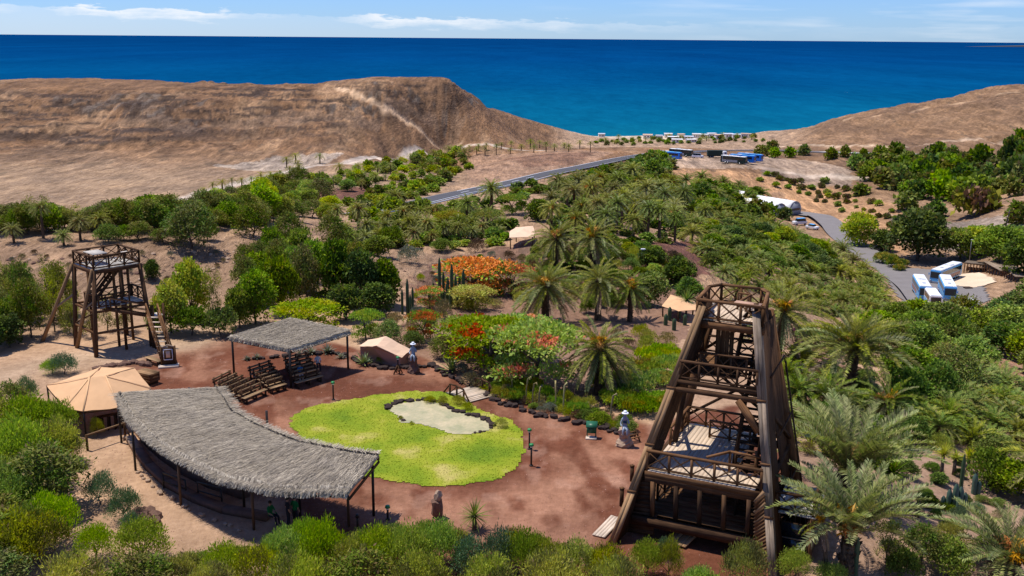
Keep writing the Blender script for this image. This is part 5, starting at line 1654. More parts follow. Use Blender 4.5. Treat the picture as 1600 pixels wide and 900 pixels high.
add_proto('tree_green', lambda i: tree_proto('t', 250 + i, 4800, .12, 'l_mid', mk_lobes(rs(i + 15), 20, .95, 2.0, (.24, .44), .85, .55, skirt=12), .35, .05, asp=.34, shell=.5, fuzz=.12, mat2=M['l_bright'], frac2=.3, top2=True), 3)
add_proto('tree_olive', lambda i: tree_proto('t', 260 + i, 4200, .115, 'l_olive', mk_lobes(rs(i + 18), 22, .95, 2.05, (.20, .38), .9, .5, skirt=12), .35, .045, asp=.2, shell=.25, fuzz=.2, up=.15, rnd=.8, mat2=M['l_mid'], frac2=.25), 3)
add_proto('tree_airy', lambda i: tree_proto('t', 270 + i, 2700, .105, 'l_olive', [(x * .8, y * .8, z * 1.25 + .1, a, b, c * 1.9) for x, y, z, a, b, c in mk_lobes(rs(i + 21), 20, .85, 2.2, (.15, .28), 1.0, .3, False)], .5, .035, asp=.13, shell=.1, fuzz=.25, up=.5, rnd=.5, mat2=M['l_lime'], frac2=.15), 3)
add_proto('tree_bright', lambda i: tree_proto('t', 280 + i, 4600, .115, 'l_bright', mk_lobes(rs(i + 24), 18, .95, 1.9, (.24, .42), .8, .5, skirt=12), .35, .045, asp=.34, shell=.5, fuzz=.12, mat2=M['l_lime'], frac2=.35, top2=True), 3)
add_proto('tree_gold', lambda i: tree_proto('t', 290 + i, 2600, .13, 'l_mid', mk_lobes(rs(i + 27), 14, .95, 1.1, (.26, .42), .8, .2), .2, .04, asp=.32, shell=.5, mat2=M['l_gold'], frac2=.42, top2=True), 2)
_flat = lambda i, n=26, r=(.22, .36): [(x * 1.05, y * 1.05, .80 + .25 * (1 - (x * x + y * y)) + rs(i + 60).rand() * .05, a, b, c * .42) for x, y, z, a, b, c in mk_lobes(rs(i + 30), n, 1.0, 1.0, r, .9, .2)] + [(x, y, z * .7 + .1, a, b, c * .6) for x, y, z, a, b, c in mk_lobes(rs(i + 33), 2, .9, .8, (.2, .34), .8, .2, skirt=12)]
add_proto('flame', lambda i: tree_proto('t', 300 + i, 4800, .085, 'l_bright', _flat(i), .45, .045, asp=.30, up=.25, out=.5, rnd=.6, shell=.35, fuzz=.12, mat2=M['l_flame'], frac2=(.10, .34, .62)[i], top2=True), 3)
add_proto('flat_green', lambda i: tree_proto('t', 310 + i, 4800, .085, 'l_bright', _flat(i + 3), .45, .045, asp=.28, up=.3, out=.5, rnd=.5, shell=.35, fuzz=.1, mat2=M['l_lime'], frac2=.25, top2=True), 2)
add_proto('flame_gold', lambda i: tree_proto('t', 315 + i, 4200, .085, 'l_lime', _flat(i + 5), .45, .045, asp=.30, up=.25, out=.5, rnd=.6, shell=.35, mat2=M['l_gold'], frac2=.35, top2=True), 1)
add_proto('cushion', lambda i: (foliage('foliage', 320 + i, 2200, .085, M[('l_grey', 'l_straw', 'l_heath')[i]], mk_lobes(rs(i + 40), 8, .7, .8, (.32, .46), .8, .1), asp=.2, up=.4, out=.9, rnd=.35, shell=.75, fuzz=.06), None), 3)
add_proto('cushion_lime', lambda i: (foliage('foliage', 330 + i, 2000, .09, M['l_lime'], mk_lobes(rs(i + 44), 8, .7, .8, (.32, .46), .85, .1), asp=.22, up=.6, out=.8, rnd=.4, shell=.6), None), 2)
add_proto('magenta', lambda i: (foliage('foliage', 335 + i, 1600, .11, M['l_magenta'], mk_lobes(rs(i + 46), 8, .8, .9, (.28, .42), .8, .1), asp=.35, mat2=M['l_mid'], frac2=.25), None), 1)
add_proto('ground_green', lambda i: (foliage('foliage', 340 + i, 4200, .085, M['l_bright'], [(x, y, .10 + .16 * rs(i + 50).rand(), a, b, c * .45) for x, y, z, a, b, c in mk_lobes(rs(i + 48), 26, 1.05, .5, (.2, .34), .6, .1)], asp=.34, up=.5, out=.5, rnd=.6, shell=.4, mat2=M[('l_lime', 'l_gold')[i]], frac2=.25, top2=True), None), 2)


def far_crown(seed, mat, H, mat2=None):
    return foliage('crown', seed, 620, .30, M[mat], mk_lobes(rs(seed), 9, .9, H, (.3, .48), .85, .3, skirt=6), asp=.42, shell=.55, mat2=M[mat2] if mat2 else None, frac2=.3 if mat2 else 0, top2=True)


FAR_TREES = {'far_green': [far_crown(400 + i, 'l_mid', 1.9, 'l_bright') for i in range(3)], 'far_dark': [far_crown(410 + i, 'l_dark', 1.9, 'l_mid') for i in range(3)],
             'far_olive': [far_crown(420 + i, 'l_olive', 1.9, 'l_mid') for i in range(3)], 'far_lime': [far_crown(430 + i, 'l_lime', 1.7, 'l_bright') for i in range(3)], 'far_scrub': [far_crown(440 + i, 'l_olive', 1.0, 'l_heath') for i in range(2)]}


# ---- palms
def frond_np(el0, L, pairs, seed, droop=1.0, leaf=.5, wid=.035, quad=True, lw=.03):
    """one feather frond in the XZ plane, growing outward along +X at elevation el0"""
    rng = np.random.RandomState(seed)
    n = 14; p = np.zeros((n + 1, 3)); T = np.zeros((n + 1, 3))
    for k in range(n + 1):
        t = k / n; el = el0 - droop * (t ** 1.4) * (1.15 if el0 > -.3 else .5); T[k] = (cos(el), 0, sin(el))
        if k: p[k] = p[k - 1] + T[k] * L / n
    Vr, Fr = [], []
    for k in range(n + 1):
        w = lw * (1 - .85 * k / n)
        Vr += [p[k] + np.array([0, w, 0]), p[k] - np.array([0, w, 0]), p[k] - np.array([0, 0, w * 1.2])]
    for k in range(n):
        a = 3 * k
        Fr += [(a, a + 3, a + 4, a + 1), (a + 1, a + 4, a + 5, a + 2), (a + 2, a + 5, a + 3, a)]
    ts = np.repeat(np.linspace(.13, .995, pairs), 2) + rng.uniform(-.008, .008, pairs * 2); ts = np.clip(ts, 0, 1)
    sd = np.tile([1., -1.], pairs)
    i = np.minimum((ts * n).astype(int), n - 1); f = (ts * n - i)[:, None]
    B = p[i] * (1 - f) + p[i + 1] * f; Tt = T[i] * (1 - f) + T[i + 1] * f
    Nn = np.stack([-Tt[:, 2], np.zeros(len(Tt)), Tt[:, 0]], 1); S = np.zeros_like(Tt); S[:, 1] = sd
    ln = leaf * np.sin(np.clip(.25 + ts * 2.55, 0, pi)) ** .7 * (.85 + .3 * rng.rand(len(ts)))
    D = Tt * .75 + S * .72 + Nn * (.42 + .18 * rng.normal(size=(len(ts), 1))); D /= np.linalg.norm(D, axis=1)[:, None]
    tip = B + D * ln[:, None] + np.array([0, 0, -.10]) * ln[:, None]
    w = wid
    if quad:
        md = B + D * ln[:, None] * .4
        Vl = np.stack([B, md + Tt * w, tip, md - Tt * w], 1).reshape(-1, 3); Fl = np.arange(len(ts) * 4).reshape(-1, 4)
    else:
        Vl = np.stack([B - Tt * w, B + Tt * w, tip], 1).reshape(-1, 3); Fl = np.arange(len(ts) * 3).reshape(-1, 3)
    return np.array(Vr), np.array(Fr), Vl, Fl


def frond_mesh(el0, L, seed, mat, droop):
    Vr, Fr, Vl, Fl = frond_np(el0, L, 52, seed, droop, L * .13, .0105, True, .009)
    V, Fs = join_np([(Vr, Fr), (Vl, Fl)])
    return mesh_np('frond', V, Fs, [M['rachis'], mat], np.r_[np.zeros(len(Fr)), np.ones(len(Fl))])


ELS = [1.30, 1.0, .70, .38, .05, -.35, -.75]
DRP = [.45, .62, .85, .95, .95, .8, .5]
FRONDS = {m: [[frond_mesh(el, 1.0 if True else 1, 500 + 10 * k + j, M[m], DRP[k] * (1 + .25 * (j - .5))) for j in range(2)] for k, el in enumerate(ELS)] for m in ('l_palm', 'l_palmsilver', 'l_palmgreen', 'l_dry')}


def crown_mesh(seed, nf, pairs, mats, quad, wid, el_lo=-.6, yg=.2, leaf=.15, fruit=0):
    rng = np.random.RandomState(seed); parts, mi = [], []
    for k in range(nf):
        u = (k + .5) / nf; el = 1.35 - (1.35 - el_lo) * u ** .85 + rng.normal() * .08
        L = (.72 + .28 * min(1, u * 2.2)) * (.92 + .16 * rng.rand())
        Vr, Fr, Vl, Fl = frond_np(el, L, pairs, seed * 50 + k, float(np.interp(el, [-.75, .1, 1.3], [.5, 1.05, .8])) * (1 + .2 * rng.normal()), L * leaf, wid, quad, .022)
        a = k * 2.399963 + rng.normal() * .1
        if pairs > 9: parts.append((rot_z(Vr, a), Fr)); mi += [2] * len(Fr)
        parts.append((rot_z(Vl, a), Fl)); mi += [1 if rng.rand() < yg * (1.6 if u > .6 else .5) else 0] * len(Fl)
    for k in range(fruit):
        a = rng.rand() * 6.28; pts = [(0.02, 0, 0), (.13, 0, .12), (.25, 0, .10), (.33, 0, -.02)]
        n = 60; t = rng.rand(n); b = np.stack([.12 + .22 * t, rng.normal(size=n) * .035, .12 + .02 * t - .1 * t * t], 1); D = rng.normal(size=(n, 3)) * .5 + np.array([.6, 0, -.4]); D /= np.linalg.norm(D, axis=1)[:, None]
        V, F = leaves(b, D, .10, .12, rng); parts.append((rot_z(V, a), F)); mi += [3] * len(F)
    V, Fs = join_np(parts)
    return mesh_np('crown', V, Fs, mats, mi)


_pm = lambda a, b='l_palmyg': [M[a], M[b], M['rachis'], M['l_fruit']]
MIDCROWN = [crown_mesh(600 + i, 50, 22, _pm(('l_palm', 'l_palm', 'l_palmgreen', 'l_palm')[i], 'l_palmyg' if i % 2 else 'l_palmsilver'), False, .020, -.75, .22, .19, (0, 3, 0, 4)[i]) for i in range(4)]
SHORTCROWN = [crown_mesh(620 + i, 40, 18, _pm(('l_palmgreen', 'l_palm', 'l_palmgreen', 'l_palmgreen')[i]), False, .024, -.25, (.14, .08, .25, .10)[i], .20) for i in range(4)]
FARCROWN = [crown_mesh(640 + i, 26, 8, _pm(('l_palm', 'l_palmgreen', 'l_palmyg')[i]), False, .050, -.5, .3, .24) for i in range(3)]
PALMTRUNK = [cyl_me('trunk', .5, .42, 1.0, M['palm_bark'], 9, 7, True, .28) for _ in range(3)]


def fruit_mesh(seed):
    rng = np.random.RandomState(seed); n = 170; t = rng.rand(n)
    b = np.stack([.05 + .30 * t, rng.normal(size=n) * .05, .20 * np.sin(t * 2.6)], 1); D = rng.normal(size=(n, 3)) * .5 + np.array([.5, 0, -.5]); D /= np.linalg.norm(D, axis=1)[:, None]
    V, F = leaves(b, D, .11, .10, rng); return mesh_np('fruit_stalk', V, [F], M['l_fruit'])


FRUIT = [fruit_mesh(5), fruit_mesh(6)]


def big_palm(px, py, trunk_h, rad, label, mat='l_palm', nf=56, skirt=0, fruit=0, lean=(0, 0), world=None, el_lo=-.75, group=None):
    p = world or at(px, py)
    t = empty('date_palm', p, 0, label, 'palm tree', group)
    top = Vector((lean[0], lean[1], trunk_h)); r = .30 * rad / 3.2
    V, F = tube_np([(0, 0, -.4), (lean[0] * .35, lean[1] * .35, trunk_h * .5), top, top + Vector((0, 0, .35))], [r * 1.25, r, r * 1.1, r * .5], 10)
    bm_ = mesh_np('trunk', V, [F], M['palm_bark']); tr = link('trunk', bm_, t)
    # stubs of cut fronds give the trunk its scaly outline
    n = 90; rg = np.random.RandomState(int(px)); hh = rg.rand(n) ** .7; aa = rg.rand(n) * 6.28
    ctr = np.array([(lean[0] * h_, lean[1] * h_, trunk_h * h_) for h_ in hh]); D = np.stack([np.cos(aa) * .7, np.sin(aa) * .7, np.full(n, .75)], 1)
    Vs, Fs = leaves(ctr + np.stack([np.cos(aa), np.sin(aa), np.zeros(n)], 1) * r * .85, D / np.linalg.norm(D, axis=1)[:, None], .26 * rad / 3.2, .28, rg)
    tag(link('bark_stub', mesh_np('bark_stub', Vs, [Fs], M['palm_bark']), tr), kind='stuff')
    rg = random.Random(int(px * 7 + py))
    for k in range(nf + skirt):
        dry = k >= nf
        u = (k + .5) / nf
        el = 1.32 - (1.32 - el_lo) * u ** .9 + rg.gauss(0, .07) if not dry else rg.uniform(-1.15, -.6)
        j = min(range(7), key=lambda q: abs(ELS[q] - el))
        L = rad * 1.12 * (.74 + .26 * min(1, u * 2)) * rg.uniform(.9, 1.08)
        mm = FRONDS['l_dry' if dry else (mat if rg.random() > .14 else 'l_palmsilver')][j][rg.randrange(2)]
        Mx = Matrix.Translation(top + Vector((0, 0, .12))) @ Matrix.Rotation(k * 2.399963 + rg.gauss(0, .12), 4, 'Z') @ Matrix.Rotation(-(el - ELS[j]), 4, 'Y') @ Matrix.Rotation(rg.gauss(0, .25), 4, 'X') @ Matrix.Scale(L, 4)
        link('frond', mm, t, Mx)
    for k in range(fruit):
        link('fruit_stalk', FRUIT[k % 2], t, Matrix.Translation(top + Vector((0, 0, .15))) @ Matrix.Rotation(k * 2.1 + rg.random(), 4, 'Z') @ Matrix.Rotation(-rg.uniform(.1, .9), 4, 'Y') @ Matrix.Scale(rad * rg.uniform(.7, 1), 4))
    return t


def palm(p, trunk_h, rad, label, group=None, lod='mid', v=None, name='date_palm'):
    t = empty(name, p, R.uniform(0, 6.28), label, 'palm tree', group)
    ms = {'mid': MIDCROWN, 'short': SHORTCROWN, 'far': FARCROWN}[lod]
    s = rad * R.uniform(.92, 1.1)
    link('trunk', PALMTRUNK[R.randrange(3)], t, Matrix.Translation((0, 0, -.3)) @ Matrix.Diagonal((.62 * rad / 3, .62 * rad / 3, trunk_h + .4, 1)))
    link('crown', ms[v if v is not None else R.randrange(len(ms))], t, Matrix.Translation((0, 0, trunk_h)) @ Matrix.Rotation(R.gauss(0, .08), 4, 'X') @ Matrix.Scale(s, 4))
    return t


def plant(kind, p, w, h, label, cat, group=None, name=None, v=None, rz=None):
    """w: crown width in metres, h: overall height"""
    pr = PROTO[kind]; i = R.randrange(len(pr)) if v is None else v
    c, tr = pr[i]
    H = PH_[kind][i]
    t = empty(name or cat.replace(' ', '_'), p, R.uniform(0, 6.28) if rz is None else rz, label, cat, group)
    S = Matrix.Diagonal((w / 2.1, w / 2.1, h / H, 1))
    link(c.name.split('.')[0], c, t, S)
    if tr: link('trunk', tr, t, S)
    return t


PH_ = {k: [max(v_.co.z for v_ in c.vertices) for c, _ in v] for k, v in PROTO.items()}
PHF_ = {k: [max(v_.co.z for v_ in c.vertices) for c in v] for k, v in FAR_TREES.items()}


def far_tree(kind, p, w, h, label, cat, group, name):
    ms = FAR_TREES[kind]; i = R.randrange(len(ms))
    o = link(name, ms[i]); o.location = p - Vector((0, 0, .1 * h)); o.rotation_euler = (0, 0, R.uniform(0, 6.28)); o.scale = (w / 2.1, w / 2.1, h / PHF_[kind][i])
    return tag(o, label, cat, group)


def scatter(poly, n, gap, seed, keep=None):
    """dart throwing inside a picture-plane region; returns ground points, far ones first"""
    rg = random.Random(seed); P = np.array(poly, float); lo, hi = P.min(0), P.max(0); out = []
    for _ in range(n * 40):
        x, y = rg.uniform(lo[0], hi[0]), rg.uniform(lo[1], hi[1])
        if not inside(np.array([x]), np.array([y]), P)[0]: continue
        if any(((x - a) / gap) ** 2 + ((y - b) / (gap * .55)) ** 2 < 1 for a, b in out): continue
        if keep and not keep(x, y): continue
        out.append((x, y))
        if len(out) >= n: break
    return [(x, y, at(x, y)) for x, y in sorted(out, key=lambda q: q[1])]


ORDN = ('first second third fourth fifth sixth seventh eighth ninth tenth eleventh twelfth thirteenth fourteenth fifteenth sixteenth seventeenth eighteenth nineteenth twentieth').split()


def places(S):
    """where each of a stand of plants has its place: in which row from the front, and which from the left"""
    n = len(S)
    if n <= 12: o = sorted(s[0] for s in S); return [', %s from left' % ORDN[o.index(s[0])] for s in S]
    rows = -(-n // 11); per = -(-n // rows); out = [None] * n
    order = sorted(range(n), key=lambda i: -S[i][1])
    for r in range(rows):
        ids = sorted(order[r * per:(r + 1) * per], key=lambda i: S[i][0])
        for k, i in enumerate(ids): out[i] = ', %s row from front, %s from left' % (ORDN[r], ORDN[k])
    return out


def mpp(p): return sqrt(p.x ** 2 + p.y ** 2 + (CAM_H - p.z) ** 2) / FPX          # metres per photo pixel


# ---- rosettes and cacti
def rosette(name, n, L, w, mat, el=(1.4, .15), seed=1, curve=.3):
    rng = np.random.RandomState(seed); parts = []
    for k in range(n):
        u = (k + .5) / n; e = el[0] + (el[1] - el[0]) * u; a = k * 2.4 + rng.rand() * .3; l = L * (.75 + .35 * rng.rand()); ww = w * l / L
        pts = []; x = z = 0; m = 4
        V, F = [], []
        for j in range(m + 1):
            t = j / m; ee = e - curve * t * t
            if j: x += cos(ee) * l / m; z += sin(ee) * l / m
            wd = ww * (1 - t) ** .6 * (.6 + .4 * min(1, t * 4))
            V += [(x, wd, z + wd * .35), (x, 0, z), (x, -wd, z + wd * .35)]
        for j in range(m):
            b = 3 * j; F += [(b, b + 3, b + 4, b + 1), (b + 1, b + 4, b + 5, b + 2)]
        parts.append((rot_z(np.array(V), a), np.array(F)))
    V, Fs = join_np(parts)
    return mesh_np(name, V, Fs, mat)


ROSE = {'agave': rosette('rosette', 34, 1.0, .075, M['l_agave'], (1.45, .25), 1), 'agave_grey': rosette('rosette', 26, 1.0, .11, M['l_grey'], (1.4, .15), 2),
        'yucca': rosette('rosette', 80, 1.0, .035, M['l_mid'], (1.5, -.7), 3, .2), 'yucca_lime': rosette('rosette', 70, 1.0, .05, M['l_lime'], (1.5, .0), 4)}


def rosette_plant(kind, px, py, rad, label, cat='agave', trunk=0, group=None, p=None):
    p = p or at(px, py)
    t = empty({'agave': 'agave', 'agave_grey': 'agave', 'yucca': 'yucca', 'yucca_lime': 'agave'}[kind], p, R.uniform(0, 6), label, cat, group)
    link('rosette', ROSE[kind], t, Matrix.Translation((0, 0, trunk + .03)) @ Matrix.Scale(rad, 4))
    if trunk: pole(t, 'trunk', (0, 0, -.2), (0, 0, trunk + .1), .13, M['bark'], .10)
    return t


def cactus_column_np(h, r, seed, arms=0):
    rng = random.Random(seed); parts = []

    def col(base, hh, rr, tilt=(0, 0)):
        n, m = 16, 6; V, F = [], []
        for k in range(m + 1):
            t = k / m; q = rr * (1.0 if t < .82 else sqrt(max(.02, 1 - ((t - .82) / .19) ** 2)))
            for i in range(n):
                a = 2 * pi * i / n; x = q * (1 if i % 2 else .78); V.append((base[0] + tilt[0] * t + x * cos(a), base[1] + tilt[1] * t + x * sin(a), base[2] + hh * t))
        for k in range(m):
            for i in range(n): F.append((k * n + i, k * n + (i + 1) % n, (k + 1) * n + (i + 1) % n, (k + 1) * n + i))
        parts.append((np.array(V), np.array(F)))
    col((0, 0, -.1), h, r)
    return parts, col


def cactus(px, py, stems, label, group=None, mat='l_cactus', p=None):
    """stems: (dx, dy, height, radius)"""
    p = p or at(px, py)
    t = empty('column_cactus', p, R.uniform(-.3, .3), label, 'cactus', group)
    for k, (dx, dy, h, r) in enumerate(stems):
        parts, _ = cactus_column_np(h, r, k)
        V, Fs = join_np(parts); V[:, 0] += dx; V[:, 1] += dy
        link('stem', mesh_np('stem', V, Fs, M[mat]), t)
    return t

# ------------------------------------------------------------------ named palms
big_palm(1322, 898, 1.9, 3.9, 'big silver green date palm with thick trunk beside the plank hut of the tower', 'l_palmsilver', 56, 0, 3, (.1, .2), el_lo=.70)
big_palm(1292, 905, 2.6, 1.1, 'half hidden slender palm trunk with orange fruit ball beside the hut wall', 'l_palm', 10, 8, 2, (-.4, .3))
big_palm(1318, 768, .9, 4.9, 'broad silver green date palm above the biggest right hand one', 'l_palmsilver', 56, 3, 1, (.1, .1), el_lo=.72)
big_palm(1325, 618, 3.6, 4.4, 'tall green date palm with orange stalks standing on the slope right of the tower', 'l_palm', 72, 2, 5, (.2, 0), el_lo=.05)
big_palm(1213, 566, 4.4, 3.6, 'date palm with golden fruit directly behind the right side of the tower top', 'l_palm', 54, 6, 5, (.3, 0))
big_palm(1575, 905, .9, 3.7, 'low wide date palm with dry lower fronds in the lower right garden', 'l_palmsilver', 50, 10, 3, (0, 0), el_lo=.2)
big_palm(1650, 790, 2.4, 3.7, 'date palm reaching in from the garden edge above the lower right one', 'l_palm', 44, 4, 0, (0, 0), el_lo=-.2)
big_palm(935, 616, 3.3, 3.0, 'shaggy date palm with drooping skirt and bright orange fruit beside the path', 'l_palm', 64, 22, 9, (0, 0), el_lo=-.95)
big_palm(852, 505, 3.6, 3.7, 'wide yellow green date palm behind the flame tree canopy', 'l_palm', 60, 8, 3, (0, 0), el_lo=-.8)
big_palm(934, 500, 3.9, 3.2, 'green date palm between the wide yellow one and the orange fruited one', 'l_palm', 56, 5, 0, (0, .2))
big_palm(984, 502, 3.2, 2.6, 'slim date palm with orange fruit in front of the rounded green tree', 'l_palmgreen', 48, 8, 6, (0, 0), el_lo=-.85)
big_palm(868, 425, 4.0, 3.6, 'date palm with fruit stalks behind the left of the grove', 'l_palm', 54, 5, 4, (0, 0))
big_palm(925, 428, 4.4, 3.8, 'tall pale fronded date palm at the heart of the grove', 'l_palm', 56, 6, 5, (0, 0))
big_palm(1250, 628, .7, 2.2, 'low young date palm on the red slope right of the tower', 'l_palmgreen', 40, 3, 0, el_lo=-.1)
big_palm(1290, 640, .8, 2.6, 'low yellowish date palm between the tower and the tall right hand palm', 'l_palmgreen', 40, 6, 0, el_lo=-.1)
big_palm(1385, 660, 1.4, 2.8, 'yellowing date palm with fruit below the grey scrub on the right slope', 'l_palmgreen', 44, 8, 4, el_lo=-.4)
big_palm(1150, 470, 1.2, 2.2, 'short date palm peeking out behind the left of the tower top', 'l_palm', 40, 0, 0, el_lo=-.2)

# other palms that stand by themselves
for px, py, h, w, lb in ((68, 372, 3.6, 40, 'tall palm among the trees above the far left tower'), (126, 376, 2.2, 38, 'short palm above the left tower, left of a pair'), (158, 374, 2.4, 38, 'short palm above the left tower, right of a pair'),
                         (100, 384, 1.2, 34, 'small bushy palm beside the pair above the left tower'), (22, 380, 1.6, 36, 'small palm at the far end of the tree belt'),
                         (560, 356, 3.2, 44, 'palm on the near edge of the avenue scrub'), (528, 352, 2.6, 36, 'smaller palm left of the avenue edge palm'), (618, 332, 3.4, 42, 'dark palm beside the reddish clearing'),
                         (730, 352, 4.0, 44, 'pale fruiting palm below the road'), (768, 330, 4.6, 50, 'tall palm standing against the road'), (700, 372, 2.0, 36, 'short palm left of the tan sail roof'), (640, 366, 2.2, 34, 'short palm above the aloe bed'),
                         (1012, 372, 5.0, 44, 'tall palm at the near right of the grove with dark trunk'), (1054, 378, 4.0, 40, 'yellowish palm beside the red earth beds'), (980, 345, 4.6, 40, 'tall grove palm behind the heart of the grove'), (1100, 345, 2.6, 34, 'palm at the edge of the dense banana green grove'),
                         (1052, 352, 3.4, 40, 'palm with golden crown in the grove beyond the red beds')):
    p = at(px, py); palm(p, h, w / 2 * mpp(p), lb, None, 'mid')

# date palm grove
_S = scatter([(840, 330), (880, 290), (960, 282), (1040, 292), (1075, 330), (1050, 372), (960, 395), (850, 372)], 40, 20, 3); _Q = places(_S)
for i, (x, y, p) in enumerate(_S):
    palm(p, R.uniform(3.0, 5.5), R.uniform(19, 25) * mpp(p), 'date palm in the tall grove below the road' + _Q[i], 'date palms of the tall grove', 'mid')
PLANT_PX = [(1075, 330), (1180, 345), (1250, 375), (1330, 405), (1385, 460), (1370, 500), (1290, 500), (1225, 470), (1130, 440), (1075, 380)]
_S = scatter(PLANT_PX, 108, 17, 4); _Q = places(_S)
for i, (x, y, p) in enumerate(_S):
    palm(p, R.uniform(.3, 1.7), R.uniform(19, 27) * mpp(p), 'short palm in the plantation below the barrel tents' + _Q[i], 'short palms of the dense plantation', 'short')
_S = scatter([(1045, 285), (1100, 280), (1190, 310), (1150, 340), (1075, 330), (1040, 310)], 26, 19, 5); _Q = places(_S)
for i, (x, y, p) in enumerate(_S):
    palm(p, R.uniform(1.2, 2.6), R.uniform(14, 19) * mpp(p), 'short palm on the slope below the coach park' + _Q[i], 'palms below the coach park', 'short')
_S = scatter([(520, 372), (600, 350), (660, 345), (740, 345), (790, 360), (780, 378), (660, 385), (540, 392)], 40, 20, 6); _Q = places(_S)
for i, (x, y, p) in enumerate(_S):
    palm(p, R.uniform(1.0, 2.6), R.uniform(15, 21) * mpp(p), 'palm in the belt above the aloe bed' + _Q[i], 'palms above the aloe bed', 'mid')
_S = scatter([(1420, 620), (1500, 600), (1560, 600), (1620, 640), (1620, 700), (1540, 700), (1460, 690), (1420, 660)], 34, 26, 7); _Q = places(_S)
for i, (x, y, p) in enumerate(_S):
    palm(p, R.uniform(.4, 1.2), R.uniform(36, 46) * mpp(p), 'low palm in the thicket on the garden slope' + _Q[i], 'low palms on the right slope', 'short')
_S = scatter([(1225, 560), (1290, 540), (1400, 590), (1420, 640), (1380, 690), (1230, 700)], 12, 40, 12); _Q = places(_S)
for i, (x, y, p) in enumerate(_S):
    palm(p, R.uniform(.3, .9), R.uniform(34, 46) * mpp(p), 'low young palm between tower and palm slope' + _Q[i], 'low palms beside the tower', 'short')
# avenue palms and plantation beyond
for i, px in enumerate(range(318, 480, 15)):
    p = at(px, 306 - (px - 318) * .235); palm(p, R.uniform(1.5, 2.6), R.uniform(8, 10.5) * mpp(p), 'palm in the row along the pale avenue, %s from left' % ORDN[i], 'palms lining the avenue', 'far')
_S = scatter([(470, 292), (560, 262), (660, 240), (720, 238), (735, 248), (650, 275), (560, 300), (470, 305)], 32, 17, 8); _Q = places(_S)
for i, (x, y, p) in enumerate(_S):
    palm(p, R.uniform(1.0, 3.0), R.uniform(8, 13) * mpp(p), 'yellow green palm of the avenue plantation' + _Q[i], 'palms of the avenue plantation', 'far')
_S = scatter([(715, 236), (790, 232), (900, 230), (930, 238), (830, 240), (740, 244)], 20, 12, 9); _Q = places(_S)
for i, (x, y, p) in enumerate(_S):
    palm(p, R.uniform(2.5, 5.0), R.uniform(6, 8) * mpp(p), 'small palm along the far field' + _Q[i], 'palms along the far field', 'far')
_S = scatter([(925, 222), (960, 216), (1180, 214), (1190, 220), (1060, 224), (940, 228)], 20, 9, 10); _Q = places(_S)
for i, (x, y, p) in enumerate(_S):
    palm(p, R.uniform(1.5, 3.2), R.uniform(5, 6.5) * mpp(p), 'tiny palm by the shore houses' + _Q[i], 'palms at the beach', 'far')
for px, py in ((448, 262), (462, 255), (466, 268), (500, 256)):
    p = at(px, py); palm(p, 3.0, 9 * mpp(p), 'palm in the small clump on the pale wadi bed, %s from left' % ORDN[sorted((448, 462, 466, 500)).index(px)], 'palms on the wadi bed', 'far')

# ------------------------------------------------------------------ trees and shrubs


def wood(poly, n, gap, seed, kinds, wpx, asp, label, cat, group, name, far=False, keep=None):
    S = scatter(poly, n, gap, seed, keep); base = label; Q = places(S)
    for i, (x, y, p) in enumerate(S):
        if len(S) > 1: label = base + Q[i]
        w = R.uniform(*wpx) * mpp(p); h = w * R.uniform(*asp); k = R.choice(kinds)
        (far_tree if far else plant)(k, p, w, h, label, cat, group, name)


wood([(925, 224), (960, 217), (1180, 215), (1195, 222), (1060, 227), (940, 230)], 44, 6, 77, ['far_green', 'far_olive'], (6, 11), (.6, .9), 'tiny bush between the shore houses', 'bush', 'bushes on the shore', 'bush', True)
# belt on the spur behind the far tower
wood([(-10, 355), (120, 352), (300, 345), (420, 335), (430, 350), (300, 360), (120, 362), (-10, 366)], 90, 13, 21, ['tree_olive', 'tree_olive', 'tree_airy', 'tree_green', 'bush_mid'], (42, 64), (.6, .95), 'olive tree of the crest belt behind the tower', 'tree', 'trees of the crest belt', 'olive_tree')
wood([(160, 374), (330, 374), (345, 380), (160, 382)], 12, 22, 22, ['tree_olive', 'bush_mid'], (34, 48), (.6, .9), 'low scrub tree below the crest belt', 'tree', 'scrub trees below the crest belt', 'scrub_tree')
p = at(300, 388); plant('tree_olive', p, 88 * mpp(p), 75 * mpp(p), 'largest round olive tree casting a dark shadow on the dry bank', 'tree', None, 'olive_tree')
for i, (px, py, w, h, lb) in enumerate(((452, 398, 60, 70, 'olive tree on the bank left of a gap of bare earth'), (520, 392, 56, 64, 'olive tree beyond the bare bank above the dark trees'), (395, 372, 64, 60, 'olive tree at the top of the bare bank'))):
    p = at(px, py); plant('tree_olive', p, w * mpp(p), h * mpp(p), lb, 'tree', None, 'olive_tree')
# feathery screen left of the far tower
wood([(-20, 480), (60, 480), (110, 495), (115, 520), (40, 535), (-20, 545)], 18, 22, 23, ['tree_airy', 'tree_airy', 'tree_airy', 'tree_olive'], (44, 60), (1.3, 2.0), 'feathery tree of the screen beside the tower', 'tree', 'feathery trees beside the far tower', 'feathery_tree')
wood([(-30, 530), (25, 525), (30, 545), (-30, 565)], 5, 22, 24, ['bush_mid', 'tree_dense'], (46, 64), (.8, 1.2), 'dark bush under the feathery screen left of the far tower', 'bush', 'bushes under the feathery screen', 'bush')
wood([(200, 528), (215, 515), (130, 515), (100, 520), (110, 528)], 4, 28, 25, ['tree_airy'], (40, 52), (1.0, 1.5), 'thin feathery tree behind the far tower', 'tree', 'feathery trees behind the far tower', 'feathery_tree')
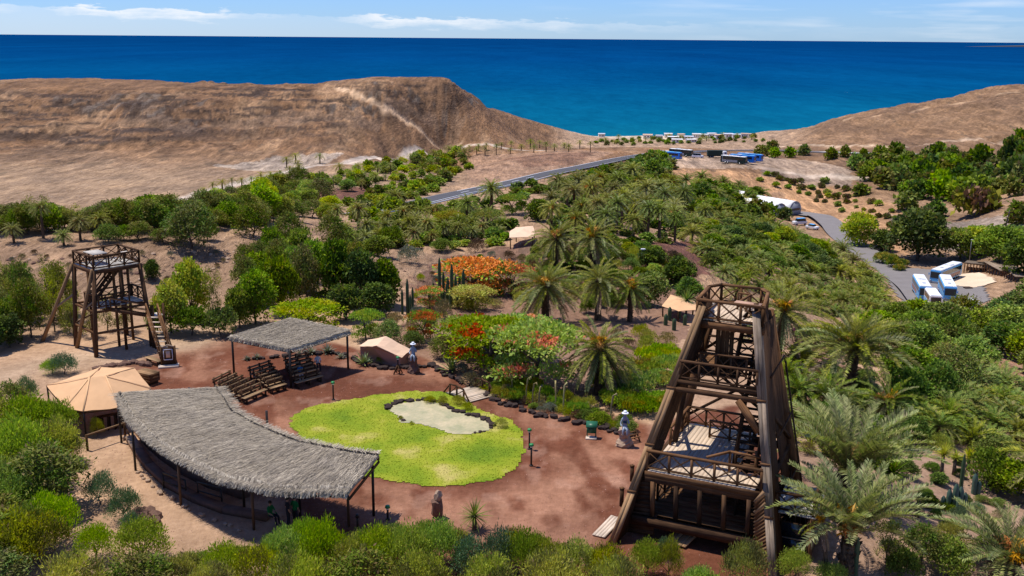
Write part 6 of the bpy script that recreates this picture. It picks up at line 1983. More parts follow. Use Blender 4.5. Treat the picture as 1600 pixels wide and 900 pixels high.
# right of the far tower
for px, py, w, h, k, lb in ((300, 500, 66, 98, 'tree_bright', 'bright yellow green tree right of the far tower'), (268, 520, 60, 84, 'tree_bright', 'shorter bright green tree beside the stairs of the far tower'), (335, 520, 54, 110, 'tree_airy', 'thin grey green tree between the two bright trees and the dark wood'),
                            (300, 524, 66, 50, 'bush_mid', 'dark bush at the foot of the bright trees'), (345, 524, 60, 48, 'bush_mid', 'dark bush left of the small canopy'), (245, 524, 40, 50, 'bush_mid', 'small dark bush behind the far tower stairs'),
                            (400, 506, 66, 90, 'tree_green', 'leafy green tree above the small canopy roof'), (440, 492, 62, 96, 'tree_green', 'green tree behind the small canopy'), (480, 480, 60, 104, 'tree_olive', 'tall olive green tree behind the small canopy'), (375, 512, 50, 66, 'tree_green', 'small leafy tree at the left corner of the small canopy'),
                            (525, 478, 62, 110, 'tree_dense', 'tall dark tree behind the flat green tree'), (565, 480, 62, 96, 'tree_dense', 'dark dense tree in the middle of the wood'), (602, 478, 54, 80, 'tree_dense', 'dark dense tree at the right end of the wood'), (540, 500, 60, 60, 'tree_dense', 'dark bushy tree below the tall dark one'), (590, 494, 58, 56, 'tree_dense', 'dark bushy tree near the branching cactus'),
                            (555, 440, 50, 70, 'tree_olive', 'slender olive tree on the bank above the dark wood'), (492, 440, 50, 74, 'tree_airy', 'airy tree on the bank above the canopy'),
                            (238, 437, 26, 32, 'tree_dense', 'small round dark dragon tree alone on the bare bank')):
    p = at(px, py); plant(k, p, w * mpp(p), h * mpp(p), lb, 'bush' if 'bush' in k else 'tree', None, 'bush' if 'bush' in k else 'leafy_tree')
wood([(380, 440), (420, 415), (470, 425), (500, 470), (440, 480), (390, 490)], 14, 28, 26, ['tree_green', 'tree_olive'], (44, 58), (1.2, 1.6), 'slim tree on the bank behind the canopy', 'tree', 'trees of the bank wood', 'leafy_tree')
wood([(520, 372), (600, 350), (660, 345), (740, 345), (800, 350), (800, 385), (660, 392), (540, 400)], 44, 17, 73, ['far_green', 'far_olive', 'far_dark', 'far_lime'], (20, 34), (.5, .8), 'bushy tree among palms above the aloe bed', 'tree', 'bushy trees above the aloe bed', 'bushy_tree', True)
wood([(800, 300), (870, 285), (960, 282), (1045, 300), (1060, 345), (960, 380), (820, 345)], 50, 17, 74, ['far_green', 'far_dark', 'far_olive'], (20, 32), (.5, .8), 'bush under the palms of the tall grove', 'bush', 'bushes of the tall grove', 'bush', True)
wood([(840, 400), (960, 395), (1050, 400), (1060, 440), (990, 440), (960, 470), (900, 500), (870, 480)], 26, 22, 75, ['bush_mid', 'cushion', 'tree_green', 'cushion_lime'], (22, 36), (.5, .8), 'garden shrub among the big palms', 'shrub', 'shrubs among the big palms', 'garden_shrub')
wood([(660, 338), (720, 320), (800, 306), (880, 286), (960, 268), (985, 266), (990, 276), (890, 298), (800, 318), (700, 338)], 44, 13, 76, ['far_green', 'far_olive', 'far_dark'], (18, 28), (.45, .65), 'bushy tree along the near road edge', 'tree', 'trees along the near road edge', 'bushy_tree', True)
wood([(545, 342), (640, 332), (668, 328), (665, 340), (570, 354)], 14, 22, 80, ['far_green', 'far_olive'], (24, 36), (.7, 1.0), 'bushy tree before the road end', 'tree', 'trees before the road end', 'bushy_tree', True)
wood([(820, 392), (900, 385), (1000, 385), (1060, 410), (1075, 450), (1000, 440), (960, 480), (900, 470), (840, 440)], 50, 17, 81, ['bush_mid', 'tree_dense', 'cushion', 'bush_mid', 'cushion_lime', 'tree_bright'], (20, 38), (.5, .85), 'undergrowth shrub below the big palms', 'shrub', 'undergrowth below the big palms', 'garden_shrub')
wood([(850, 330), (960, 290), (1045, 300), (1075, 345), (1060, 385), (960, 392), (870, 372)], 60, 15, 82, ['far_dark', 'far_green', 'far_dark', 'far_olive'], (20, 32), (.45, .75), 'dark undergrowth bush of the tall grove', 'bush', 'undergrowth of the tall grove', 'bush', True)
wood([(640, 440), (760, 400), (820, 400), (830, 470), (700, 500), (640, 490)], 34, 17, 83, ['cushion', 'bush_mid', 'cushion_lime', 'cushion'], (14, 30), (.45, .75), 'succulent shrub of the cactus garden', 'shrub', 'shrubs of the cactus garden', 'garden_shrub')
# trees in the valley belt
wood([(320, 330), (420, 300), (480, 296), (480, 315), (520, 325), (520, 345), (400, 352), (340, 345)], 60, 19, 27, ['tree_olive', 'tree_green', 'tree_bright'], (36, 52), (.65, .95), 'bushy tree of the belt beside the reddish clearing', 'tree', 'trees of the valley belt', 'bushy_tree')
wood([(470, 305), (560, 300), (480, 296)], 6, 18, 28, ['tree_green'], (22, 30), (.6, .9), 'small bushy tree at the rim of the reddish clearing', 'tree', 'trees at the clearing', 'bushy_tree')
wood([(540, 318), (600, 305), (700, 282), (680, 300), (625, 318), (600, 330), (560, 345)], 70, 13, 29, ['far_green', 'far_olive', 'far_lime'], (20, 32), (.6, .95), 'bushy tree between the clearing and the road', 'tree', 'trees beside the road', 'bushy_tree', True)
wood([(480, 285), (560, 265), (660, 245), (715, 245), (740, 262), (700, 282), (600, 300)], 66, 11, 30, ['far_lime', 'far_green', 'far_lime', 'far_olive'], (12, 22), (.6, 1.0), 'yellow green bush of the avenue plantation', 'bush', 'bushes of the avenue plantation', 'bush', True)
for px, py, w, h, k in ((700, 362, 56, 34, 'flame_gold'), (760, 366, 62, 42, 'flat_green'), (800, 335, 50, 34, 'flat_green'), (840, 345, 44, 36, 'tree_dense'), (690, 392, 40, 22, 'bush_mid'), (590, 400, 52, 34, 'tree_green'), (610, 384, 44, 34, 'bush_mid'), (745, 395, 40, 26, 'cushion'), (640, 410, 60, 28, 'cushion')):
    p = at(px, py); plant(k, p, w * mpp(p), h * mpp(p), {'flame_gold': 'yellow green flat topped tree below the road', 'flat_green': 'dark green flat topped tree near the road' if px > 780 else 'rounded flat topped tree beside the yellow one', 'tree_dense': 'dark dense tree left of the tall grove', 'bush_mid': 'green bush on the slope above the aloe bed' if px > 650 else 'green bush right of the dark wood top', 'tree_green': 'light green tree above the dark wood', 'cushion': 'grey brown scrub below the tan sail roof' if px > 700 else 'grey aloe bed on the slope under the mixed belt'}[k], 'tree' if 'tree' in k or 'fla' in k else 'bush', None, 'flat_topped_tree' if 'fla' in k else 'scrub_bush' if k != 'tree_dense' else 'leafy_tree')
wood([(890, 292), (960, 274), (1010, 258), (1040, 270), (1000, 290), (930, 300)], 50, 13, 31, ['far_olive', 'far_green', 'far_dark'], (22, 34), (.7, 1.1), 'olive tree between road and coach park', 'tree', 'trees between the road and coach park', 'olive_tree', True)
wood([(1025, 250), (1045, 262), (1050, 300), (1020, 320), (990, 300)], 30, 13, 32, ['far_green', 'far_olive'], (22, 32), (.7, 1.0), 'green tree on the slope before the coach park', 'tree', 'trees left of the coach bank', 'green_tree', True)
wood([(1050, 300), (1180, 305), (1170, 330), (1240, 345), (1200, 350), (1080, 332)], 70, 14, 33, ['far_dark', 'far_green', 'far_olive'], (22, 34), (.6, 1.0), 'bushy green tree round the white barrel tents', 'tree', 'trees round the barrel tents', 'bushy_tree', True)
wood([(1090, 360), (1180, 355), (1260, 385), (1320, 430), (1250, 430), (1130, 420)], 48, 19, 34, ['tree_green', 'tree_dense', 'tree_bright', 'bush_mid', 'tree_dense'], (26, 44), (.5, .8), 'leafy bush among the short palms of the plantation', 'bush', 'bushes in the dense plantation', 'leafy_bush')
wood([(1170, 268), (1290, 285), (1400, 330), (1420, 372), (1340, 345), (1240, 300), (1190, 285)], 46, 12, 35, ['far_scrub', 'far_green', 'far_scrub', 'far_lime'], (8, 16), (.6, .9), 'scrub bush on the orange bank', 'bush', 'bushes on the orange bank', 'scrub_bush', True)
wood([(1330, 262), (1400, 255), (1500, 262), (1560, 270), (1580, 300), (1500, 318), (1420, 315), (1380, 290), (1340, 280)], 60, 17, 36, ['far_green', 'far_olive', 'far_dark', 'far_olive'], (26, 42), (.8, 1.15), 'leafy tree of the wood beyond the rocks', 'tree', 'trees of the far right wood', 'leafy_tree', True)
wood([(1560, 250), (1610, 245), (1620, 300), (1580, 310)], 10, 20, 37, ['far_dark', 'far_olive'], (30, 42), (1.1, 1.6), 'tall dark tree at the right end of the far slope', 'tree', 'tall trees at the far slope end', 'leafy_tree', True)
wood([(1180, 240), (1330, 242), (1400, 246), (1400, 252), (1190, 246)], 10, 22, 38, ['far_olive', 'far_green'], (12, 22), (.8, 1.2), 'small roadside tree beyond the coach park', 'tree', 'roadside trees beyond the coach park', 'roadside_tree', True)
for px, py, w, h, k, lb in ((1205, 242, 26, 26, 'far_olive', 'lone olive tree behind the coach park beside the road'), (1525, 335, 60, 48, 'far_scrub', 'big bare grey brown shrub tree on the rocky right slope'), (1590, 350, 40, 40, 'far_olive', 'grey olive tree on the rocks beside the leaning pole'),
                            (1345, 305, 28, 22, 'far_green', 'green bush beside the dirt lot on the right'), (1415, 328, 40, 34, 'far_green', 'round green tree above the rocky bed'), (1460, 340, 34, 30, 'far_dark', 'dark tree at the edge of the grey rocks')):
    p = at(px, py); far_tree(k, p, w * mpp(p), h * mpp(p), lb, 'tree', None, 'leafy_tree')
for px, py, w, h, k, lb in ((1433, 408, 92, 82, 'tree_dense', 'very large rounded green tree above the coach stop'), (1342, 384, 58, 52, 'tree_bright', 'light green tree beside the lane bend'), (1378, 392, 40, 34, 'tree_dense', 'dark tree squeezed between two larger trees by the lane'),
                            (1500, 405, 60, 48, 'tree_green', 'green tree right of the very large rounded tree'), (1560, 412, 76, 56, 'tree_green', 'broad green tree behind the curved wall'), (1600, 430, 70, 60, 'tree_dense', 'dark green tree at the right end of the curved wall'),
                            (1530, 398, 60, 44, 'tree_bright', 'lighter tree behind the pergola wall'), (1590, 395, 50, 40, 'tree_green', 'small tree on the slope beyond the curved wall')):
    p = at(px, py); plant(k, p, w * mpp(p), h * mpp(p), lb, 'tree', None, 'leafy_tree')
wood([(1368, 408), (1400, 404), (1416, 418), (1404, 428), (1375, 418)], 9, 13, 39, ['tree_gold'], (20, 28), (.6, .8), 'yellow shrub in the bed beside the lane', 'shrub', 'yellow shrubs beside the lane', 'yellow_shrub')
# big shrubs hiding the near side of the coach stop
wood([(1370, 515), (1440, 512), (1500, 516), (1535, 535), (1480, 570), (1400, 560), (1360, 530)], 24, 26, 40, ['tree_green', 'tree_olive', 'tree_olive', 'tree_bright'], (58, 84), (.66, .86), 'bushy tree below the parked coaches', 'tree', 'bushy trees below the coach stop', 'bushy_tree')
wood([(1560, 500), (1620, 490), (1640, 545), (1560, 560)], 9, 32, 41, ['tree_dense', 'tree_green'], (64, 84), (.6, .8), 'dark green tree right of the parked coaches', 'tree', 'dark trees right of the coaches', 'leafy_tree')
wood([(1390, 600), (1480, 560), (1520, 590), (1480, 640), (1400, 640)], 8, 42, 42, ['tree_green', 'bush_mid', 'tree_olive'], (70, 92), (.7, .9), 'green bush above the palm thicket', 'bush', 'bushes above the palm thicket', 'bush')
wood([(1590, 560), (1640, 560), (1640, 600)], 3, 20, 43, ['tree_green'], (60, 80), (.8, 1.0), 'green tree at the end of the reddish path', 'tree', 'trees at the reddish path', 'leafy_tree')

# ------------------------------------------------------------------ garden beside the arena
def one(k, px, py, w, h, lb, cat, name, v=None, group=None):
    p = at(px, py); return plant(k, p, w * mpp(p), h * mpp(p), lb, cat, group, name, v)


one('flame', 742, 464, 138, 64, 'orange red flowering flame tree behind the tall cacti', 'tree', 'flame_tree', 2)
one('flame_gold', 738, 482, 84, 36, 'golden green flat tree in front of the orange flame tree', 'tree', 'flame_tree', 0)
one('flame', 800, 462, 80, 52, 'partly green flame tree beside the golden one', 'tree', 'flame_tree', 1)
one('flame', 662, 532, 58, 50, 'small flame tree with a bare trunk behind the pale tent', 'tree', 'flame_tree', 1)
one('flame', 672, 482, 50, 36, 'low flame tree in front of the cactus group', 'tree', 'flame_tree', 1)
one('flame', 765, 582, 160, 92, 'wide green flame tree with few red flowers, left of its twin by the path', 'tree', 'flame_tree', 0)
one('flame', 838, 604, 165, 106, 'wide green flame tree with scattered red flowers beside the shaggy palm', 'tree', 'flame_tree', 0)
one('flame', 735, 552, 116, 60, 'lower green flame tree spreading toward the small tent', 'tree', 'flame_tree', 0)
one('flame', 815, 560, 130, 70, 'green flame tree behind the twin wide ones near the yellow green palm', 'tree', 'flame_tree', 0)
one('flat_green', 482, 518, 118, 48, 'bright flat topped tree behind the small canopy', 'tree', 'flat_topped_tree', 0)
one('flat_green', 572, 532, 58, 52, 'thin flat topped tree with bare trunk left of the pale tent', 'tree', 'flat_topped_tree', 1)
one('tree_green', 1015, 478, 62, 58, 'rounded green tree behind the slim orange palm', 'tree', 'leafy_tree')
one('tree_dense', 1060, 446, 54, 48, 'dark round tree near the red beds', 'tree', 'leafy_tree'); one('tree_dense', 1018, 420, 46, 38, 'dark clipped tree behind the lamp pole in the garden', 'tree', 'leafy_tree'); one('bush_mid', 1112, 420, 38, 30, 'round green bush at the edge of the red beds', 'bush', 'bush')
one('tree_dense', 1075, 470, 44, 40, 'dark candelabra bush beside the sail roof', 'bush', 'bush')
wood([(955, 600), (1020, 560), (1065, 570), (1040, 640), (985, 650), (950, 640)], 9, 34, 50, ['ground_green'], (66, 88), (.30, .42), 'green creeper between the shaggy palm and tower', 'ground cover', 'creepers beside the tower', 'creeper_bush')
wood([(960, 530), (1000, 520), (1050, 540), (1045, 562), (985, 565)], 12, 22, 51, ['cushion', 'cushion_lime'], (30, 44), (.5, .65), 'dry spurge cushion on the slope', 'shrub', 'spurge cushions on the slope', 'cushion_bush')
wood([(620, 505), (690, 490), (700, 520), (640, 545), (600, 520)], 8, 24, 52, ['cushion', 'bush_mid'], (24, 40), (.6, .9), 'shrub in the succulent bed behind the pale tent', 'shrub', 'shrubs behind the pale tent', 'shrub')
one('tree_olive', 607, 545, 56, 50, 'pale green succulent shrub behind the pale tent', 'shrub', 'shrub'); one('tree_olive', 690, 560, 44, 44, 'dark euphorbia shrub right of the stone statue', 'shrub', 'shrub')
wood([(725, 596), (800, 606), (860, 632), (930, 650), (985, 668), (985, 676), (900, 655), (820, 636), (760, 614)], 48, 13, 53, ['cushion', 'cushion_lime', 'cushion', 'bush_mid', 'ground_green'], (22, 42), (.4, .65), 'low shrub in the bed along the path', 'shrub', 'shrubs along the path bed', 'bed_shrub')
wood([(760, 600), (860, 618), (920, 640), (900, 650), (800, 622)], 18, 18, 54, ['cushion_lime', 'ground_green'], (30, 44), (.5, .7), 'shrub at the foot of the flame trees', 'shrub', 'yellow green shrubs under the flame trees', 'bed_shrub')
for px, py, w, h, k, v, lb in ((607, 565, 26, 12, 'cushion', 0, 'small grey cushion beside the tent wall'), (632, 566, 34, 16, 'cushion', 0, 'grey blue cushion plant in front of the pale tent'), (595, 568, 22, 14, 'cushion_lime', 0, 'lime cushion left of the grey one by the tent'), (722, 583, 30, 18, 'cushion', 0, 'grey blue cushion right of the big agave'), (738, 592, 22, 14, 'cushion', 0, 'smaller grey cushion near the foot bridge'), (845, 645, 22, 12, 'cushion', 0, 'grey cushion by the path border rocks'),
                               (672, 630, 24, 14, 'cushion_lime', 0, 'yellow green tuft on the pond rim, farthest left'), (692, 632, 26, 15, 'cushion_lime', 1, 'yellow green tuft on the pond rim beside the bridge end'), (716, 632, 30, 17, 'cushion_lime', 0, 'bright green tuft in front of the bridge'), (731, 640, 28, 14, 'cushion_lime', 1, 'low green tuft right of the bridge on the pond rim'), (783, 668, 28, 17, 'cushion_lime', 0, 'round yellow bush at the right corner of the pond'), (626, 656, 12, 8, 'cushion_lime', 1, 'tiny tuft on the left rim of the pond'), (643, 664, 10, 7, 'cushion_lime', 0, 'tiny tuft on the near rim of the pond'),
                               (940, 660, 40, 14, 'cushion_lime', 1, 'low green strip of plants behind the lectern'), (1250, 528, 36, 20, 'magenta', 0, 'magenta bougainvillea right of the tower top'), (1275, 535, 30, 18, 'magenta', 0, 'second magenta bougainvillea farther right'), (985, 640, 44, 22, 'ground_green', 0, 'green creeper behind the white hatted statue')):
    one(k, px, py, w, h, lb, 'shrub', 'low_shrub', v)
rosette_plant('agave', 706, 582, 1.45, 'big yellow green agave by the border right of the statue')
rosette_plant('agave', 569, 570, 1.1, 'bushy yellow green agave left of the pale tent')
rosette_plant('agave_grey', 512, 552, .95, 'grey green agave behind the small canopy, largest'); rosette_plant('agave_grey', 486, 553, .8, 'grey agave behind the middle of the small canopy')
rosette_plant('agave_grey', 402, 561, .6, 'small agave at the left end of the rock border'); rosette_plant('agave_grey', 386, 563, .5, 'smaller blue agave at the left end of the rock border'); rosette_plant('agave_grey', 468, 556, .6, 'agave near the benches behind the canopy'); rosette_plant('agave_grey', 532, 560, .6, 'agave beside the right canopy post')
for k, (px, py) in enumerate(((815, 628), (862, 640), (885, 646), (770, 606), (785, 616))): rosette_plant('agave_grey', px, py, R.uniform(.45, .7), 'small pale agave in the path bed, %s from left' % ORDN[(2, 3, 4, 0, 1)[k]], group='agaves in the path bed')
# drooping flower spikes
for k, (px, py) in enumerate(((800, 622), (822, 630), (832, 634), (842, 636), (868, 642), (880, 645), (954, 660))):
    p = at(px, py); t = empty('flower_spike', p, R.uniform(0, 6), 'bent straw coloured flower spike in the path bed, %s from left' % ORDN[k], 'flower spike', 'flower spikes in the path bed'); h = R.uniform(1.5, 2.1)
    V, F = tube_np([(0, 0, 0), (.02, 0, h * .6), (.12, 0, h * .92), (.32, 0, h), (.5, 0, h * .82)], [.05, .05, .07, .07, .02], 6); link('stalk', mesh_np('stalk', V, [F], M['l_straw']), t)

# cactus garden
rg = random.Random(5)
CX = [(687, 470, 68, 'tallest dark column cactus of the group'), (700, 472, 40, 0), (706, 474, 62, 'second tallest column cactus of the group'), (712, 474, 44, 0), (693, 470, 46, 0), (698, 478, 36, 0), (718, 472, 40, 0), (724, 472, 52, 'slender column cactus before the orange tree'), (677, 468, 28, 0), (730, 476, 30, 0), (690, 478, 30, 0), (671, 474, 24, 0), (738, 478, 26, 0), (746, 480, 24, 0), (715, 480, 30, 0), (704, 482, 26, 0)]
CS = sorted(c[0] for c in CX if not c[3])
for px, py, h, lb in CX:
    p = at(px, py); cactus(0, 0, [(0, 0, h * mpp(p) * 1.03, .15 if h < 50 else .18)], lb or 'shorter column cactus of the cactus group, %s from left' % ORDN[CS.index(px)], None if lb else 'column cacti of the group', p=p)
p = at(637, 492); cactus(0, 0, [(0, 0, 3.6, .16), (.5, .1, 2.8, .13), (-.5, .1, 2.6, .13), (.25, -.3, 2.2, .12)], 'branching cactus left of the cactus group', p=p)
for px, py, h in ((1040, 508, 12), (1046, 500, 14), (1053, 516, 13), (1070, 508, 12), (1061, 497, 10)):
    p = at(px, py); cactus(0, 0, [(0, 0, h * mpp(p) * 1.6, .2)], 'short column cactus on the pinkish bed, %s from left' % ORDN[sorted((1040, 1046, 1053, 1070, 1061)).index(px)], 'short cacti on the pinkish bed', 'l_cactus', p)
p = at(1490, 800); cactus(0, 0, [(0, 0, 1.9, .17), (.32, .1, 1.7, .16), (-.32, .05, 1.5, .16), (-.6, .15, 1.0, .14), (.15, -.3, 1.2, .15), (.6, .2, 1.3, .14)], 'clump of thick blue green column cacti on the lower right slope', None, 'l_cactusblue', p)
p = at(1498, 790); cactus(0, 0, [(0, 0, 3.4, .12)], 'single tall thin cactus rising out of the clump', None, 'l_cactus', p)
p = at(1521, 772); cactus(0, 0, [(0, 0, 1.5, .16), (.28, 0, 1.0, .14)], 'pair of blue green cactus stems right of the clump', None, 'l_cactusblue', p)
p = at(1420, 736); cactus(0, 0, [(0, 0, 2.3, .15)], 'dark column cactus above the joshua like yucca', None, 'l_cactus', p)
p = at(1380, 728); cactus(0, 0, [(0, 0, .9, .14), (.25, 0, .7, .12)], 'pale stubby cactus pair near the silver palms', None, 'l_cactusblue', p)
p = at(1335, 902); cactus(0, 0, [(0, 0, 2.2, .13)], 'dark post like cactus right of the big silver palm trunk', None, 'l_cactus', p)
rosette_plant('yucca', 741, 828, 1.05, 'yucca with a spiky round head on the near edge of the red yard', 'yucca', .75)
rosette_plant('yucca', 1072, 492, 1.5, 'tree yucca standing before the sail roof by the tower', 'yucca', 1.5)
rosette_plant('yucca', 1433, 808, .75, 'small trunked yucca on the lower right slope', 'yucca', 1.2)
rosette_plant('yucca', 1395, 745, 1.4, 'dark spiky yucca under the silver palms', 'yucca', .2)
rosette_plant('yucca_lime', 1470, 748, .9, 'shaggy trunked lime green yucca on the right slope', 'yucca', 1.6); rosette_plant('yucca_lime', 1490, 742, .7, 'smaller lime yucca leaning beside the shaggy one', 'yucca', 1.1); rosette_plant('yucca_lime', 1512, 735, .8, 'green aloe tree above the blue cactus pair', 'yucca', .9)
rosette_plant('yucca_lime', 1265, 705, 1.0, 'spiny yellow shrub beside the tower wall', 'agave', .1); rosette_plant('yucca_lime', 1240, 690, .8, 'smaller spiny yellow shrub beside the tower wall', 'agave', .1)

# lower right garden shrubs
for px, py, w, h, k, lb in ((1484, 850, 64, 36, 'cushion_lime', 'vivid green mounded bush on the lower right slope'), (1385, 880, 80, 90, 'tree_airy', 'wispy olive shrub right of the big silver palm'), (1440, 885, 70, 70, 'tree_olive', 'grey olive shrub below the vivid green mound'), (1480, 900, 80, 60, 'bush_mid', 'dark bush below the vivid green mound'), (1545, 760, 80, 60, 'bush_mid', 'green bush right of the blue cacti'), (1590, 780, 70, 60, 'tree_green', 'green bush at the garden edge right of the cacti'), (1465, 705, 50, 30, 'cushion_lime', 'bright green bush above the shaggy yucca'), (1500, 815, 36, 26, 'feather_blue', 'blue green bush below the cactus clump'), (1420, 800, 30, 20, 'feather_blue', 'small blue green bush beside the yucca'), (1410, 905, 60, 50, 'bush_mid', 'dark low bush beside the olive shrub'), (1300, 915, 60, 40, 'feather', 'bright green bush at the foot of the hut palm'), (1345, 830, 34, 22, 'cushion', 'grey tuft on the sandy slope'), (1240, 905, 60, 55, 'feather', 'bright green bush in front of the hut'), (1350, 690, 60, 34, 'bush_mid', 'dark bush under the broad silver palm'), (1425, 690, 54, 40, 'bush_mid', 'dark bush between yellow palm and thicket'), (1555, 715, 70, 34, 'bush_mid', 'dark bush below the palm thicket'), (1250, 575, 40, 18, 'cushion', 'grey tuft on the red slope')):
    one(k, px, py, w, h, lb, 'bush', 'bush')

wood([(1235, 540), (1300, 520), (1400, 580), (1440, 650), (1400, 740), (1240, 720), (1225, 620)], 40, 23, 78, ['bush_mid', 'cushion', 'tree_dense', 'tree_green', 'bush_mid'], (30, 52), (.45, .7), 'garden shrub on the slope beside the tower', 'shrub', 'shrubs on the slope beside the tower', 'garden_shrub')
wood([(1400, 730), (1560, 700), (1600, 760), (1600, 880), (1380, 880)], 34, 27, 79, ['cushion', 'bush_mid', 'feather_blue', 'bush_mid', 'tree_dense'], (20, 40), (.4, .7), 'small shrub on the lower garden slope', 'shrub', 'shrubs on the lower garden slope', 'garden_shrub')
# ------------------------------------------------------------------ foreground bushes
def fg(k, px, py, w, h, lb, grp=None): one(k, px, py, w, h, lb, 'bush', 'feathery_bush', None, grp)


wood([(-40, 700), (20, 690), (60, 700), (95, 700), (100, 740), (90, 800), (90, 860), (60, 910), (-40, 920)], 18, 36, 61, ['feather', 'feather', 'feather_lime', 'tree_olive'], (90, 125), (.62, .9), 'feathery bush of the thicket beside the terrace', 'bush', 'bushes of the left thicket', 'feathery_bush')
for px, py, w, h, k, lb in ((42, 632, 42, 44, 'feather_blue', 'dark green bush beside the tan track'), (100, 585, 50, 34, 'feather_blue', 'blue green bush where the track passes the tent, right one'), (82, 584, 40, 26, 'feather', 'bright small bush beside the track'), (88, 690, 76, 74, 'feather', 'large bright feathery bush left of the pole fence'), (60, 680, 70, 60, 'feather_lime', 'yellow green bush behind the large feathery one'), (112, 668, 40, 50, 'feather_lime', 'yellowish bush touching the sand tent'), (100, 725, 66, 54, 'feather', 'bright bush spilling onto the sandy terrace'),
                            (153, 682, 24, 34, 'feather_lime', 'small lime bush alone under the sand tent edge'), (158, 788, 60, 54, 'feather_blue', 'round blue green bush on the sandy terrace, upper of two'), (196, 812, 62, 58, 'feather_blue', 'round blue green bush on the sandy terrace, lower of two'), (95, 742, 26, 16, 'cushion', 'small grey tuft on the terrace'),
                            (100, 815, 54, 44, 'feather_blue', 'grey green bush below the terrace'), (205, 830, 44, 30, 'feather_blue', 'grey green bush below the twin bushes'), (222, 880, 104, 74, 'feather', 'vivid round green bush at the lower left'), (150, 875, 70, 60, 'feather', 'bright bush left of the vivid round one'), (60, 880, 110, 80, 'feather_lime', 'olive bush at the lower left corner'), (20, 660, 60, 66, 'tree_olive', 'dark olive tree at the left edge by the track')):
    fg(k, px, py, w, h, lb)
X = [(290, 925, 90, 70, 'feather_lime'), (350, 918, 90, 82, 'feather'), (405, 925, 90, 88, 'feather_lime'), (450, 905, 96, 92, 'feather'), (500, 900, 96, 104, 'feather'), (545, 912, 84, 84, 'feather_lime'), (590, 900, 92, 96, 'feather'), (640, 905, 90, 100, 'feather'), (690, 888, 84, 94, 'feather'), (735, 905, 80, 84, 'feather_blue'), (780, 898, 84, 90, 'feather_blue'), (820, 905, 84, 96, 'feather'), (856, 912, 76, 84, 'feather_lime'), (905, 910, 80, 80, 'feather_lime'), (945, 915, 80, 74, 'feather_lime'),
     (330, 950, 100, 80, 'feather_lime'), (470, 950, 120, 100, 'feather_lime'), (560, 950, 120, 100, 'tree_olive'), (660, 950, 120, 104, 'feather_lime'), (760, 950, 120, 100, 'feather_lime'), (860, 955, 120, 110, 'feather_lime'), (960, 955, 110, 100, 'feather_lime'), (120, 950, 120, 90, 'feather_lime'), (220, 950, 120, 90, 'tree_olive'), (1010, 900, 64, 70, 'feather'), (1045, 905, 50, 74, 'feather_lime'), (1040, 870, 44, 36, 'feather_blue'), (1090, 935, 66, 60, 'feather'), (1160, 930, 84, 100, 'feather_lime'), (1100, 960, 100, 70, 'feather')]
X += [(310, 905, 70, 46, 'feather'), (372, 900, 70, 56, 'feather_lime'), (428, 892, 66, 66, 'feather'), (478, 880, 70, 80, 'feather'), (528, 888, 70, 66, 'feather_lime'), (568, 884, 66, 64, 'feather'), (615, 880, 70, 76, 'feather'), (665, 876, 70, 74, 'feather'), (712, 880, 66, 66, 'feather_lime'), (800, 885, 60, 70, 'feather_lime'), (840, 890, 60, 66, 'feather'), (880, 900, 66, 60, 'feather')]
XF = sorted([x for x in X if 893 < x[1] < 940 and x[0] < 990]); XC = sorted([x for x in X if x[1] <= 893 and x[0] < 990]); XB = sorted([x for x in X if x[1] >= 940 and x[0] < 990])
CW = {'feather': 'bright green', 'feather_lime': 'yellow green', 'feather_blue': 'blue green', 'tree_olive': 'dull olive'}
for px, py, w, h, k in X:
    fg(k, px, py, w, h, ('%s bush in the %s row of the near hedge, %s from left' % (CW[k], 'rear' if py <= 893 else 'middle' if py < 940 else 'front', ORDN[(XC if py <= 893 else XF if py < 940 else XB).index((px, py, w, h, k))])) if px < 990 else '%s feathery bush at the foot of the big tower, %s from left' % (CW[k], ORDN[sorted(x[0] for x in X if x[0] > 990).index(px)]), 'hedge bushes along the near edge' if px < 990 else 'bushes at the foot of the tower')
# dry tufts and stones on the bank
_S = scatter([(0, 400), (110, 395), (230, 390), (360, 392), (450, 402), (600, 410), (660, 425), (620, 440), (480, 420), (360, 440), (240, 450), (100, 430), (0, 440)], 90, 9, 71); _Q = places(_S)
for i, (x, y, p) in enumerate(_S):
    s = R.uniform(.15, .5)
    o = link('bank_stone', R.choice(ROCKS_P + ROCKS_R)); o.location = p; o.rotation_euler = (0, 0, R.uniform(0, 6)); o.scale = (s, s * .8, s * .7); tag(o, 'loose stone on the dry bank' + _Q[i], 'stone', 'stones on the dry bank')
wood([(0, 395), (230, 385), (360, 395), (450, 402), (640, 415), (640, 440), (480, 425), (360, 450), (0, 450)], 40, 16, 72, ['cushion'], (8, 16), (.5, .8), 'dry scrub tuft on the bare bank', 'shrub', 'scrub tufts on the bare bank', 'scrub_bush')

# ------------------------------------------------------------------ vehicles
def rbox(name, sx, sy, sz, bev, mat, taper=None, seg=2):
    bm = bmesh.new(); bmesh.ops.create_cube(bm, size=1)
    for v in bm.verts:
        v.co = Vector((v.co.x * sx, v.co.y * sy, (v.co.z + .5) * sz))
        if taper and v.co.z > sz * .5: v.co.x *= taper[0]; v.co.y *= taper[1]
    bmesh.ops.bevel(bm, geom=bm.edges[:], offset=bev, segments=seg, affect='EDGES')
    me = bpy.data.meshes.new(name); bm.to_mesh(me); bm.free(); me.materials.append(mat)
    return me


WHEEL = None


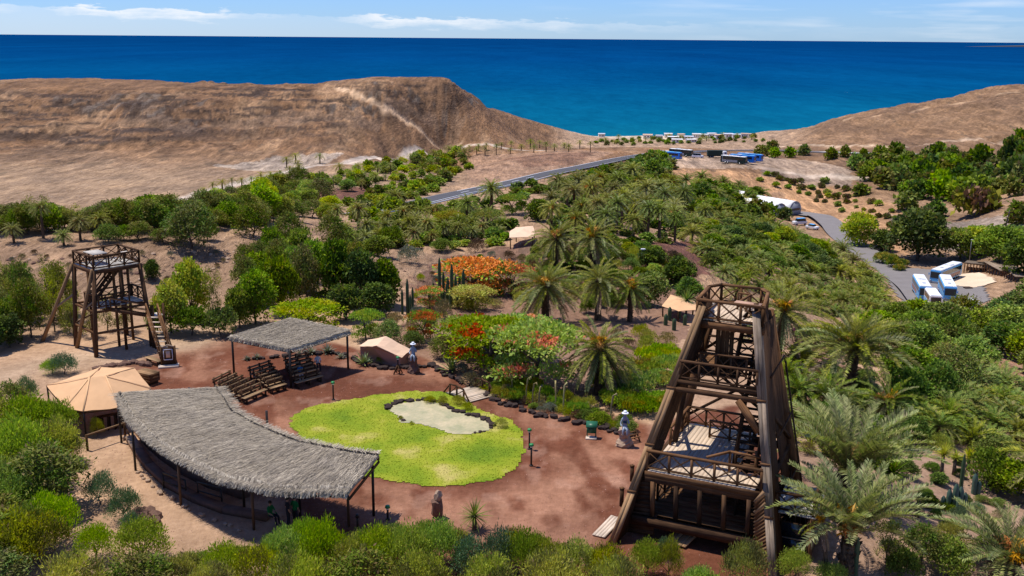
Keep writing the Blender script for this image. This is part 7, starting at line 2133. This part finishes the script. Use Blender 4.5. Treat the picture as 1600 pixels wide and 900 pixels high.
def wheel(root, x, y, r, w=.28):
    global WHEEL
    o = link('wheel', cyl_me('tyre', r, r, w, M['rubber'], 14), root, Matrix.Translation((x, y - w / 2, r)) @ Matrix.Rotation(-pi / 2, 4, 'X'))
    link('rim', cyl_me('rim', r * .55, r * .5, .03, M['steel'], 10), o, Matrix.Translation((0, 0, w if y > 0 else -.03)))


def coach(p, rz, label, body, roof, side=None, stripe=None, L=12.0, Wd=2.5, Hh=3.35, group=None, ac=True):
    """front towards +X"""
    t = empty('coach', p, rz, label, 'coach', group)
    link('body', rbox('body', L, Wd, 2.95, .16, M[body]), t, Matrix.Translation((0, 0, .35)))
    link('roof', rbox('roof', L - .35, Wd - .22, .26, .10, M[roof]), t, Matrix.Translation((-.05, 0, Hh - .17)))
    if ac: link('roof_unit', rbox('roof_unit', 2.2, 1.5, .20, .06, M['white_paint']), t, Matrix.Translation((-1.5, 0, Hh + .08)))
    link('roof_hatch', rbox('roof_hatch', .8, .7, .06, .02, M['grey_paint']), t, Matrix.Translation((3.0, 0, Hh + .08)))
    n = 6; x0, x1 = -L / 2 + .5, L / 2 - .9
    for s in (-1, 1):
        for k in range(n):
            w = (x1 - x0) / n
            link('window', rbox('window', w - .07, .03, 1.02, .008, M['glass'], None, 1), t, Matrix.Translation((x0 + (k + .5) * w, s * (Wd / 2 + .005), 1.85)))
        if side: link('livery_panel', rbox('livery_panel', L * .62, .02, .95, .005, M[side], None, 1), t, Matrix.Translation((-L * .12, s * (Wd / 2 + .006), .75)))
        if stripe: link('stripe', rbox('stripe', L * .94, .02, .26, .005, M[stripe], None, 1), t, Matrix.Translation((0, s * (Wd / 2 + .012), .48)))
        for x in (L / 2 - 2.6, -L / 2 + 2.5, -L / 2 + 3.7): wheel(t, x, s * (Wd / 2 - .12), .5)
        a = link('mirror', rbox('mirror', .14, .22, .5, .03, M[body]), t, Matrix.Translation((L / 2 + .22, s * (Wd / 2 + .12), 2.1)))
        link('headlamp', rbox('headlamp', .05, .34, .2, .02, M['steel'], None, 1), t, Matrix.Translation((L / 2 + .005, s * .9, .75)))
    link('windscreen', rbox('windscreen', .05, Wd - .3, 1.45, .02, M['glass'], None, 1), t, Matrix.Translation((L / 2 + .005, 0, 1.45)))
    link('rear_window', rbox('rear_window', .05, Wd - .5, .8, .02, M['glass'], None, 1), t, Matrix.Translation((-L / 2 - .005, 0, 2.0)))
    link('bumper', rbox('bumper', .2, Wd, .4, .05, M['grey_paint'] if body != 'white_paint' else M['light_blue']), t, Matrix.Translation((L / 2 - .02, 0, .3)))
    return t


def from_roof(near, far, L, h=3.4):
    """ground centre and heading of a vehicle from two picture points on its roof line (front, rear)"""
    g = at((near[0] + far[0]) / 2, (near[1] + far[1]) / 2 + 12); z = g.z + h
    a, b = flat(*near, z), flat(*far, z); d = a - b; d.normalize()
    c = a - d * (L / 2)
    return Vector((c.x, c.y, ground_z(c.x, c.y) + .2)), atan2(d.y, d.x)


for near, far, L, lb, side, stripe in (((1446.5, 452), (1434, 431), 12, 'white and blue coach nosing toward the bushes, left of two parallel ones', 'mural', 'light_blue'),
                                       ((1485.5, 453.2), (1475.5, 433), 12, 'white and light blue coach parked between the others, right of two parallel ones', 'light_blue', 'blue_paint'),
                                       ((1462, 424.5), (1498, 410.5), 13, 'white roofed coach with brown mural side parked before the pergola', 'mural', 'light_blue')):
    p, rz = from_roof(near, far, L); coach(p, rz, lb, 'light_blue', 'white_paint', side, stripe, L)
p, rz = from_roof((1462, 473.5), (1452.5, 460), 7, 2.6); coach(p, rz, 'short white minibus half hidden by bushes in front of the left coach', 'white_paint', 'white_paint', 'light_blue', 'blue_paint', 7.0, 2.2, 2.6)
p = at(1515, 484)


def car(p, rz, label, body, glass='glass', van=False, L=4.3, roof=None, name=None):
    t = empty(name or ('parked_van' if van else 'parked_car'), p, rz, label, 'van' if van else 'car')
    link('body', rbox('body', L, 1.75, .75 if not van else 1.0, .18, M[body]), t, Matrix.Translation((0, 0, .32)))
    cx = -.15 if not van else -.35
    link('cabin', rbox('cabin', L * (.56 if not van else .74), 1.6, .62 if not van else 1.0, .14, M['glass'], (.78, .86)), t, Matrix.Translation((cx, 0, 1.0 if not van else 1.2)))
    link('roof', rbox('roof', L * (.42 if not van else .62), 1.36, .07, .03, M[roof or body]), t, Matrix.Translation((cx, 0, 1.59 if not van else 2.17)))
    for s in (-1, 1):
        for x in (-L * .31, L * .31): wheel(t, x, s * .8, .33, .2)
        link('headlamp', rbox('headlamp', .05, .3, .15, .02, M['steel'], None, 1), t, Matrix.Translation((L / 2 + .005, s * .6, .75)))
        link('door', rbox('door', L * .28, .03, .6, .01, M[body], None, 1), t, Matrix.Translation((.1, s * .88, .42)))
    return t


car(at(1514, 486) + Vector((0, 0, .17)), radians(60), 'white van partly hidden behind the bushes near the sand ring', 'white_paint', van=True, L=5)
car(at(1249, 352) + Vector((0, 0, .17)), radians(200), 'white van with open dark red rear beside the barrel tents', 'white_paint', van=True, L=5, roof='light_blue')
car(at(1269, 359) + Vector((0, 0, .17)), radians(-50), 'pale blue car parked at the lane edge near the barrel tents', 'white_paint', roof='light_blue')
car(at(1407, 247) + Vector((0, 0, .6)), radians(185), 'light blue car driving on the road beyond the right hand wood', 'light_blue')
car(at(1090, 247) + Vector((0, 0, .1)), radians(-25), 'white pickup van standing between coaches and truck on the gravel', 'white_paint', van=True, L=5.5, roof='grey_paint')


def px_heading(a, b):
    A, B = at(*a), at(*b); d = B - A; return atan2(d.y, d.x)


for (a, b, lb, body, roof, side) in (((1031, 246), (1061, 251), 'bright blue coach with red and white tail at the left end of the gravel lot', 'blue_paint', 'light_blue', None),
                                     ((1052, 242), (1076, 247), 'dark teal coach with cream roof behind the bright blue one', 'lot_paint', 'white_sheet', 'grey_paint'),
                                     ((1133, 254), (1160, 258.5), 'dark coach with cream roof in front of two blue coaches', 'lot_paint', 'white_sheet', 'grey_paint'),
                                     ((1148, 252.5), (1172, 257.5), 'bright blue coach in the middle of the row of three', 'blue_paint', 'light_blue', None),
                                     ((1160, 250), (1183, 255), 'bright blue coach at the right end of the row of three', 'blue_paint', 'light_blue', None)):
    A, B = at(*a), at(*b); c = (A + B) / 2; c.z = ground_z(c.x, c.y) + .15
    t = coach(c, radians(-38), lb, body, roof, side, None, 12.0)
    if 'tail' in lb:
        link('tail_panel', rbox('tail_panel', 2.6, 2.56, 2.0, .1, M['white_paint']), t, Matrix.Translation((-4.8, 0, .5)))
        link('red_panel', rbox('red_panel', 1.6, 2.58, 1.5, .1, M['red_paint']), t, Matrix.Translation((-2.7, 0, .8)))
t = empty('lorry', at(1120, 246.5) + Vector((0, 0, .1)), radians(4), 'dark green tarpaulin lorry with white cab on the gravel lot', 'lorry')
link('cargo_body', rbox('cargo_body', 7.0, 2.5, 2.5, .08, M['lot_paint']), t, Matrix.Translation((-1.2, 0, 1.0)))
link('chassis', rbox('chassis', 9.5, 1.6, .3, .05, M['rubber']), t, Matrix.Translation((0, 0, .7)))
link('cab', rbox('cab', 2.0, 2.4, 2.4, .2, M['white_paint'], (.85, .95)), t, Matrix.Translation((3.7, 0, .6)))
link('windscreen', rbox('windscreen', .06, 2.0, .9, .03, M['glass'], None, 1), t, Matrix.Translation((4.62, 0, 1.75)))
for s in (-1, 1):
    link('side_window', rbox('side_window', .9, .05, .7, .02, M['glass'], None, 1), t, Matrix.Translation((3.8, s * 1.18, 1.85)))
    for x in (3.5, -2.2, -3.4): wheel(t, x, s * 1.1, .5)
t = empty('rusty_trailer', at(1341, 305), .4, 'rusty brown tank trailer standing on the orange dirt lot', 'trailer')
link('tank', rbox('tank', 3.2, 1.6, 1.4, .5, M['rock_red'], None, 3), t, Matrix.Translation((0, 0, .8))); link('frame', rbox('frame', 4.0, 1.4, .2, .03, M['rubber']), t, Matrix.Translation((0, 0, .6)))
for s in (-1, 1): wheel(t, 0, s * .9, .45)

# ------------------------------------------------------------------ white barrel tents
def barrel(pend, Ln, width, hgt, label, ax):
    A = at(*pend); d = Vector((ax[0], ax[1], 0)).normalized()
    c = A - d * Ln / 2; c.z = min(A.z, ground_z(c.x, c.y)) - .2
    t = empty('barrel_tent', c, atan2(d.y, d.x), label, 'tent')
    n, m = 14, 9; top = np.zeros((m, n + 1, 3))
    for i in range(m):
        for k in range(n + 1):
            a = pi * k / n; top[i, k] = (-Ln / 2 + Ln * i / (m - 1), -cos(a) * width / 2, 1.6 + sin(a) * (hgt - 1.6) - (.05 if i % 2 else 0))
    grid_roof(t, 'roof', top, .06, M['white_sheet'])
    for s, nm in ((-1, 'end_wall'), (1, 'end_wall')):
        x = s * (Ln / 2 - .25); pts = [(x, -width / 2 + .1, 0)] + [(x, -cos(pi * k / n) * (width / 2 - .1), 1.6 + sin(pi * k / n) * (hgt - 1.75)) for k in range(n + 1)] + [(x, width / 2 - .1, 0)]
        V = pts + [(p[0] - s * .08, p[1], p[2]) for p in pts]; q = len(pts); F1 = np.array([list(range(q)) if s > 0 else list(range(q))[::-1]])
        link(nm, mesh_np(nm, V, [F1, np.array([[i, i + q, (i + 1) % q + q, (i + 1) % q] for i in range(q)])], M['grey_tent']), t)
        link('gable_window', rbox('gable_window', .05, width * .8, .8, .02, M['glass'], None, 1), t, Matrix.Translation((x + s * .06, 0, 1.75)))
    for s in (-1, 1): link('side_wall', rbox('side_wall', Ln - .3, .08, 1.62, .01, M['grey_tent'], None, 1), t, Matrix.Translation((0, s * (width / 2 - .06), 0)))
    for i in range(1, 5):
        r_ = np.array([(0, -cos(pi * k / n) * (width / 2 + .02), 1.6 + sin(pi * k / n) * (hgt - 1.58)) for k in range(n + 1)])
        V, F = tube_np([tuple(p) for p in r_], [.07] * (n + 1), 4); link('rib', mesh_np('rib', V, [F], M['white_sheet']), t, Matrix.Translation((-Ln / 2 + Ln * i / 5, 0, 0)))


M['grey_tent'] = m_plain('grey_tent_wall', (.30, .33, .36), .6, .3, .08)
barrel((1242, 336), 21, 7.0, 5.2, 'white barrel roofed tent, the longer one nearest the lane', (14, -18))
barrel((1219, 339), 19, 7.0, 5.0, 'white barrel roofed tent beside the longer one, grove side', (14, -18))
barrel((1170, 318), 9, 6.5, 4.4, 'small pale barrel tent half hidden in trees behind the two large ones', (14, -16))

# ------------------------------------------------------------------ pergola and sand ring at the coach stop
sheet('sand_ring', [(1484, 438), (1506, 429), (1528, 428), (1547, 434), (1552, 442), (1521, 450), (1495, 447)], M['sand'], .22, .6)
t0 = at(1545, 428)
t = empty('pergola', t0, 0, 'curved timber pergola with grey roof slabs around the pale sand ring', 'pergola')
PP = [at(1505, 426), at(1537, 425), at(1565, 432), at(1588, 442)]
for i in range(3):
    a, b = PP[i] - t0, PP[i + 1] - t0; a.z = b.z = min(a.z, b.z); d = (b - a).normalized(); nn = Vector((-d.y, d.x, 0))
    for k in range(7):
        q = a.lerp(b, (k + .2) / 6.6); pole(t, 'post', q, q + Vector((0, 0, 2.5)), .13, M['brown_wood']); bar(t, 'back_panel', q + nn * 2.2 + Vector((0, 0, .6)), q + nn * 2.2 + d * (b - a).length / 7 + Vector((0, 0, .6)), .1, 1.2, M['rock_red'] if k % 2 else M['brown_wood'])
    bar(t, 'roof_slab', a + nn * 1.1 + Vector((0, 0, 2.6)) + d * .15, b + nn * 1.1 + Vector((0, 0, 2.6)) - d * .15, 3.0, .18, M['grey_wood'])
    bar(t, 'front_beam', a + Vector((0, 0, 2.4)), b + Vector((0, 0, 2.4)), .2, .22, M['dark_wood'])
link('planter', rock_me('planter', 90, M['rock_dark'], 1, 1, .5), empty('planter_rock', at(1514, 451), 0, 'dark low boulder at the near edge of the sand ring', 'rock'), Matrix.Scale(1.4, 4))

# ------------------------------------------------------------------ road furniture and poles
rail = empty('guard_rail', hwc[40], 0, 'steel guard rail along the near side of the road', 'guard rail')
def off_pts(pts, o):
    out = []
    for i, p in enumerate(pts):
        d = pts[min(i + 1, len(pts) - 1)] - pts[max(i - 1, 0)]; n_ = Vector((d.y, -d.x, 0)).normalized(); out.append(p + n_ * o)
    return out
gp = off_pts(hwc, 6.3)
V, F = tube_np([p - hwc[40] + Vector((0, 0, .55)) for p in gp], [.17] * len(gp), 4); link('rail', mesh_np('rail', V, [F], M['steel']), rail)
pv = [tube_np([p - hwc[40] + Vector((0, 0, -.3)), p - hwc[40] + Vector((0, 0, .6))], [.08, .08], 4) for p in gp]
V, Fs = join_np(pv); tag(link('rail_post', mesh_np('rail_post', V, Fs, M['steel']), rail), kind='stuff')

t = empty('utility_pole', at(1568, 366), 0, 'leaning dark utility pole with cross arm on the grey rocks', 'pole')
p = at(1568, 366); h = 34 * mpp(p)
pole(t, 'shaft', (0, 0, -.2), (.9, 0, h), .16, M['black_post']); bar(t, 'cross_arm', (-.2, 0, h * .9), (1.9, 0, h * .93), .15, .15, M['dark_wood'])
for px, py, hh, lb in ((1002, 420, 30, 'slim garden lamp pole with pale head beside the dark clipped tree'), (1305, 538, 24, 'thin yellowish post on the red slope by the magenta bush'), (1128, 262, 22, 'thin grey lamp pole on the gravel lot'), (1514, 412, 34, 'thin lamp pole behind the brown mural coach')):
    p = at(px, py); t = empty('lamp_pole', p, 0, lb, 'lamp pole'); h = hh * mpp(p)
    pole(t, 'shaft', (0, 0, -.1), (0, 0, h), .07, M['steel'], .05); link('lamp_head', rbox('lamp_head', .6, .35, .16, .04, M['white_paint']), t, Matrix.Translation((.15, 0, h)))

# ------------------------------------------------------------------ houses at the shore
rg = random.Random(9)
HS = [(940, 214, 10), (1012, 216, 14), (1030, 218, 10), (1044, 215, 12), (1052, 219, 16), (1064, 216, 10), (1076, 218, 14), (1088, 215.5, 12), (1100, 216, 12), (1112, 215, 12), (1124, 217, 14), (1138, 215.5, 13), (1151, 215.5, 13), (1163, 216, 10), (1174, 215, 9), (1058, 223, 16), (1080, 222.5, 14)]
for i, (px, py, w) in enumerate(HS):
    p = at(px, py); s = mpp(p); Wm = w * s
    t = empty('beach_house', p, rg.uniform(-.25, .25), ('small flat roofed white house on the shore, %s from left' % ORDN[sorted(h[0] for h in HS[1:]).index(px)] if i else 'white house standing alone at the left end of the shore'), 'house', 'houses on the shore' if i else None)
    hh = rg.uniform(3.0, 4.6)
    link('wall', rbox('wall', Wm, Wm * .7, hh, .05, M['house_wall'], None, 1), t, Matrix.Translation((0, 0, -.4)))
    link('roof', rbox('roof', Wm * 1.08, Wm * .78, .35, .05, M[rg.choice(['white_paint', 'pale_cloth', 'white_sheet'])], None, 1), t, Matrix.Translation((0, 0, hh - .38)))
    for k in (-.28, .05, .32): link('window', rbox('window', Wm * .16, .08, 1.2, .02, M['glass'], None, 1), t, Matrix.Translation((Wm * k, -Wm * .35 - .01, hh * .35)))

# low far headland on the horizon, right
M['far_rock'] = m_plain('distant_rock', (.07, .075, .085), .95, .0, .2, .001)
V, F = tube_np([(9500, 23000, SEA_Z - 40), (13000, 24000, SEA_Z - 10), (17000, 25000, SEA_Z + 10), (24000, 26000, SEA_Z + 20)], [30, 90, 150, 230], 8)
tag(link('distant_headland', mesh_np('distant_headland', V, [F], M['far_rock'], smooth=True)), kind='structure')
